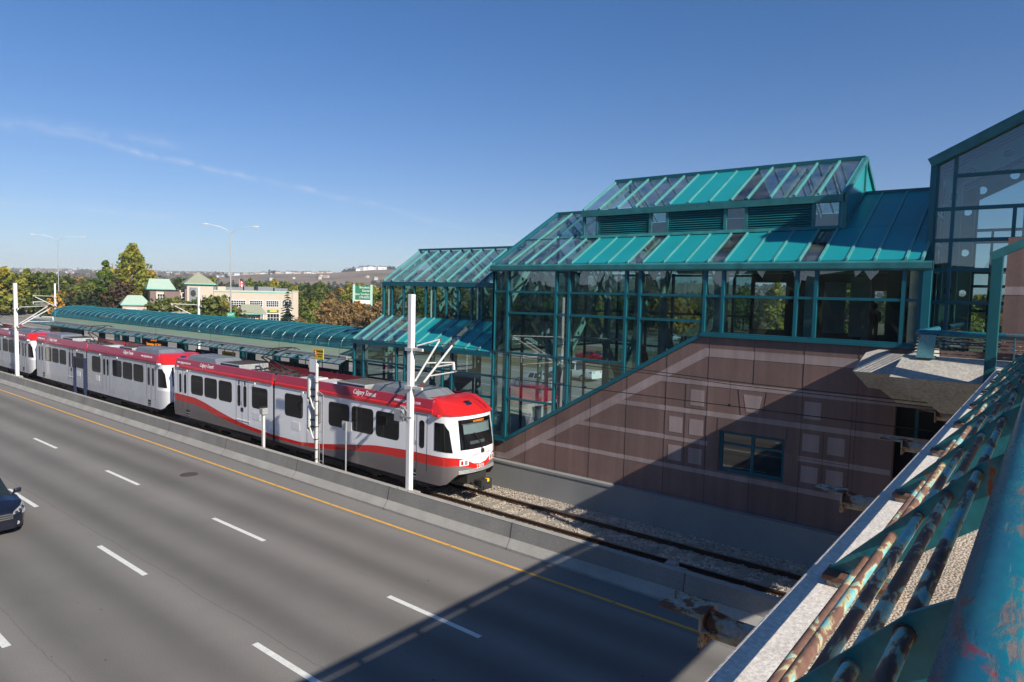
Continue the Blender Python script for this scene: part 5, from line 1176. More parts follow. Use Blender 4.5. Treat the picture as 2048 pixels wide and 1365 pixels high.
for y in YP:
    pl = MB(); pl.prism([(-0.755, 6.945), (-0.60, 6.945), (-0.15, 7.30), (-0.02, 7.50), (-0.12, 7.60), (-0.20, 7.545)], 'y', y-0.008, y+0.008)
    po_ = pl.build('post_plate', TP, parent=RAIL)
    bb = MB(); bb.box(-0.77, -0.45, y-0.075, y+0.075, ZK+0.028, ZK+0.055); bb.box(-0.69, -0.66, y+0.02, y+0.05, ZK+0.055, ZK+0.08); bb.box(-0.56, -0.53, y-0.05, y-0.02, ZK+0.055, ZK+0.08)
    bp_ = bb.build('base_plate', BASE, parent=po_, bevel=0.004)
    MB().box(-0.75, -0.47, y-0.06, y+0.06, ZK-0.004, ZK+0.028).build('grout_pad', M['aggregate'], parent=po_)
for x, z in PIPES:
    p_ = MB(); p_.tube([(x, -6, z), (x, 4, z), (x, 12, z), (x, 17.0, z)], 0.0190, 14); po_ = p_.build('pipe_rail', PIPE, parent=RAIL, smooth=True)
    c_ = MB(); [c_.tube([(x, y-0.016, z), (x, y+0.012, z)], 0.0225, 12) for y in YP]; c_.build_each('weld_collar', BASE, parent=po_)
hr = MB(); hr.tube([(-0.035, -6, 7.60), (-0.035, 0, 7.60), (-0.035, 4, 7.60), (-0.035, 12, 7.60), (-0.035, 17.1, 7.60)], 0.085, 28); hr.build('handrail', TR_, parent=RAIL, smooth=True)
# -- railing of the landing
LR = thing('guard_railing', 'teal railing with thin rusty bars on the landing block in front of the glass hall', 'railing', (-1.2, 18.35, ZK))
hr = MB(); hr.tube([(-2.47, 21.9, 7.53), (-2.45, 18.42, 7.53), (-2.34, 18.35, 7.53), (3.0, 18.35, 7.53)], 0.075, 16); hr.build('handrail', TR_, parent=LR, smooth=True)
for k in range(5):
    z = 7.075+0.083*k; b = MB(); b.tube([(-2.56+0.02*k, 21.9, z), (-2.55+0.02*k, 18.28+0.01*k, z), (3.0, 18.27+0.012*k, z)], 0.013, 8); b.build('pipe_rail', PIPE, parent=LR)
LPL = worn('rust_spotted_plate', (0.12, 0.30, 0.33), (0.15, 0.07, 0.04), 0.36, scale=6, rough=0.45, edge=(0.2, 0.33, 0.3))
for x in (-2.26,): b = MB(); b.prism([(x-0.18, 7.0), (x+0.16, 7.0), (x+0.19, 7.50), (x-0.15, 7.50)], 'y', 18.17, 18.20); b.box(x-0.19, x+0.19, 18.14, 18.4, 6.96, 7.01); b.build('post_plate', LPL, parent=LR)
for x in (-0.62, 0.9): b = MB(); b.box(x-0.012, x+0.012, 18.2, 18.42, 6.97, 7.5); b.build('post_plate', LPL, parent=LR)
# -- canopy post and sloping canopy over the bridge end
CP = thing('bridge_shelter', 'shade-darkened teal post carrying the sloping edge of a shelter roof, right of the landing railing', 'shelter', (0, 18.5, ZK))
b = MB(); b.box(-1.075, -0.875, 17.2, 17.45, 6.4, 9.24); b.build('post', M['teal_dark'], parent=CP, bevel=0.01)  # post colour taken darker to stand for shade on its face
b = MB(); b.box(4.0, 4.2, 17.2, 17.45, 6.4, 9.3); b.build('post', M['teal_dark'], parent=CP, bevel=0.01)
b = MB(); b.beam((-1.09, 17.32, 9.22), (1.55, 17.32, 10.56), 0.24, 0.16); b.beam((1.55, 17.32, 10.56), (4.2, 17.32, 9.22), 0.24, 0.16); b.build('rafter', M['teal_fade'], parent=CP)
# -- rusty sign brackets under the deck edge
def bracket(y, label):
    root = thing('steel_bracket', label, 'bracket', (-1.6, y, 5.6), group='rusty sign brackets along the bridge edge')
    b = MB(); b.tube([(-2.02, y, 5.56), (-0.5, y, 5.56)], 0.10, 20); b.build('arm', RUSTW, parent=root, smooth=True)
    b = MB(); b.box(-2.05, -2.03, y-0.17, y+0.17, 5.41, 5.66); b.build('end_plate', RUSTW, parent=root)
    b = MB(); b.prism([(-2.03, 5.655), (-1.76, 5.66), (-2.03, 5.70)], 'y', y-0.005, y+0.005); b.prism([(-2.03, y+0.09), (-1.74, y+0.09), (-2.03, y+0.165)], 'z', 5.555, 5.565); b.prism([(-2.03, y-0.09), (-1.74, y-0.09), (-2.03, y-0.165)], 'z', 5.555, 5.565); b.build_each('stiffener', RUSTW, parent=root)
    b = MB(); b.box(-2.40, -2.03, y-0.17, y+0.17, 5.662, 5.68); b.build('top_plate', RUSTW, parent=root)
for y, la in ((5.2, 'rusty white tubular bracket over the dark road, largest and nearest of the bridge brackets'), (9.75, 'rusty bracket over the rail track, second nearest, in front of the dark stone wall'), (14.3, 'rusty bracket left of the dark doorway, third from the camera'),
              (18.75, 'rusty bracket in front of the doorway, just under the landing block')): bracket(y, la)

# ================================================================ POLES, WIRES, SIGNS ALONG THE TRACK
def catenary_pole(x, y, label, w=0.205, h=8.1, side=1, arms=True, base=0.0):
    root = thing('catenary_pole', label, 'pole', (x, y, base), group='white overhead line poles')
    b = MB(); b.box(x-w/2, x+w/2, y-w/2, y+w/2, base, h); b.build('mast', M['pole_white'], parent=root, bevel=0.02)
    b = MB(); b.box(x-0.3, x+0.3, y-0.3, y+0.3, base-0.0, base+0.72) if base < 0.5 else None
    for s_ in (-1, 1): b.tube([(x+s_*0.26, y-0.26, base+0.72), (x+s_*0.26, y-0.26, base+0.9)], 0.025, 6)
    b.build('footing', M['concrete'], parent=root)
    if not arms: return root
    Y = y+side*2.57
    def clamp(z):
        c = MB(); c.box(x-w/2-0.07, x+w/2+0.07, y-w/2-0.05, y-w/2+0.0, z-0.06, z+0.06); c.box(x-w/2-0.07, x+w/2+0.07, y+w/2, y+w/2+0.05, z-0.06, z+0.06); c.box(x+w/2, x+0.62, y-0.04, y+0.04, z-0.05, z+0.05)
        c.build('clamp', M['galv_pale'], parent=root)
    clamp(6.08); clamp(4.66)
    def rod(name, pts, r=0.035, m='galv_pale'): c = MB(); c.tube(pts, r, 8); c.build(name, M[m], parent=root, smooth=True)
    A = (x-1.05, Y, 6.28); B_ = (x-0.30, Y, 6.14)
    rod('arm', [(x-0.0, y+side*0.2, 4.85), A], 0.04); rod('arm', [(x+0.45, y+side*0.05, 4.70), B_], 0.045)
    rod('tie', [(x+0.1, y+side*0.2, 6.20), A], 0.03)
    rod('insulator', [(x+0.45, y+side*0.05, 4.70), (x+0.41, y+side*0.25, 4.82)], 0.075, 'insul'); rod('insulator', [(A[0]+0.01, A[1]-side*0.12, A[2]-0.05), A], 0.07, 'insul'); rod('insulator', [(B_[0]+0.01, B_[1]-side*0.12, B_[2]-0.06), B_], 0.07, 'insul')
    mid = lambda t, P, Q: tuple(P[i]+(Q[i]-P[i])*t for i in range(3))
    a1 = mid(0.42, (x, y+side*0.2, 4.85), A); b1 = mid(0.45, (x+0.45, y+side*0.05, 4.70), B_); b2 = mid(0.24, (x+0.45, y+side*0.05, 4.70), B_)
    rod('steady_arm', [a1, (x-0.40, Y+side*0.1, 5.38)], 0.028); rod('steady_arm', [b1, (x-0.45, Y+side*0.1, 5.30)], 0.028); rod('steady_arm', [b2, (x-0.25, Y+side*0.15, 5.02)], 0.028)
    rod('jumper', [A, (A[0]+0.3, Y, 5.85), (x-0.42, Y+side*0.05, 5.38)], 0.012, 'insul'); rod('tensioner', [(x-0.38, Y+side*0.1, 5.40), (x-0.34, Y+side*0.1, 5.08)], 0.06)
    return root
p1 = catenary_pole(-18.45, 17.15, 'tall white square overhead line pole in front of the nose of the leading tram')
bx = MB(); bx.box(-19.12, -18.72, 16.95, 17.3, 3.35, 3.80); bx.box(-18.72, -18.2, 16.93, 16.99, 3.52, 3.60); bx.tube([(-18.7, 17.1, 3.55), (-18.5, 16.9, 3.9), (-18.3, 16.94, 3.75)], 0.02, 6)
bx.build('equipment_box', M['galv'], parent=p1, bevel=0.02)
catenary_pole(-64.2, 17.3, 'white square overhead line pole at the far left, standing in front of the rearmost tram', w=0.24)
catenary_pole(-110.0, 17.3, 'white overhead line pole beyond the left edge, behind the last tram')
catenary_pole(-72.6, 36.2, 'white overhead line pole beyond the canopy, in front of the beige shopping building', side=-1)
catenary_pole(-116.0, 36.2, 'white overhead line pole with a small notice, left end of the barrel vault', side=-1)
catenary_pole(-26.5, 36.2, 'white overhead line pole behind the glass building', side=-1)
wires = [('contact_wire', 19.67, 5.04, 0.014, 'lower black contact wire running along the near track'), ('messenger_wire', 19.62, 6.10, 0.013, 'upper black messenger wire above the near track'), ('feeder_wire', 19.80, 5.98, 0.011, 'thin second upper wire beside the messenger wire'), ('contact_wire', 33.5, 5.04, 0.010, 'contact wire of the second track beyond the platform'), ('messenger_wire', 33.5, 6.1, 0.01, 'messenger wire of the second track beyond the platform')]
for nm, y, z, r_, la in wires:
    b = MB(); pts = []
    for k in range(-12, 5):
        for t in (0, 0.25, 0.5, 0.75):
            x = -18.75+45.7*(k+t); 
            if x > 30: continue
            sag = 0 if z < 5.5 else -0.42*(4*t*(1-t)); pts.append((x, y, z+sag))
    b.tube(pts, r_, 5); 
    if nm == 'messenger_wire':
        for x in (-7.35, -12.4, -26, -31, -38, -45): b.tube([(x, y, 6.1-0.3), (x, y+0.03, 5.05)], 0.006, 4); b.box(x-0.04, x+0.04, y-0.02, y+0.02, 5.03, 5.1)
    tag(b.build(nm, M['wire'], smooth=True), la, 'wire')
# signal mast with the backs of two signal heads, ladder and danger sign
SM = thing('signal_mast', 'grey signal mast with two signal heads, a ladder and a yellow danger sign', 'signal', (-24.45, 17.3, 0.0))
x, y = -24.45, 17.3
b = MB(); b.tube([(x, y, 0.0), (x, y, 4.9)], 0.068, 14); b.tube([(x, y, 4.9), (x, y, 4.98), (x, y, 5.05)], [0.09, 0.085, 0.03], 14); b.box(x-0.22, x+0.22, y-0.22, y+0.22, 0.3, 0.55); b.tube([(x, y, 0.55), (x, y, 0.75)], 0.14, 12); b.build('mast', M['galv_pale'], parent=SM, smooth=True)
for z0 in (1.98, 3.30):
    bk = MB(); pts = rrect(x-0.88, x-0.30, z0, z0+1.22, 0.28, 6); bk.prism(pts, 'y', y+0.12, y+0.15); hd = bk.build('signal_head', M['white'], parent=SM)
    c = MB(); c.tube([(x-0.56, y+0.05, z0+0.22), (x-0.56, y+0.05, z0+1.05)], 0.10, 10); c.tube([(x-0.40, y+0.06, z0+0.1), (x-0.40, y+0.06, z0+1.1)], 0.022, 6); c.build('lamp_housing', M['galv_pale'], parent=hd, smooth=True)
    c = MB(); c.tube([(x-0.56, y, z0+0.32), (x-0.62, y-0.02, z0+0.18), (x-0.48, y-0.1, z0+0.05), (x-0.36, y-0.08, z0+0.22), (x-0.22, y-0.06, z0-0.12), (x-0.08, y-0.03, z0-0.28)], 0.035, 8); c.build('cable', M['galv_pale'], parent=hd, smooth=True)
    c = MB(); c.tube([(x-0.56, y+0.05, z0+0.12), (x-0.56, y+0.05, z0+0.22)], 0.12, 10); c.box(x-0.7, x-0.2, y+0.0, y+0.06, z0+0.55, z0+0.6); c.box(x-0.7, x-0.2, y+0.0, y+0.06, z0+0.25, z0+0.30); c.build_each('hood', M['black'], parent=hd)
ld = MB()
for dx in (0.16, 0.44): ld.tube([(x+dx, y+0.02, 0.75), (x+dx, y+0.02, 3.72)], 0.016, 6)
for z in np.arange(0.85, 3.7, 0.42): ld.tube([(x+0.16, y+0.02, z), (x+0.44, y+0.02, z)], 0.014, 6)
ld.tube([(x+0.05, y, 3.78), (x+0.2, y-0.05, 3.86), (x+0.44, y+0.0, 3.74)], 0.016, 6); ld.tube([(x+0.05, y, 0.75), (x+0.44, y+0.02, 0.70)], 0.016, 6); ld.build('ladder', M['galv'], parent=SM)
cb = MB(); [cb.box(x-0.08, x+0.08, y-0.08, y+0.08, z, z+0.03) for z in (0.9, 1.3, 1.75, 2.3, 2.8, 3.4, 4.2)]; cb.build('clamp', M['rail'], parent=SM)
MB().box(x-0.36, x+0.14, y-0.125, y-0.105, 4.66, 5.22).build('white_plate', M['white'], parent=SM)
dg = MB().box(x-0.42, x+0.30, y+0.10, y+0.125, 5.22, 5.66).build('danger_sign', M['sign_yellow'], parent=SM)
text('DANGER', 0.13, (x+0.08, y+0.097, 5.55), (1, 0, 0), (0, 0, 1), M['sign_black'], dg, squeeze=0.9); text('HIGH VOLTAGE', 0.065, (x+0.08, y+0.097, 5.42), (1, 0, 0), (0, 0, 1), M['sign_black'], dg, squeeze=0.8); text('KEEP CLEAR', 0.065, (x+0.08, y+0.097, 5.33), (1, 0, 0), (0, 0, 1), M['sign_black'], dg, squeeze=0.8)
c = MB(); c.prism([(x-0.27+0.1*math.cos(2*math.pi*k/16), 5.45+0.14*math.sin(2*math.pi*k/16)) for k in range(16)], 'y', y+0.09, y+0.10); c.build('ring', M['red'], parent=dg); c = MB(); c.prism([(x-0.27+0.07*math.cos(2*math.pi*k/16), 5.45+0.10*math.sin(2*math.pi*k/16)) for k in range(16)], 'y', y+0.085, y+0.09); c.build('disc', M['white'], parent=dg); MB().box(x-0.29, x-0.25, y+0.08, y+0.085, 5.38, 5.52).build('figure', M['sign_black'], parent=dg)
# posts
PB = thing('box_post', 'short grey post with a small box on top, left of the signal mast', 'post', (-28.6, 17.3, 0)); b = MB().box(-28.655, -28.545, 17.245, 17.355, 0, 2.3); b.build('post', M['galv_pale'], parent=PB); MB().box(-28.72, -28.44, 17.16, 17.44, 2.3, 2.6).build('head_box', M['galv'], parent=PB, bevel=0.02); MB().box(-28.7, -28.46, 17.18, 17.42, 2.6, 2.64).build('cap', M['rail'], parent=PB)
SP = thing('sign_post', 'thin sign post with a blank square plate seen from behind, left of the white pole', 'sign', (-22.5, 17.35, 0)); b = MB(); b.tube([(-22.5, 17.35, 0), (-22.5, 17.35, 2.78)], 0.03, 8); b.build('post', M['galv'], parent=SP); MB().prism(rrect(-22.83, -22.2, 2.38, 2.78, 0.05), 'y', 17.39, 17.41).build('plate', M['galv_pale'], parent=SP)
TL = thing('notice_board', 'dark blue two-legged notice board beside the plain tram at the barrier', 'sign', (-51.4, 17.4, 0))
for xx in (-52.3, -50.5): MB().box(xx-0.06, xx+0.06, 17.32, 17.48, 0, 3.2).build('leg', M['sign_navy'], parent=TL)
MB().box(-52.24, -50.56, 17.36, 17.44, 2.55, 3.15).build('board', M['sign_black'], parent=TL)
# street lamps
def street_lamp(loc, h, label, rz, reach=4.6):
    root = thing('street_lamp', label, 'street lamp', (0, 0, 0))
    b = MB(); b.tube([(0, 0, 0), (0, 0, h*0.5), (0, 0, h-1.6)], [0.13, 0.105, 0.075], 12); b.build('pole', M['galv'], parent=root, smooth=True)
    for s_ in (-1, 1):
        b = MB(); b.tube([(0, 0, h-2.2), (s_*0.15, 0, h-1.4), (s_*0.7, 0, h-0.75), (s_*1.7, 0, h-0.35), (s_*3.0, 0, h-0.12), (s_*reach, 0, h)], 0.05, 8); b.build('arm', M['galv'], parent=root, smooth=True)
        b = MB(); b.prism([(s_*(reach-0.1), -0.16), (s_*(reach+0.5), -0.2), (s_*(reach+1.0), -0.1), (s_*(reach+1.0), 0.1), (s_*(reach+0.5), 0.2), (s_*(reach-0.1), 0.16)], 'z', h-0.1, h+0.12); b.build('lamp_head', M['galv'], parent=root)
    root.location = loc; root.rotation_euler = (0, 0, rz); return root
street_lamp((-112.5, 61.8, 0), 18.9, 'tall double armed street lamp rising behind the middle of the vaulted canopy', R(62), 3.6)
street_lamp((-196, 62.0, 0), 20.0, 'tall double armed street lamp at the far left beside the distant cars', R(72), 5.0)
# exit sign
EX = thing('exit_sign', 'green EXIT sign seen just above the vaulted canopy', 'sign', (-106.5, 58.5, 0))
e1 = Vector((0.42, 0.91, 0)).normalized()
b = MB(); b.tube([(-106.5, 58.5, 0), (-106.5, 58.5, 3.0)], 0.07, 8); b.build('post', M['galv'], parent=EX)
q = Vector((-106.5, 58.5, 0)); nn_ = Vector((0.91, -0.42, 0)); mb = MB()
def pnt(u, z, o=0.0): return q+e1*u+nn_*(0.1+o)+Vector((0, 0, z))
mb.mesh([pnt(-0.62, 4.0), pnt(0.72, 4.0), pnt(0.45, 2.7), pnt(-0.62, 2.7), pnt(-0.62, 4.0, -0.03), pnt(0.72, 4.0, -0.03), pnt(0.45, 2.7, -0.03), pnt(-0.62, 2.7, -0.03)], [(0,1,2,3), (7,6,5,4), (0,4,5,1), (1,5,6,2), (2,6,7,3), (3,7,4,0)])
bo = mb.build('board', M['sign_green'], parent=EX); text('EXIT', 0.46, pnt(0.0, 3.66, 0.012), e1, (0, 0, 1), M['white'], bo); text('^', 0.5, pnt(0.0, 3.0, 0.012), e1, (0, 0, 1), M['white'], bo)

# ================================================================ CARS
def car(name, paint, label, st, zb, ws, rw_, wheels, cat='car', group=None, van=False, rear=True, hi=False):
    """st: stations rear to front (x, half width, belt z, top z, top half width); ws / rw_ = station index where windscreen / rear window starts"""
    root = thing(name, label, cat, group=group)
    body, gs = MB(), {'windscreen': MB(), 'rear_window': MB(), 'side_window': MB()}
    rings = []
    for x, w, zbelt, zt, wt in st:
        rings.append([(x, 0, zb), (x, w*0.93, zb), (x, w, zb+0.16), (x, w*1.01, (zb+zbelt)*0.55), (x, w*0.975, zbelt), (x, wt, max(zbelt+0.01, zt-0.05)), (x, wt*0.7, zt), (x, 0, zt+0.012)])
    for i in range(len(rings)-1):
        for k in range(7):
            for s_ in (1, -1):
                p = [(a[0], a[1]*s_, a[2]) for a in (rings[i][k], rings[i+1][k], rings[i+1][k+1], rings[i][k+1])]
                gh = i > rw_ and i < ws
                if (i == ws or i == rw_) and k in (5, 6): gs['windscreen' if i == ws else 'rear_window'].poly(p)
                elif (i == ws or i == rw_) and k == 4: body.poly(p)
                elif gh and k == 4:
                    # window with pillars and frame
                    a, b, c, d = [Vector(v) for v in p]
                    def L(u, v): return (a*(1-u)+b*u)*(1-v)+(d*(1-u)+c*u)*v
                    u0, u1, v0, v1 = 0.06, 0.94, 0.08, 0.90
                    gs['side_window'].poly([L(u0, v0), L(u1, v0), L(u1, v1), L(u0, v1)])
                    for q_ in (((0,0),(1,0),(u1,v0),(u0,v0)), ((1,0),(1,1),(u1,v1),(u1,v0)), ((1,1),(0,1),(u0,v1),(u1,v1)), ((0,1),(0,0),(u0,v0),(u0,v1))): body.poly([L(*z) for z in q_])
                else: body.poly(p)
    for r_, s in ((rings[0], 1), (rings[-1], -1)): body.poly([(a[0], a[1], a[2]) for a in r_]+[(a[0], -a[1], a[2]) for a in r_[::-1][1:-1]])
    body.build('body', paint, parent=root, smooth=True)
    for nm, g_ in gs.items():
        if g_.f: g_.build(nm, M['car_glass'], parent=root, smooth=True)
    wmax = max(s_[1] for s_ in st)
    for xw in wheels:
        for s_ in (1, -1):
            t_ = MB(); t_.tube([(xw, s_*(wmax-0.20), 0.33), (xw, s_*(wmax+0.015), 0.33)], 0.33, 20); wh = t_.build('wheel', M['tyre'], parent=root)
            r2 = MB(); r2.tube([(xw, s_*(wmax), 0.33), (xw, s_*(wmax+0.022), 0.33)], 0.21, 16); r2.build('rim', M['rim'], parent=wh)
    xr, xf = st[0][0], st[-1][0]
    for s_ in (1, -1):
        tl = MB(); y0 = st[1][1]
        tl.mesh([(st[0][0]-0.02, s_*y0*0.55, 0.86), (st[1][0]-0.02, s_*y0*0.99, 0.86), (st[1][0]-0.02, s_*y0*0.96, 1.02), (st[0][0]-0.01, s_*y0*0.55, 1.0), (st[1][0]+0.25, s_*(y0+0.012), 0.88), (st[1][0]+0.22, s_*(y0+0.01), 1.0)], [(0,1,2,3), (1,4,5,2)]); tl.build('tail_light', M['lamp_red'], parent=root)
        mr = MB(); xm = st[ws][0]+0.55; mr.prism([(wmax*0.96*s_, 0.98), ((wmax+0.20)*s_, 1.0), ((wmax+0.21)*s_, 1.15), ((wmax+0.02)*s_, 1.14)], 'x', xm, xm+0.13); mr.build('mirror', paint, parent=root, bevel=0.03)
        if not hi:
            h_ = MB(); f0, f1 = st[-2], st[-3]; h_.mesh([(f0[0]+0.06, s_*f0[1]*0.70, f0[2]-0.12), (f0[0]-0.06, s_*f0[1]*1.0, f0[2]-0.12), (f1[0]+0.15, s_*(f1[1]*0.98), f1[2]-0.13), (f0[0]-0.05, s_*f0[1]*0.82, f0[2]+0.005)], [(0,1,2,3)]); h_.build('headlight', M['head'], parent=root)
    MB().box(xr-0.03, xr-0.015, -0.26, 0.26, 0.62, 0.76).build('number_plate', M['white'], parent=root)
    return root
VAN = [(-2.55, .74, .95, 1.15, .66), (-2.45, .93, 1.0, 1.58, .64), (-2.1, .985, 1.02, 1.74, .68), (-0.9, .99, 1.0, 1.77, .69), (0.35, .99, .99, 1.71, .67), (1.42, .975, 1.02, 1.08, .80), (1.85, .96, .96, 1.02, .76), (2.22, .92, .84, .90, .68), (2.44, .82, .70, .76, .56), (2.56, .60, .58, .60, .40)]
SED = [(-2.38, .68, .78, .88, .55), (-2.25, .84, .92, 1.0, .62), (-1.75, .89, .94, 1.05, .66), (-1.05, .90, .93, 1.40, .56), (-0.3, .90, .92, 1.45, .58), (0.3, .90, .92, 1.42, .57), (1.1, .89, .93, 1.0, .70), (1.75, .87, .84, .90, .62), (2.15, .78, .70, .75, .5), (2.36, .55, .55, .57, .35)]
SUV = [(-2.32, .84, .9, 1.05, .7), (-2.26, .92, 1.0, 1.2, .74), (-2.0, .95, 1.02, 1.70, .66), (-0.8, .95, 1.0, 1.75, .68), (0.25, .95, 1.0, 1.70, .66), (1.05, .94, 1.02, 1.1, .75), (1.9, .9, .95, 1.0, .66), (2.25, .78, .75, .8, .5), (2.36, .6, .6, .63, .4)]
PIK = [(-2.85, .92, .98, 1.0, .9), (-2.8, .95, 1.02, 1.04, .92), (-1.0, .95, 1.02, 1.05, .92), (-0.8, .95, 1.04, 1.78, .68), (0.0, .95, 1.04, 1.82, .69), (0.5, .95, 1.04, 1.78, .68), (1.2, .95, 1.06, 1.14, .78), (2.2, .93, 1.0, 1.06, .74), (2.65, .85, .8, .85, .6), (2.75, .7, .65, .7, .5)]
def mini(): return car('minivan', M['car_navy'], 'dark navy minivan cut off by the left edge, driving on the near road', VAN, 0.24, 4, 0, (-1.45, 1.55), 'car', hi=True)
mv = mini()
for s_ in (1, -1):
    h_ = MB(); h_.mesh([(2.47, s_*.52, .66), (2.36, s_*.86, .64), (2.24, s_*.935, .70), (1.95, s_*.962, .90), (2.02, s_*.90, .935), (2.30, s_*.78, .88), (2.47, s_*.56, .77)], [(0,1,2,3,4,5,6)])
    hv = MB(); [hv.poly([(v[0]+0.02, v[1]+0.012*s_, v[2]+0.012) for v in h_.v])]; hl = hv.build('headlight', M['head'], parent=mv)
    for t, (a, b_, c_) in enumerate(((2.44, .64, .72), (2.36, .76, .76), (2.24, .86, .82))): c = MB(); c.tube([(a-0.03, s_*b_, c_), (a+0.045, s_*(b_+0.012), c_+0.012)], 0.05, 12); c.build('lamp', M['chrome'], parent=hl)
    f_ = MB(); f_.tube([(2.49, s_*.66, .40), (2.53, s_*.66, .40)], 0.06, 12); f_.build('fog_lamp', M['head'], parent=mv)
g_ = MB(); g_.box(2.50, 2.585, -0.50, 0.50, 0.56, 0.74); gr = g_.build('grille', M['black'], parent=mv, bevel=0.02)
g_ = MB(); [g_.box(2.57, 2.60, -0.50, 0.50, z, z+0.035) for z in (0.57, 0.64, 0.715)]; g_.box(2.57, 2.60, -0.52, -0.48, .56, .75); g_.box(2.57, 2.60, .48, .52, .56, .75); g_.build('grille_bar', M['chrome'], parent=gr)
g_ = MB(); g_.beam((2.61, -0.075, 0.575), (2.61, -0.055, 0.735), 0.022, 0.02); g_.beam((2.61, 0.075, 0.575), (2.61, 0.055, 0.735), 0.022, 0.02); g_.box(2.60, 2.62, -0.06, 0.06, 0.645, 0.667); g_.build('emblem', M['chrome'], parent=gr)
g_ = MB(); g_.box(2.44, 2.55, -0.62, 0.62, 0.30, 0.42); g_.build('air_intake', M['black'], parent=mv, bevel=0.03)
g_ = MB(); g_.beam((1.40, 0.05, 1.10), (1.15, 0.62, 1.27), 0.02, 0.02); g_.beam((1.42, -0.6, 1.10), (1.2, 0.0, 1.25), 0.02, 0.02); g_.build('wiper', M['black'], parent=mv)
mv.location = (-28.4, 6.22, 0.0)
c1 = car('sedan', M['car_silver'], 'silver sedan driving away on the far road, left of the dark estate car', SED, 0.2, 5, 2, (-1.35, 1.4)); c1.location = (-188, 56.6, 0); c1.rotation_euler = (0, 0, math.pi)
c2_ = car('estate_car', M['car_dark'], 'black hatchback on the far road beside the lamp post at the left', SUV, 0.25, 4, 1, (-1.4, 1.4)); c2_.location = (-185, 58.9, 0); c2_.rotation_euler = (0, 0, math.pi)
c3_ = copy_tree(c2_); c3_['label'] = 'dark car farthest along the far road, half hidden by the left white pole'; c3_.location = (-214, 56.4, 0)
c4 = copy_tree(c1); c4['label'] = 'silver hatchback on the far road seen low through the front glass'; c4.location = (-35.4, 47.9, 0)
c5 = car('pickup_truck', M['car_white'], 'white pickup truck on the far road seen through the front glass', PIK, 0.32, 5, 2, (-1.75, 1.85), 'pickup'); c5.location = (-36.6, 55.5, 0); c5.rotation_euler = (0, 0, math.pi)
c6 = car('sedan', M['car_red'], 'red car on the outer road seen through the glass above the white pickup', SED, 0.2, 5, 2, (-1.35, 1.4)); c6.location = (-44.0, 71.5, 0.01)
for i, (px, D, src, ang) in enumerate(((1040, 141, c1, 60), (1075, 118, c2_, 70), (1098, 140, c2_, 65), (1145, 118, c1, 75), (1180, 136, c6, 65), (1235, 125, c2_, 70), (1345, 132, c1, 66), (1390, 121, c2_, 70), (1440, 128, c1, 60), (1005, 130, c6, 70))):
    c = copy_tree(src); c['label'] = 'parked car in the lot beyond the station, only glimpsed through the glass'; c['group'] = 'cars parked in the lot beyond the station'
    p = at(px, D, 0.02); c.location = p; c.rotation_euler = (0, 0, R(ang))

# ================================================================ BEIGE SHOPPING BUILDING
pa, pb = at(427, 171), at(595, 175); ex = (pb-pa).normalized(); WB = (pb-pa).length; ang = math.atan2(ex.y, ex.x)
SB = thing('shopping_building', 'beige two storey shopping building with mint green hipped roofs and a square turret', 'building')
def wbox(name, x0, x1, y0, y1, z0, z1, m): return MB().box(x0, x1, y0, y1, z0, z1).build(name, M[m], parent=SB)
wbox('wall', 0, WB, 0, 22, 0, 7.5, 'beige'); wbox('wall', -3.2, 0.0, 0.4, 20, 0, 8.0, 'beige'); wbox('corner_pier', WB-1.3, WB+0.15, -0.2, 2, 0, 7.7, 'beige')
wbox('parapet_trim', -0.1, WB-1.3, -0.12, 0.1, 7.05, 7.25, 'mint_trim'); wbox('parapet_trim', -3.3, -0.1, 0.25, 0.5, 7.7, 7.95, 'mint_trim'); wbox('parapet_trim', WB-1.4, WB+0.2, -0.3, 0.0, 7.45, 7.62, 'mint_trim')
b = MB()
for k in range(46): b.box(0.3+k*0.42, 0.42+k*0.42, -0.03, 0.05, 6.5, 6.64)
b.build('stone_dots', M['beige_pink'], parent=SB)
def window(x0, x1, z0, z1, nx, nz, y=0.0, m='white'):
    fr = MB(); fr.box(x0-0.12, x1+0.12, y-0.05, y+0.05, z0-0.12, z1+0.12); o = fr.build('window', M[m], parent=SB)
    MB().box(x0, x1, y-0.07, y+0.02, z0, z1).build('pane', M['car_glass'], parent=o); b = MB()
    for i in range(1, nx): x = x0+(x1-x0)*i/nx; b.box(x-0.035, x+0.035, y-0.09, y, z0, z1)
    for i in range(1, nz): z = z0+(z1-z0)*i/nz; b.box(x0, x1, y-0.085, y, z-0.035, z+0.035)
    b.build('glazing_bar', M[m], parent=o)
k_ = WB/168.0
for a, c in ((461, 488), (497, 522), (530, 555), (563, 587)): window((a-427)*k_, (c-427)*k_, 3.75, 5.1, 6, 3)
for a, c in ((513, 523), (532, 556), (565, 588)): window((a-427)*k_, (c-427)*k_, 0.1, 2.0, 4, 2)
def board(x0, x1, z0, z1, m, txt=None, tm=None, s_=0.4):
    o = MB().box(x0, x1, -0.16, -0.06, z0, z1).build('shop_sign', M[m], parent=SB)
    if txt: text(txt, s_, ((x0+x1)/2, -0.17, (z0+z1)/2), (1, 0, 0), (0, 0, 1), M[tm], o)
board((532-427)*k_, (555-427)*k_, 2.35, 2.95, 'pylon_green'); MB().box((537-427)*k_, (551-427)*k_, -0.18, -0.16, 2.45, 2.85).build('sign_strip', M['sign_yellow'], parent=SB); board((508-427)*k_, (522-427)*k_, 2.4, 2.95, 'pylon_green'); board((565-427)*k_, (588-427)*k_, 2.35, 2.9, 'white')
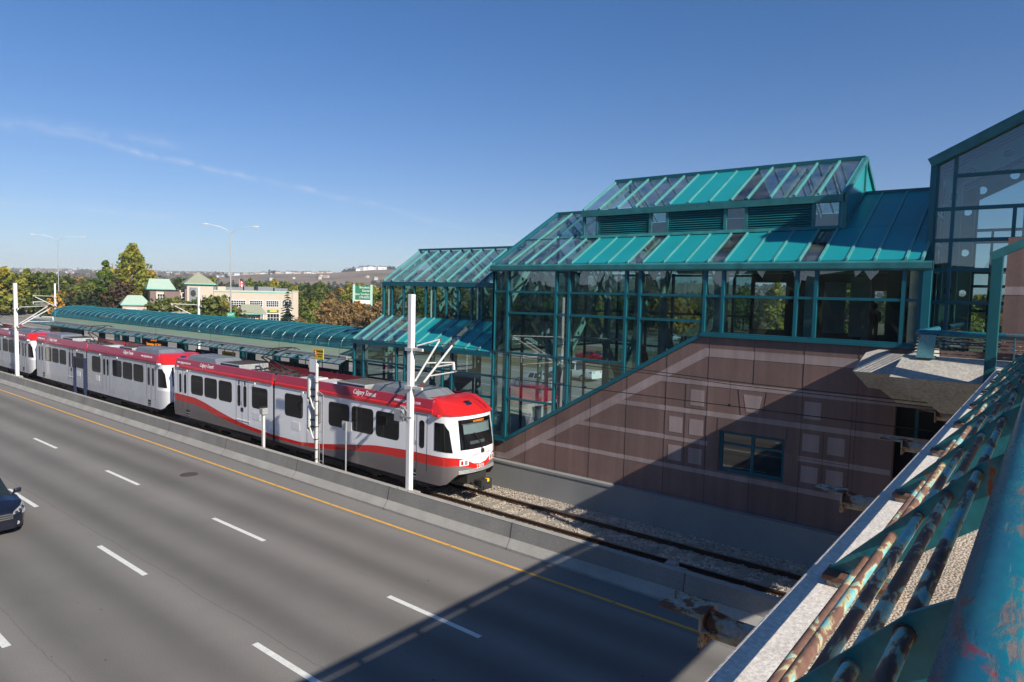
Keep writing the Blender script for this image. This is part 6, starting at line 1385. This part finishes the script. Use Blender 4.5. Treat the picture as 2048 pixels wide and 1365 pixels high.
def hip(name, x0, x1, y0, y1, z0, z1, m, rx=0.0, ov=0.35, trim=True):
    cx0, cx1 = (x0+x1)/2-rx, (x0+x1)/2+rx; cy = (y0+y1)/2; b = MB()
    b.mesh([(x0-ov, y0-ov, z0), (x1+ov, y0-ov, z0), (x1+ov, y1+ov, z0), (x0-ov, y1+ov, z0), (cx0, cy, z1), (cx1, cy, z1)], [(0,1,5,4), (1,2,5), (2,3,4,5), (3,0,4), (3,2,1,0)])
    o = b.build(name, M[m], parent=SB)
    if trim: MB().box(x0-ov-0.05, x1+ov+0.05, y0-ov-0.05, y1+ov+0.05, z0-0.22, z0-0.003).build('eave', M['mint_trim'], parent=o)
    return o
# porch, turret, corner pavilion, low wing
wbox('wall', (484-427)*k_, (505-427)*k_, -5.0, -0.01, 0, 2.0, 'beige_pink'); hip('porch_roof', (470-427)*k_, (515-427)*k_, -6.0, -0.4, 2.3, 4.3, 'shingle', 2.0)
window((490-427)*k_, (498-427)*k_, 0.3, 1.6, 2, 2, y=-5.0)
tx0, tx1 = (377-427)*k_, (425-427)*k_
wbox('turret', tx0, tx1, -1.0, 5.0, 0, 8.6, 'beige'); hip('turret_roof', tx0, tx1, -1.0, 5.0, 8.85, 11.5, 'shingle', 0.0, 0.55)
o = wbox('emblem_panel', tx0+0.5, tx0+2.0, -1.12, -1.0, 4.6, 7.9, 'roof_grey'); MB().prism([(tx0+1.25+0.55*math.cos(t*math.pi/8), 6.6+0.75*math.sin(t*math.pi/8)) for t in range(16)], 'y', -1.16, -1.12).build('disc', M['under'], parent=o)
wbox('brown_bay', tx0-0.4, tx0+0.0, -0.8, 4, 0, 7.5, 'brown_stone'); wbox('brown_bay', tx0+2.4, tx0+4.0, -1.06, -1.0, 0, 4.4, 'brown_stone')
px0, px1 = (314-427)*k_, (352-427)*k_
wbox('pavilion', px0, px1, 0.5, 8, 0, 7.3, 'beige'); wbox('brown_bay', px1-1.6, px1+1.6, -0.1, 5, 0, 6.9, 'brown_stone'); hip('pavilion_roof', px0-0.4, px1+0.3, 0.2, 8, 7.5, 9.7, 'mint_roof', 2.0); wbox('brown_bay', px0-0.05, px0+1.1, 0.4, 2, 0, 7.2, 'brown_stone')
window(px0+1.4, px0+2.8, 3.6, 6.3, 3, 4, y=0.5); window(px1+2.0, px1+3.0, 3.6, 6.6, 2, 3, y=0.38)
wbox('wall', px1+1.6, tx0, 1.5, 9, 0, 7.2, 'beige')
lx0, lx1 = (266-427)*k_, (306-427)*k_
wbox('low_wing', lx0, lx1, -1, 6, 0, 3.7, 'beige_pink'); hip('low_roof', lx0, lx1+0.6, -1, 6, 3.95, 5.9, 'mint_roof', 1.4); window(lx0+0.8, lx0+2.6, 1.5, 2.9, 3, 2, y=-1.0)
b = MB()
for x0, x1, h in ((-1.5, 7.0, 0.75), (7.3, 9.5, 0.9), (10.5, 14.0, 1.0), (14.4, 17.5, 0.7)): b.box(x0, x1, 3, 5, 7.5, 7.5+h)
b.build('roof_duct', M['roof_grey'], parent=SB); wbox('roof_hatch', 1.2, 3.0, 2.0, 2.9, 7.5, 8.3, 'beige')
SB.location = pa; SB.rotation_euler = (0, 0, ang)
# flag
p = at(478.5, 182); FL = thing('flag_pole', 'pole with a red and white flag above the flat roof of the beige building', 'flag', (0, 0, 0)); b = MB(); b.tube([(0, 0, 0), (0, 0, 10.6)], 0.06, 8); b.build('pole', M['galv_pale'], parent=FL)
b = MB(); 
for i, m_ in ((0, 1), (1, 0), (2, 1)):
    b.mesh([(0.05+i*0.5, 0.08*i, 10.3-i*0.25), (0.05+(i+1)*0.5, 0.08*(i+1), 10.3-(i+1)*0.25), (0.05+(i+1)*0.5, 0.08*(i+1), 8.9-(i+1)*0.2), (0.05+i*0.5, 0.08*i, 8.9-i*0.2)], [(0,1,2,3)], m_)
fo = b.build('flag', [M['white'], M['red']], parent=FL, fix=False); b = MB(); b.mesh([(0.8, 0.06, 9.85), (0.98, 0.06, 9.4), (0.8, 0.06, 9.05), (0.62, 0.06, 9.4)], [(0,1,2,3)]); b.build('leaf', M['red'], parent=fo, fix=False)
FL.location = p; FL.rotation_euler = (0, 0, ang); FL.scale = (0.72, 0.72, 0.97)
# pylon sign
p = at(725.5, 168); d0 = Vector((p.x, p.y, 0)).normalized(); ey = Vector((-d0.y, d0.x, 0)); PYL = thing('pylon_sign', 'tall green and white roadside pylon sign among the bushes, left of the glass building', 'sign')
for s_ in (-1, 1): MB().box(s_*2.05-0.28, s_*2.05+0.28, -0.3, 0.3, 0, 9.6).build('post', M['truss'], parent=PYL)
def pbd(z0, z1, m, lines, tm, sz, sx=0.9):
    o = MB().box(-1.76, 1.76, -0.2, 0.2, z0, z1).build('panel', M[m], parent=PYL)
    for i, s_ in enumerate(lines): text(s_, sz, (1.62, -0.21, z0+(z1-z0)*(len(lines)-i-0.5)/len(lines)), (1, 0, 0), (0, 0, 1), M[tm], o, align='RIGHT', squeeze=sx)
pbd(6.1, 9.3, 'pylon_green', ['Brisebois', 'Dental', 'Open Sundays', '270-0022'], 'white', 0.72); pbd(4.9, 5.9, 'white', [], 'red_side', 0.8); pbd(3.3, 4.75, 'pylon_green', ['', '1 One'], 'sign_yellow', 0.75); pbd(0.9, 3.1, 'white', [], 'sign_navy', 0.7)
PYL.location = p; PYL.rotation_euler = (0, 0, math.atan2(-d0.x, d0.y)+0)

# ================================================================ VEGETATION
LM = dict(
    poplar=leaf_mat('poplar_leaves', [(0.25, (0.070, 0.128, 0.019)), (0.48, (0.177, 0.224, 0.036)), (0.66, (0.320, 0.298, 0.049)), (0.80, (0.568, 0.394, 0.059))], scale=0.35),
    green=leaf_mat('green_leaves', [(0.25, (0.053, 0.086, 0.019)), (0.5, (0.118, 0.160, 0.036)), (0.72, (0.217, 0.214, 0.056)), (0.85, (0.379, 0.266, 0.059))], scale=0.3),
    gold=leaf_mat('golden_leaves', [(0.25, (0.200, 0.150, 0.028)), (0.5, (0.449, 0.266, 0.044)), (0.75, (0.781, 0.438, 0.049))], scale=0.4),
    rust=leaf_mat('orange_leaves', [(0.25, (0.214, 0.106, 0.031)), (0.5, (0.473, 0.193, 0.044)), (0.75, (0.710, 0.278, 0.059))], scale=0.4),
    brown=leaf_mat('brownish_leaves', [(0.25, (0.131, 0.096, 0.040)), (0.5, (0.273, 0.180, 0.076)), (0.75, (0.402, 0.266, 0.100))], scale=0.4),
    spruce=leaf_mat('spruce_needles', [(0.25, (0.023, 0.047, 0.024)), (0.5, (0.053, 0.086, 0.044)), (0.8, (0.106, 0.138, 0.071))], scale=0.6),
    plum=leaf_mat('dark_plum_leaves', [(0.25, (0.053, 0.033, 0.024)), (0.5, (0.118, 0.077, 0.048)), (0.8, (0.200, 0.138, 0.071))], scale=0.5),
)
nr = np.random.RandomState(11)
def quads_mesh(name, C, U, V, m, parent=None):
    n_ = len(C); v = np.empty((n_*4, 3)); v[0::4] = C-U-V; v[1::4] = C+U-V; v[2::4] = C+U+V; v[3::4] = C-U+V
    me = bpy.data.meshes.new(name); me.vertices.add(n_*4); me.vertices.foreach_set('co', v.ravel()); me.loops.add(n_*4); me.loops.foreach_set('vertex_index', np.arange(n_*4))
    me.polygons.add(n_); me.polygons.foreach_set('loop_start', np.arange(0, n_*4, 4)); me.polygons.foreach_set('loop_total', np.full(n_, 4)); me.materials.append(m); me.update(calc_edges=True)
    o = bpy.data.objects.new(name, me); COL.objects.link(o)
    if parent is not None: o.parent = parent; ORG[o.name] = ORG[parent.name]
    return o
def rand_dirs(n_):
    d = nr.normal(size=(n_, 3)); return d/np.linalg.norm(d, axis=1)[:, None]
def leaf_cloud(clumps, per, size):
    """clumps: (cx, cy, cz, r); leaves sit in shells of the clumps, facing all ways but a little upward"""
    C = []
    for cx_, cy_, cz_, r_ in clumps:
        d = rand_dirs(per); rad = r_*(0.45+0.6*nr.rand(per)**0.6)
        C.append(np.array([cx_, cy_, cz_])+d*rad[:, None]*np.array([1, 1, 0.85]))
    C = np.concatenate(C); n_ = len(C); N_ = rand_dirs(n_); N_[:, 2] = np.abs(N_[:, 2])*0.9+0.15; N_ /= np.linalg.norm(N_, axis=1)[:, None]
    A_ = np.cross(N_, rand_dirs(n_)); A_ /= np.linalg.norm(A_, axis=1)[:, None]; B_ = np.cross(N_, A_); s_ = size*(0.6+0.8*nr.rand(n_))[:, None]
    return C, A_*s_, B_*s_*0.75
def leaf_tree(name, label, cat, h, w, lm, shape='round', n_cl=46, per=34, size=0.27, trunk_h=0.25, group=None, bark='bark'):
    root = thing(name, label, cat, group=group)
    cl = []
    for i in range(n_cl):
        t = (i+0.5)/n_cl; z = trunk_h*h*0.75+(h*0.96-trunk_h*h*0.75)*t
        if shape == 'round': prof = math.sin(math.pi*min(1, 0.12+0.86*t))**0.7
        elif shape == 'oval': prof = math.sin(math.pi*min(1, 0.16+0.84*t))**0.9*(1.05-0.30*t)
        elif shape == 'bush': prof = math.cos(math.pi/2*t*0.92)**0.6
        else: prof = 1-t*0.8
        a = i*2.399+rnd.uniform(-0.5, 0.5); rr_ = w/2*prof*math.sqrt(rnd.uniform(0.10, 1.0)); cr = w*0.14*rnd.uniform(0.55, 1.35)*(0.55+0.45*prof)
        cl.append((rr_*math.cos(a), rr_*math.sin(a), z+rnd.uniform(-0.4, 0.4), cr))
    C, U, V = leaf_cloud(cl, per, size)
    tb = MB(); tb.tube([(0, 0, -0.1), (0.05, 0.02, h*0.3), (-0.05, 0.05, h*0.62), (0.02, 0, h*0.86)], [0.022*h, 0.017*h, 0.010*h, 0.003*h], 8)
    for cx_, cy_, cz_, cr in cl[::max(1, n_cl//12)]:
        z0 = max(0.15*h, cz_-0.55*math.hypot(cx_, cy_)-0.8); tb.tube([(0, 0, z0), (cx_*0.5, cy_*0.5, z0+(cz_-z0)*0.65), (cx_, cy_, cz_)], [0.008*h, 0.005*h, 0.0015*h], 5)
    tb.build('trunk', M[bark], parent=root, smooth=True); quads_mesh('crown', C, U, V, lm, root); return root
def spruce(name, label, cat, h, w, group=None, lm=None, dens=1.0):
    root = thing(name, label, cat, group=group); C, U, V = [], [], []
    nl = int(17*dens)
    for i in range(nl):
        t = (i+0.3)/nl; z = 0.10*h+0.9*h*t; rad = w/2*(1-t)**0.85+0.12; nb = max(4, int(11*(1-t)+4))
        for k in range(nb):
            a = rnd.uniform(0, 6.283); L = rad*rnd.uniform(0.65, 1.12); d = np.array([math.cos(a), math.sin(a), -0.32-0.1*rnd.random()]); side = np.array([-math.sin(a), math.cos(a), 0])
            m_ = max(2, int(L/0.30))
            for j in range(m_):
                f_ = (j+0.6)/m_; c = np.array([0, 0, z])+d*L*f_+side*rnd.uniform(-0.12, 0.12); wdt = 0.34*(1.15-f_*0.7)
                C.append(c); U.append(d*0.24+np.array([0, 0, rnd.uniform(-.05, .05)])); V.append(side*wdt+np.array([0, 0, -0.14*rnd.random()]))
    tb = MB(); tb.tube([(0, 0, -0.1), (0, 0, h*0.5), (0, 0, h*0.98)], [0.016*h, 0.010*h, 0.002*h], 7); tb.build('trunk', M['bark'], parent=root, smooth=True)
    quads_mesh('crown', np.array(C), np.array(U), np.array(V), lm or LM['spruce'], root); return root
def put(o, px, D, s=1.0, z=0.0, sz=None):
    o.location = at(px, D, z); o.scale = (s, s, sz or s); o.rotation_euler = (0, 0, rnd.uniform(0, 6.28)); return o
# single trees one can point to
put(leaf_tree('poplar_tree', 'tallest tree, a big yellow green poplar left of the beige building', 'tree', 14.6, 8.6, LM['poplar'], 'oval', 96, 62, 0.20, 0.18, bark='bark_pale'), 266, 181, 1.2)
put(leaf_tree('poplar_tree', 'slimmer green poplar just left of the tallest poplar', 'tree', 11.6, 4.6, LM['poplar'], 'oval', 46, 54, 0.20, 0.15, bark='bark_pale'), 212, 176, 1.18)
put(leaf_tree('poplar_tree', 'golden leaved young tree at the right foot of the tallest poplar', 'tree', 10.3, 4.0, LM['gold'], 'oval', 24, 36, 0.24, 0.15), 303, 186, 1.2)
put(leaf_tree('plum_tree', 'dark purplish brown tree in front of the tallest poplar', 'tree', 7.6, 8.0, LM['plum'], 'round', 40, 40, 0.25, 0.15), 232, 176, 1.2)
put(leaf_tree('orange_shrub', 'orange autumn shrub at the foot of the dark plum tree', 'shrub', 3.4, 6.5, LM['rust'], 'bush', 26, 34, 0.2, 0.05), 240, 132)
put(leaf_tree('orange_shrub', 'smaller orange shrub left of the beige building low wing', 'shrub', 2.8, 3.6, LM['rust'], 'bush', 18, 30, 0.2, 0.05), 214, 134)
for i, (px, D, h_, w_) in enumerate(((137, 172, 6.8, 4.6), (157, 170, 6.2, 4.2), (172, 174, 7.6, 4.8), (190, 168, 6.8, 4.6))):
    put(spruce('spruce_tree', ['leftmost of four dark spruces behind the left end of the canopy', 'shortest of four dark spruces behind the left end of the canopy', 'tallest of four dark spruces behind the left end of the canopy', 'rightmost of four dark spruces, beside the plum tree'][i], 'tree', h_, w_), px, D)
put(spruce('spruce_tree', 'loose young spruce standing right in front of the beige building corner', 'tree', 7.7, 4.0, dens=0.8), 575, 160)
put(spruce('spruce_tree', 'dark spruce at the right corner of the beige building, behind it', 'tree', 10.2, 5.2), 511, 205)
sh = leaf_tree('willow_shrub', 'broad grey green willow shrub before the low wing of the beige building', 'shrub', 5.0, 9.0, LM['green'], 'bush', 44, 44, 0.19, 0.05); put(sh, 335, 140, 1.15)
for px, D, s_, la in ((365, 141, 1.05, 'golden brown willow shrub before the mint roofed pavilion'), (400, 139, 1.12, 'grey green willow shrub below the turret'), (430, 138, 1.25, 'rounded willow shrub left of the street lamp'), (450, 142, 0.95, 'small willow shrub at the street lamp, before the porch')):
    c = copy_tree(sh); c['label'] = la; put(c, px, D, s_)
# prototypes for the woods
protos = {}
def proto(key, fn): protos[key] = [fn(i) for i in range(2)]
proto('green', lambda i: leaf_tree('leafy_tree', '', 'tree', 10, 7.5+i, LM['green'], 'round', 34, 34, 0.32, 0.15))
proto('poplar', lambda i: leaf_tree('leafy_tree', '', 'tree', 11, 6.0+i, LM['poplar'], 'oval', 34, 34, 0.32, 0.15))
proto('gold', lambda i: leaf_tree('golden_tree', '', 'tree', 8.5, 5.5+i, LM['gold'], 'round', 26, 32, 0.3, 0.12))
proto('brown', lambda i: leaf_tree('brownish_tree', '', 'tree', 9, 6+i, LM['brown'], 'round', 28, 32, 0.3, 0.12))
proto('bush', lambda i: leaf_tree('scrub_bush', '', 'shrub', 4.2, 6+i, LM['brown' if i else 'poplar'], 'bush', 24, 36, 0.22, 0.04))
proto('spruce', lambda i: spruce('spruce_tree', '', 'tree', 10+i, 5.0))
first = {id(o): True for v in protos.values() for o in v}
KIND = {'green': 'green leafy tree', 'poplar': 'yellow green leafy tree', 'gold': 'golden autumn tree', 'brown': 'brownish autumn tree', 'bush': 'low scrubby bush', 'spruce': 'dark spruce'}
def wood(px0, px1, D0, D1, n_, mix, s0, s1, where):
    ks = [k for k, w_ in mix.items() for _ in range(w_)]
    for i in range(n_):
        px = px0+(px1-px0)*(i+rnd.uniform(0.1, 0.9))/n_; D = rnd.uniform(D0, D1); k = rnd.choice(ks); src = protos[k][rnd.randrange(2)]
        o = src if first.pop(id(src), None) else copy_tree(src)
        o['label'] = KIND[k]+' in the wood '+where; o['group'] = KIND[k]+'s '+where; put(o, px, D, rnd.uniform(s0, s1))
wood(-70, 135, 205, 250, 20, dict(green=6, poplar=3, brown=2, gold=1, spruce=1), 0.85, 1.12, 'at the far left, behind the far road')
wood(-70, 200, 270, 340, 22, dict(green=5, poplar=2, brown=3, gold=1, spruce=3), 0.9, 1.2, 'at the far left, behind the far road')
wood(90, 215, 182, 205, 9, dict(green=4, poplar=3, gold=2, brown=1), 0.62, 0.85, 'behind the four spruces')
wood(290, 620, 235, 320, 34, dict(green=5, poplar=3, spruce=4, gold=1, brown=2), 0.85, 1.15, 'behind the beige shopping building')
wood(592, 770, 178, 215, 17, dict(spruce=4, green=3, poplar=3, brown=3, gold=1), 0.70, 0.95, 'between the beige building and the glass building')
wood(595, 760, 138, 172, 14, dict(bush=6, brown=3, gold=1, poplar=1), 0.45, 0.72, 'in front of the pylon sign')
wood(600, 800, 230, 330, 20, dict(spruce=4, green=4, gold=2, poplar=3), 0.9, 1.15, 'between the beige building and the glass building')
wood(775, 1260, 150, 215, 30, dict(green=3, poplar=6, gold=2, spruce=3, brown=1), 0.75, 1.05, 'seen through the glass building')
wood(1260, 2150, 150, 260, 34, dict(green=4, poplar=5, gold=2, spruce=3), 0.8, 1.15, 'seen through the upper glass front')
# far wood: an uncountable carpet of crowns between the trees and the ridge
def far_wood(name, n_, px0, px1, r0, r1, lm_list, label, size, keep=None):
    C, U, V = [], [], []
    for i in range(n_):
        px = rnd.uniform(px0, px1); t = rnd.random(); D = r0*(r1/r0)**t; p_ = at(px, D); z = terrain(p_.x, p_.y)
        if keep and not keep(px, D): continue
        h_ = size*rnd.uniform(0.6, 1.25)*(1.0 if D < 1200 else 1.15); k = 9
        c = np.array([p_.x, p_.y, z+h_*0.45])+nr.normal(size=(k, 3))*np.array([h_*0.27, h_*0.27, h_*0.22]); N_ = rand_dirs(k); A_ = np.cross(N_, rand_dirs(k)); A_ /= np.linalg.norm(A_, axis=1)[:, None]; B_ = np.cross(N_, A_)
        C.append(c); U.append(A_*h_*0.26); V.append(B_*h_*0.24)
    o = quads_mesh(name, np.concatenate(C), np.concatenate(U), np.concatenate(V), lm_list); return tag(o, label, kind='stuff')
far_m = leaf_mat('far_wood_leaves', [(0.18, (0.035, 0.045, 0.024)), (0.42, (0.075, 0.082, 0.036)), (0.54, (0.12, 0.105, 0.045)), (0.66, (0.21, 0.13, 0.045)), (0.8, (0.32, 0.17, 0.05))], scale=0.035)
def keep(px, D):
    if 430 < px < 1500 and 1250 < D < 1960: return rnd.random() < 0.05
    return True
far_wood('far_wood', 7200, -200, 2250, 340, 2000, far_m, 'hazy mixed wood stretching to the foot of the hills', 8.0, keep)
far_wood('far_wood', 3600, -200, 1500, 2000, 3250, far_m, 'scattered trees among the houses on the distant ridge', 8.0, lambda px, D: px < 470 or rnd.random() < 0.25)
near_m = leaf_mat('roadside_wood_leaves', [(0.2, (0.016, 0.026, 0.012)), (0.5, (0.035, 0.045, 0.018)), (0.8, (0.09, 0.07, 0.02))], scale=0.1)
C, U, V = [], [], []
for i in range(900):
    x = rnd.uniform(-150, 60); y = rnd.uniform(-58, -36); h_ = rnd.uniform(5, 10); k = 10
    c = np.array([x, y, h_*0.5])+nr.normal(size=(k, 3))*np.array([h_*0.25, h_*0.25, h_*0.25]); N_ = rand_dirs(k); A_ = np.cross(N_, rand_dirs(k)); A_ /= np.linalg.norm(A_, axis=1)[:, None]
    C.append(c); U.append(A_*h_*0.22); V.append(np.cross(N_, A_)*h_*0.22)
tag(quads_mesh('roadside_wood', np.concatenate(C), np.concatenate(U), np.concatenate(V), near_m), 'dark wood on the near side of the road, only reflected in the glass', kind='stuff')
# far houses on the ridge and the hill
def house(wm, rm, L, Wd, h_, rise):
    b = MB(); b.box(-L/2, L/2, -Wd/2, Wd/2, -2, h_, 0); b.prism([(-Wd/2-0.4, h_), (Wd/2+0.4, h_), (0, h_+rise)], 'x', -L/2-0.3, L/2+0.3, 1)
    for k in range(3): b.box(-L/2+1.0+k*L*0.3, -L/2+2.4+k*L*0.3, -Wd/2-0.05, -Wd/2, 1.2, 2.6, 2); b.box(-L/2+1.0+k*L*0.3, -L/2+2.4+k*L*0.3, Wd/2, Wd/2+0.05, 1.2, 2.6, 2)
    return b.build('house', [wm, rm, M['car_glass']])
hp = [house(M['pale_int'], M['brown_stone'], 11, 9, 5.2, 2.6), house(M['white'], M['roof_grey'], 12, 9, 5.6, 2.4), house(M['beige_pink'], M['shingle'], 10, 9, 5.0, 2.8), house(M['beige'], M['brown_stone'], 13, 10, 5.8, 2.6)]
used = set()
def place_house(px, D, s_, label, group, k=None):
    i = rnd.randrange(4) if k is None else k; o = hp[i]
    if i in used: o = o.copy(); COL.objects.link(o)
    used.add(i); p_ = at(px, D); o.location = (p_.x, p_.y, terrain(p_.x, p_.y)-0.3); o.rotation_euler = (0, 0, rnd.uniform(0, 6.28)); o.scale = (s_,)*3
    o['label'] = label; o['category'] = 'house'; o['group'] = group
for i in range(190): place_house(rnd.uniform(-40, 470), 2050+1150*rnd.random()**0.7, rnd.uniform(0.9, 1.3), 'tiny pale house in the suburb on the distant ridge at the left', 'houses in the far suburb')
for i in range(44): place_house(438+i*5.1+rnd.uniform(-1.5, 1.5), rnd.uniform(1925, 1990), rnd.uniform(0.85, 1.15), 'tiny pale house in the row along the crest of the brown hill', 'houses along the hill crest')
for i in range(7): place_house(716+i*8.5+rnd.uniform(-2, 2), 1865, rnd.uniform(1.0, 1.5), 'white house among trees on top of the brown hill, right end', 'white houses on the hilltop', 1)
for i in range(40): place_house(rnd.uniform(-30, 1200), rnd.uniform(1150, 1500), rnd.uniform(0.55, 0.8), 'tiny house roof showing among the far wood below the hill', 'houses in the far wood', rnd.choice((0, 2, 3)))
far_wood('far_wood', 130, 690, 790, 1885, 1925, LM['spruce'], 'dark trees around the white houses on the hilltop', 9.0)

# ================================================================ HAZE
hm, n, l, p = new_mat('thin_haze'); n.remove(p)
pv = NN(n, 'ShaderNodeVolumePrincipled'); pv.inputs['Color'].default_value = (0.80, 0.87, 1.0, 1); pv.inputs['Density'].default_value = 0.00017; pv.inputs['Anisotropy'].default_value = 0.0
l.new(pv.outputs[0], n['Material Output'].inputs['Volume'])
tag(MB().box(-4600, 4600, -4600, 4600, -4.0, 150.0).build('haze', hm), kind='stuff')
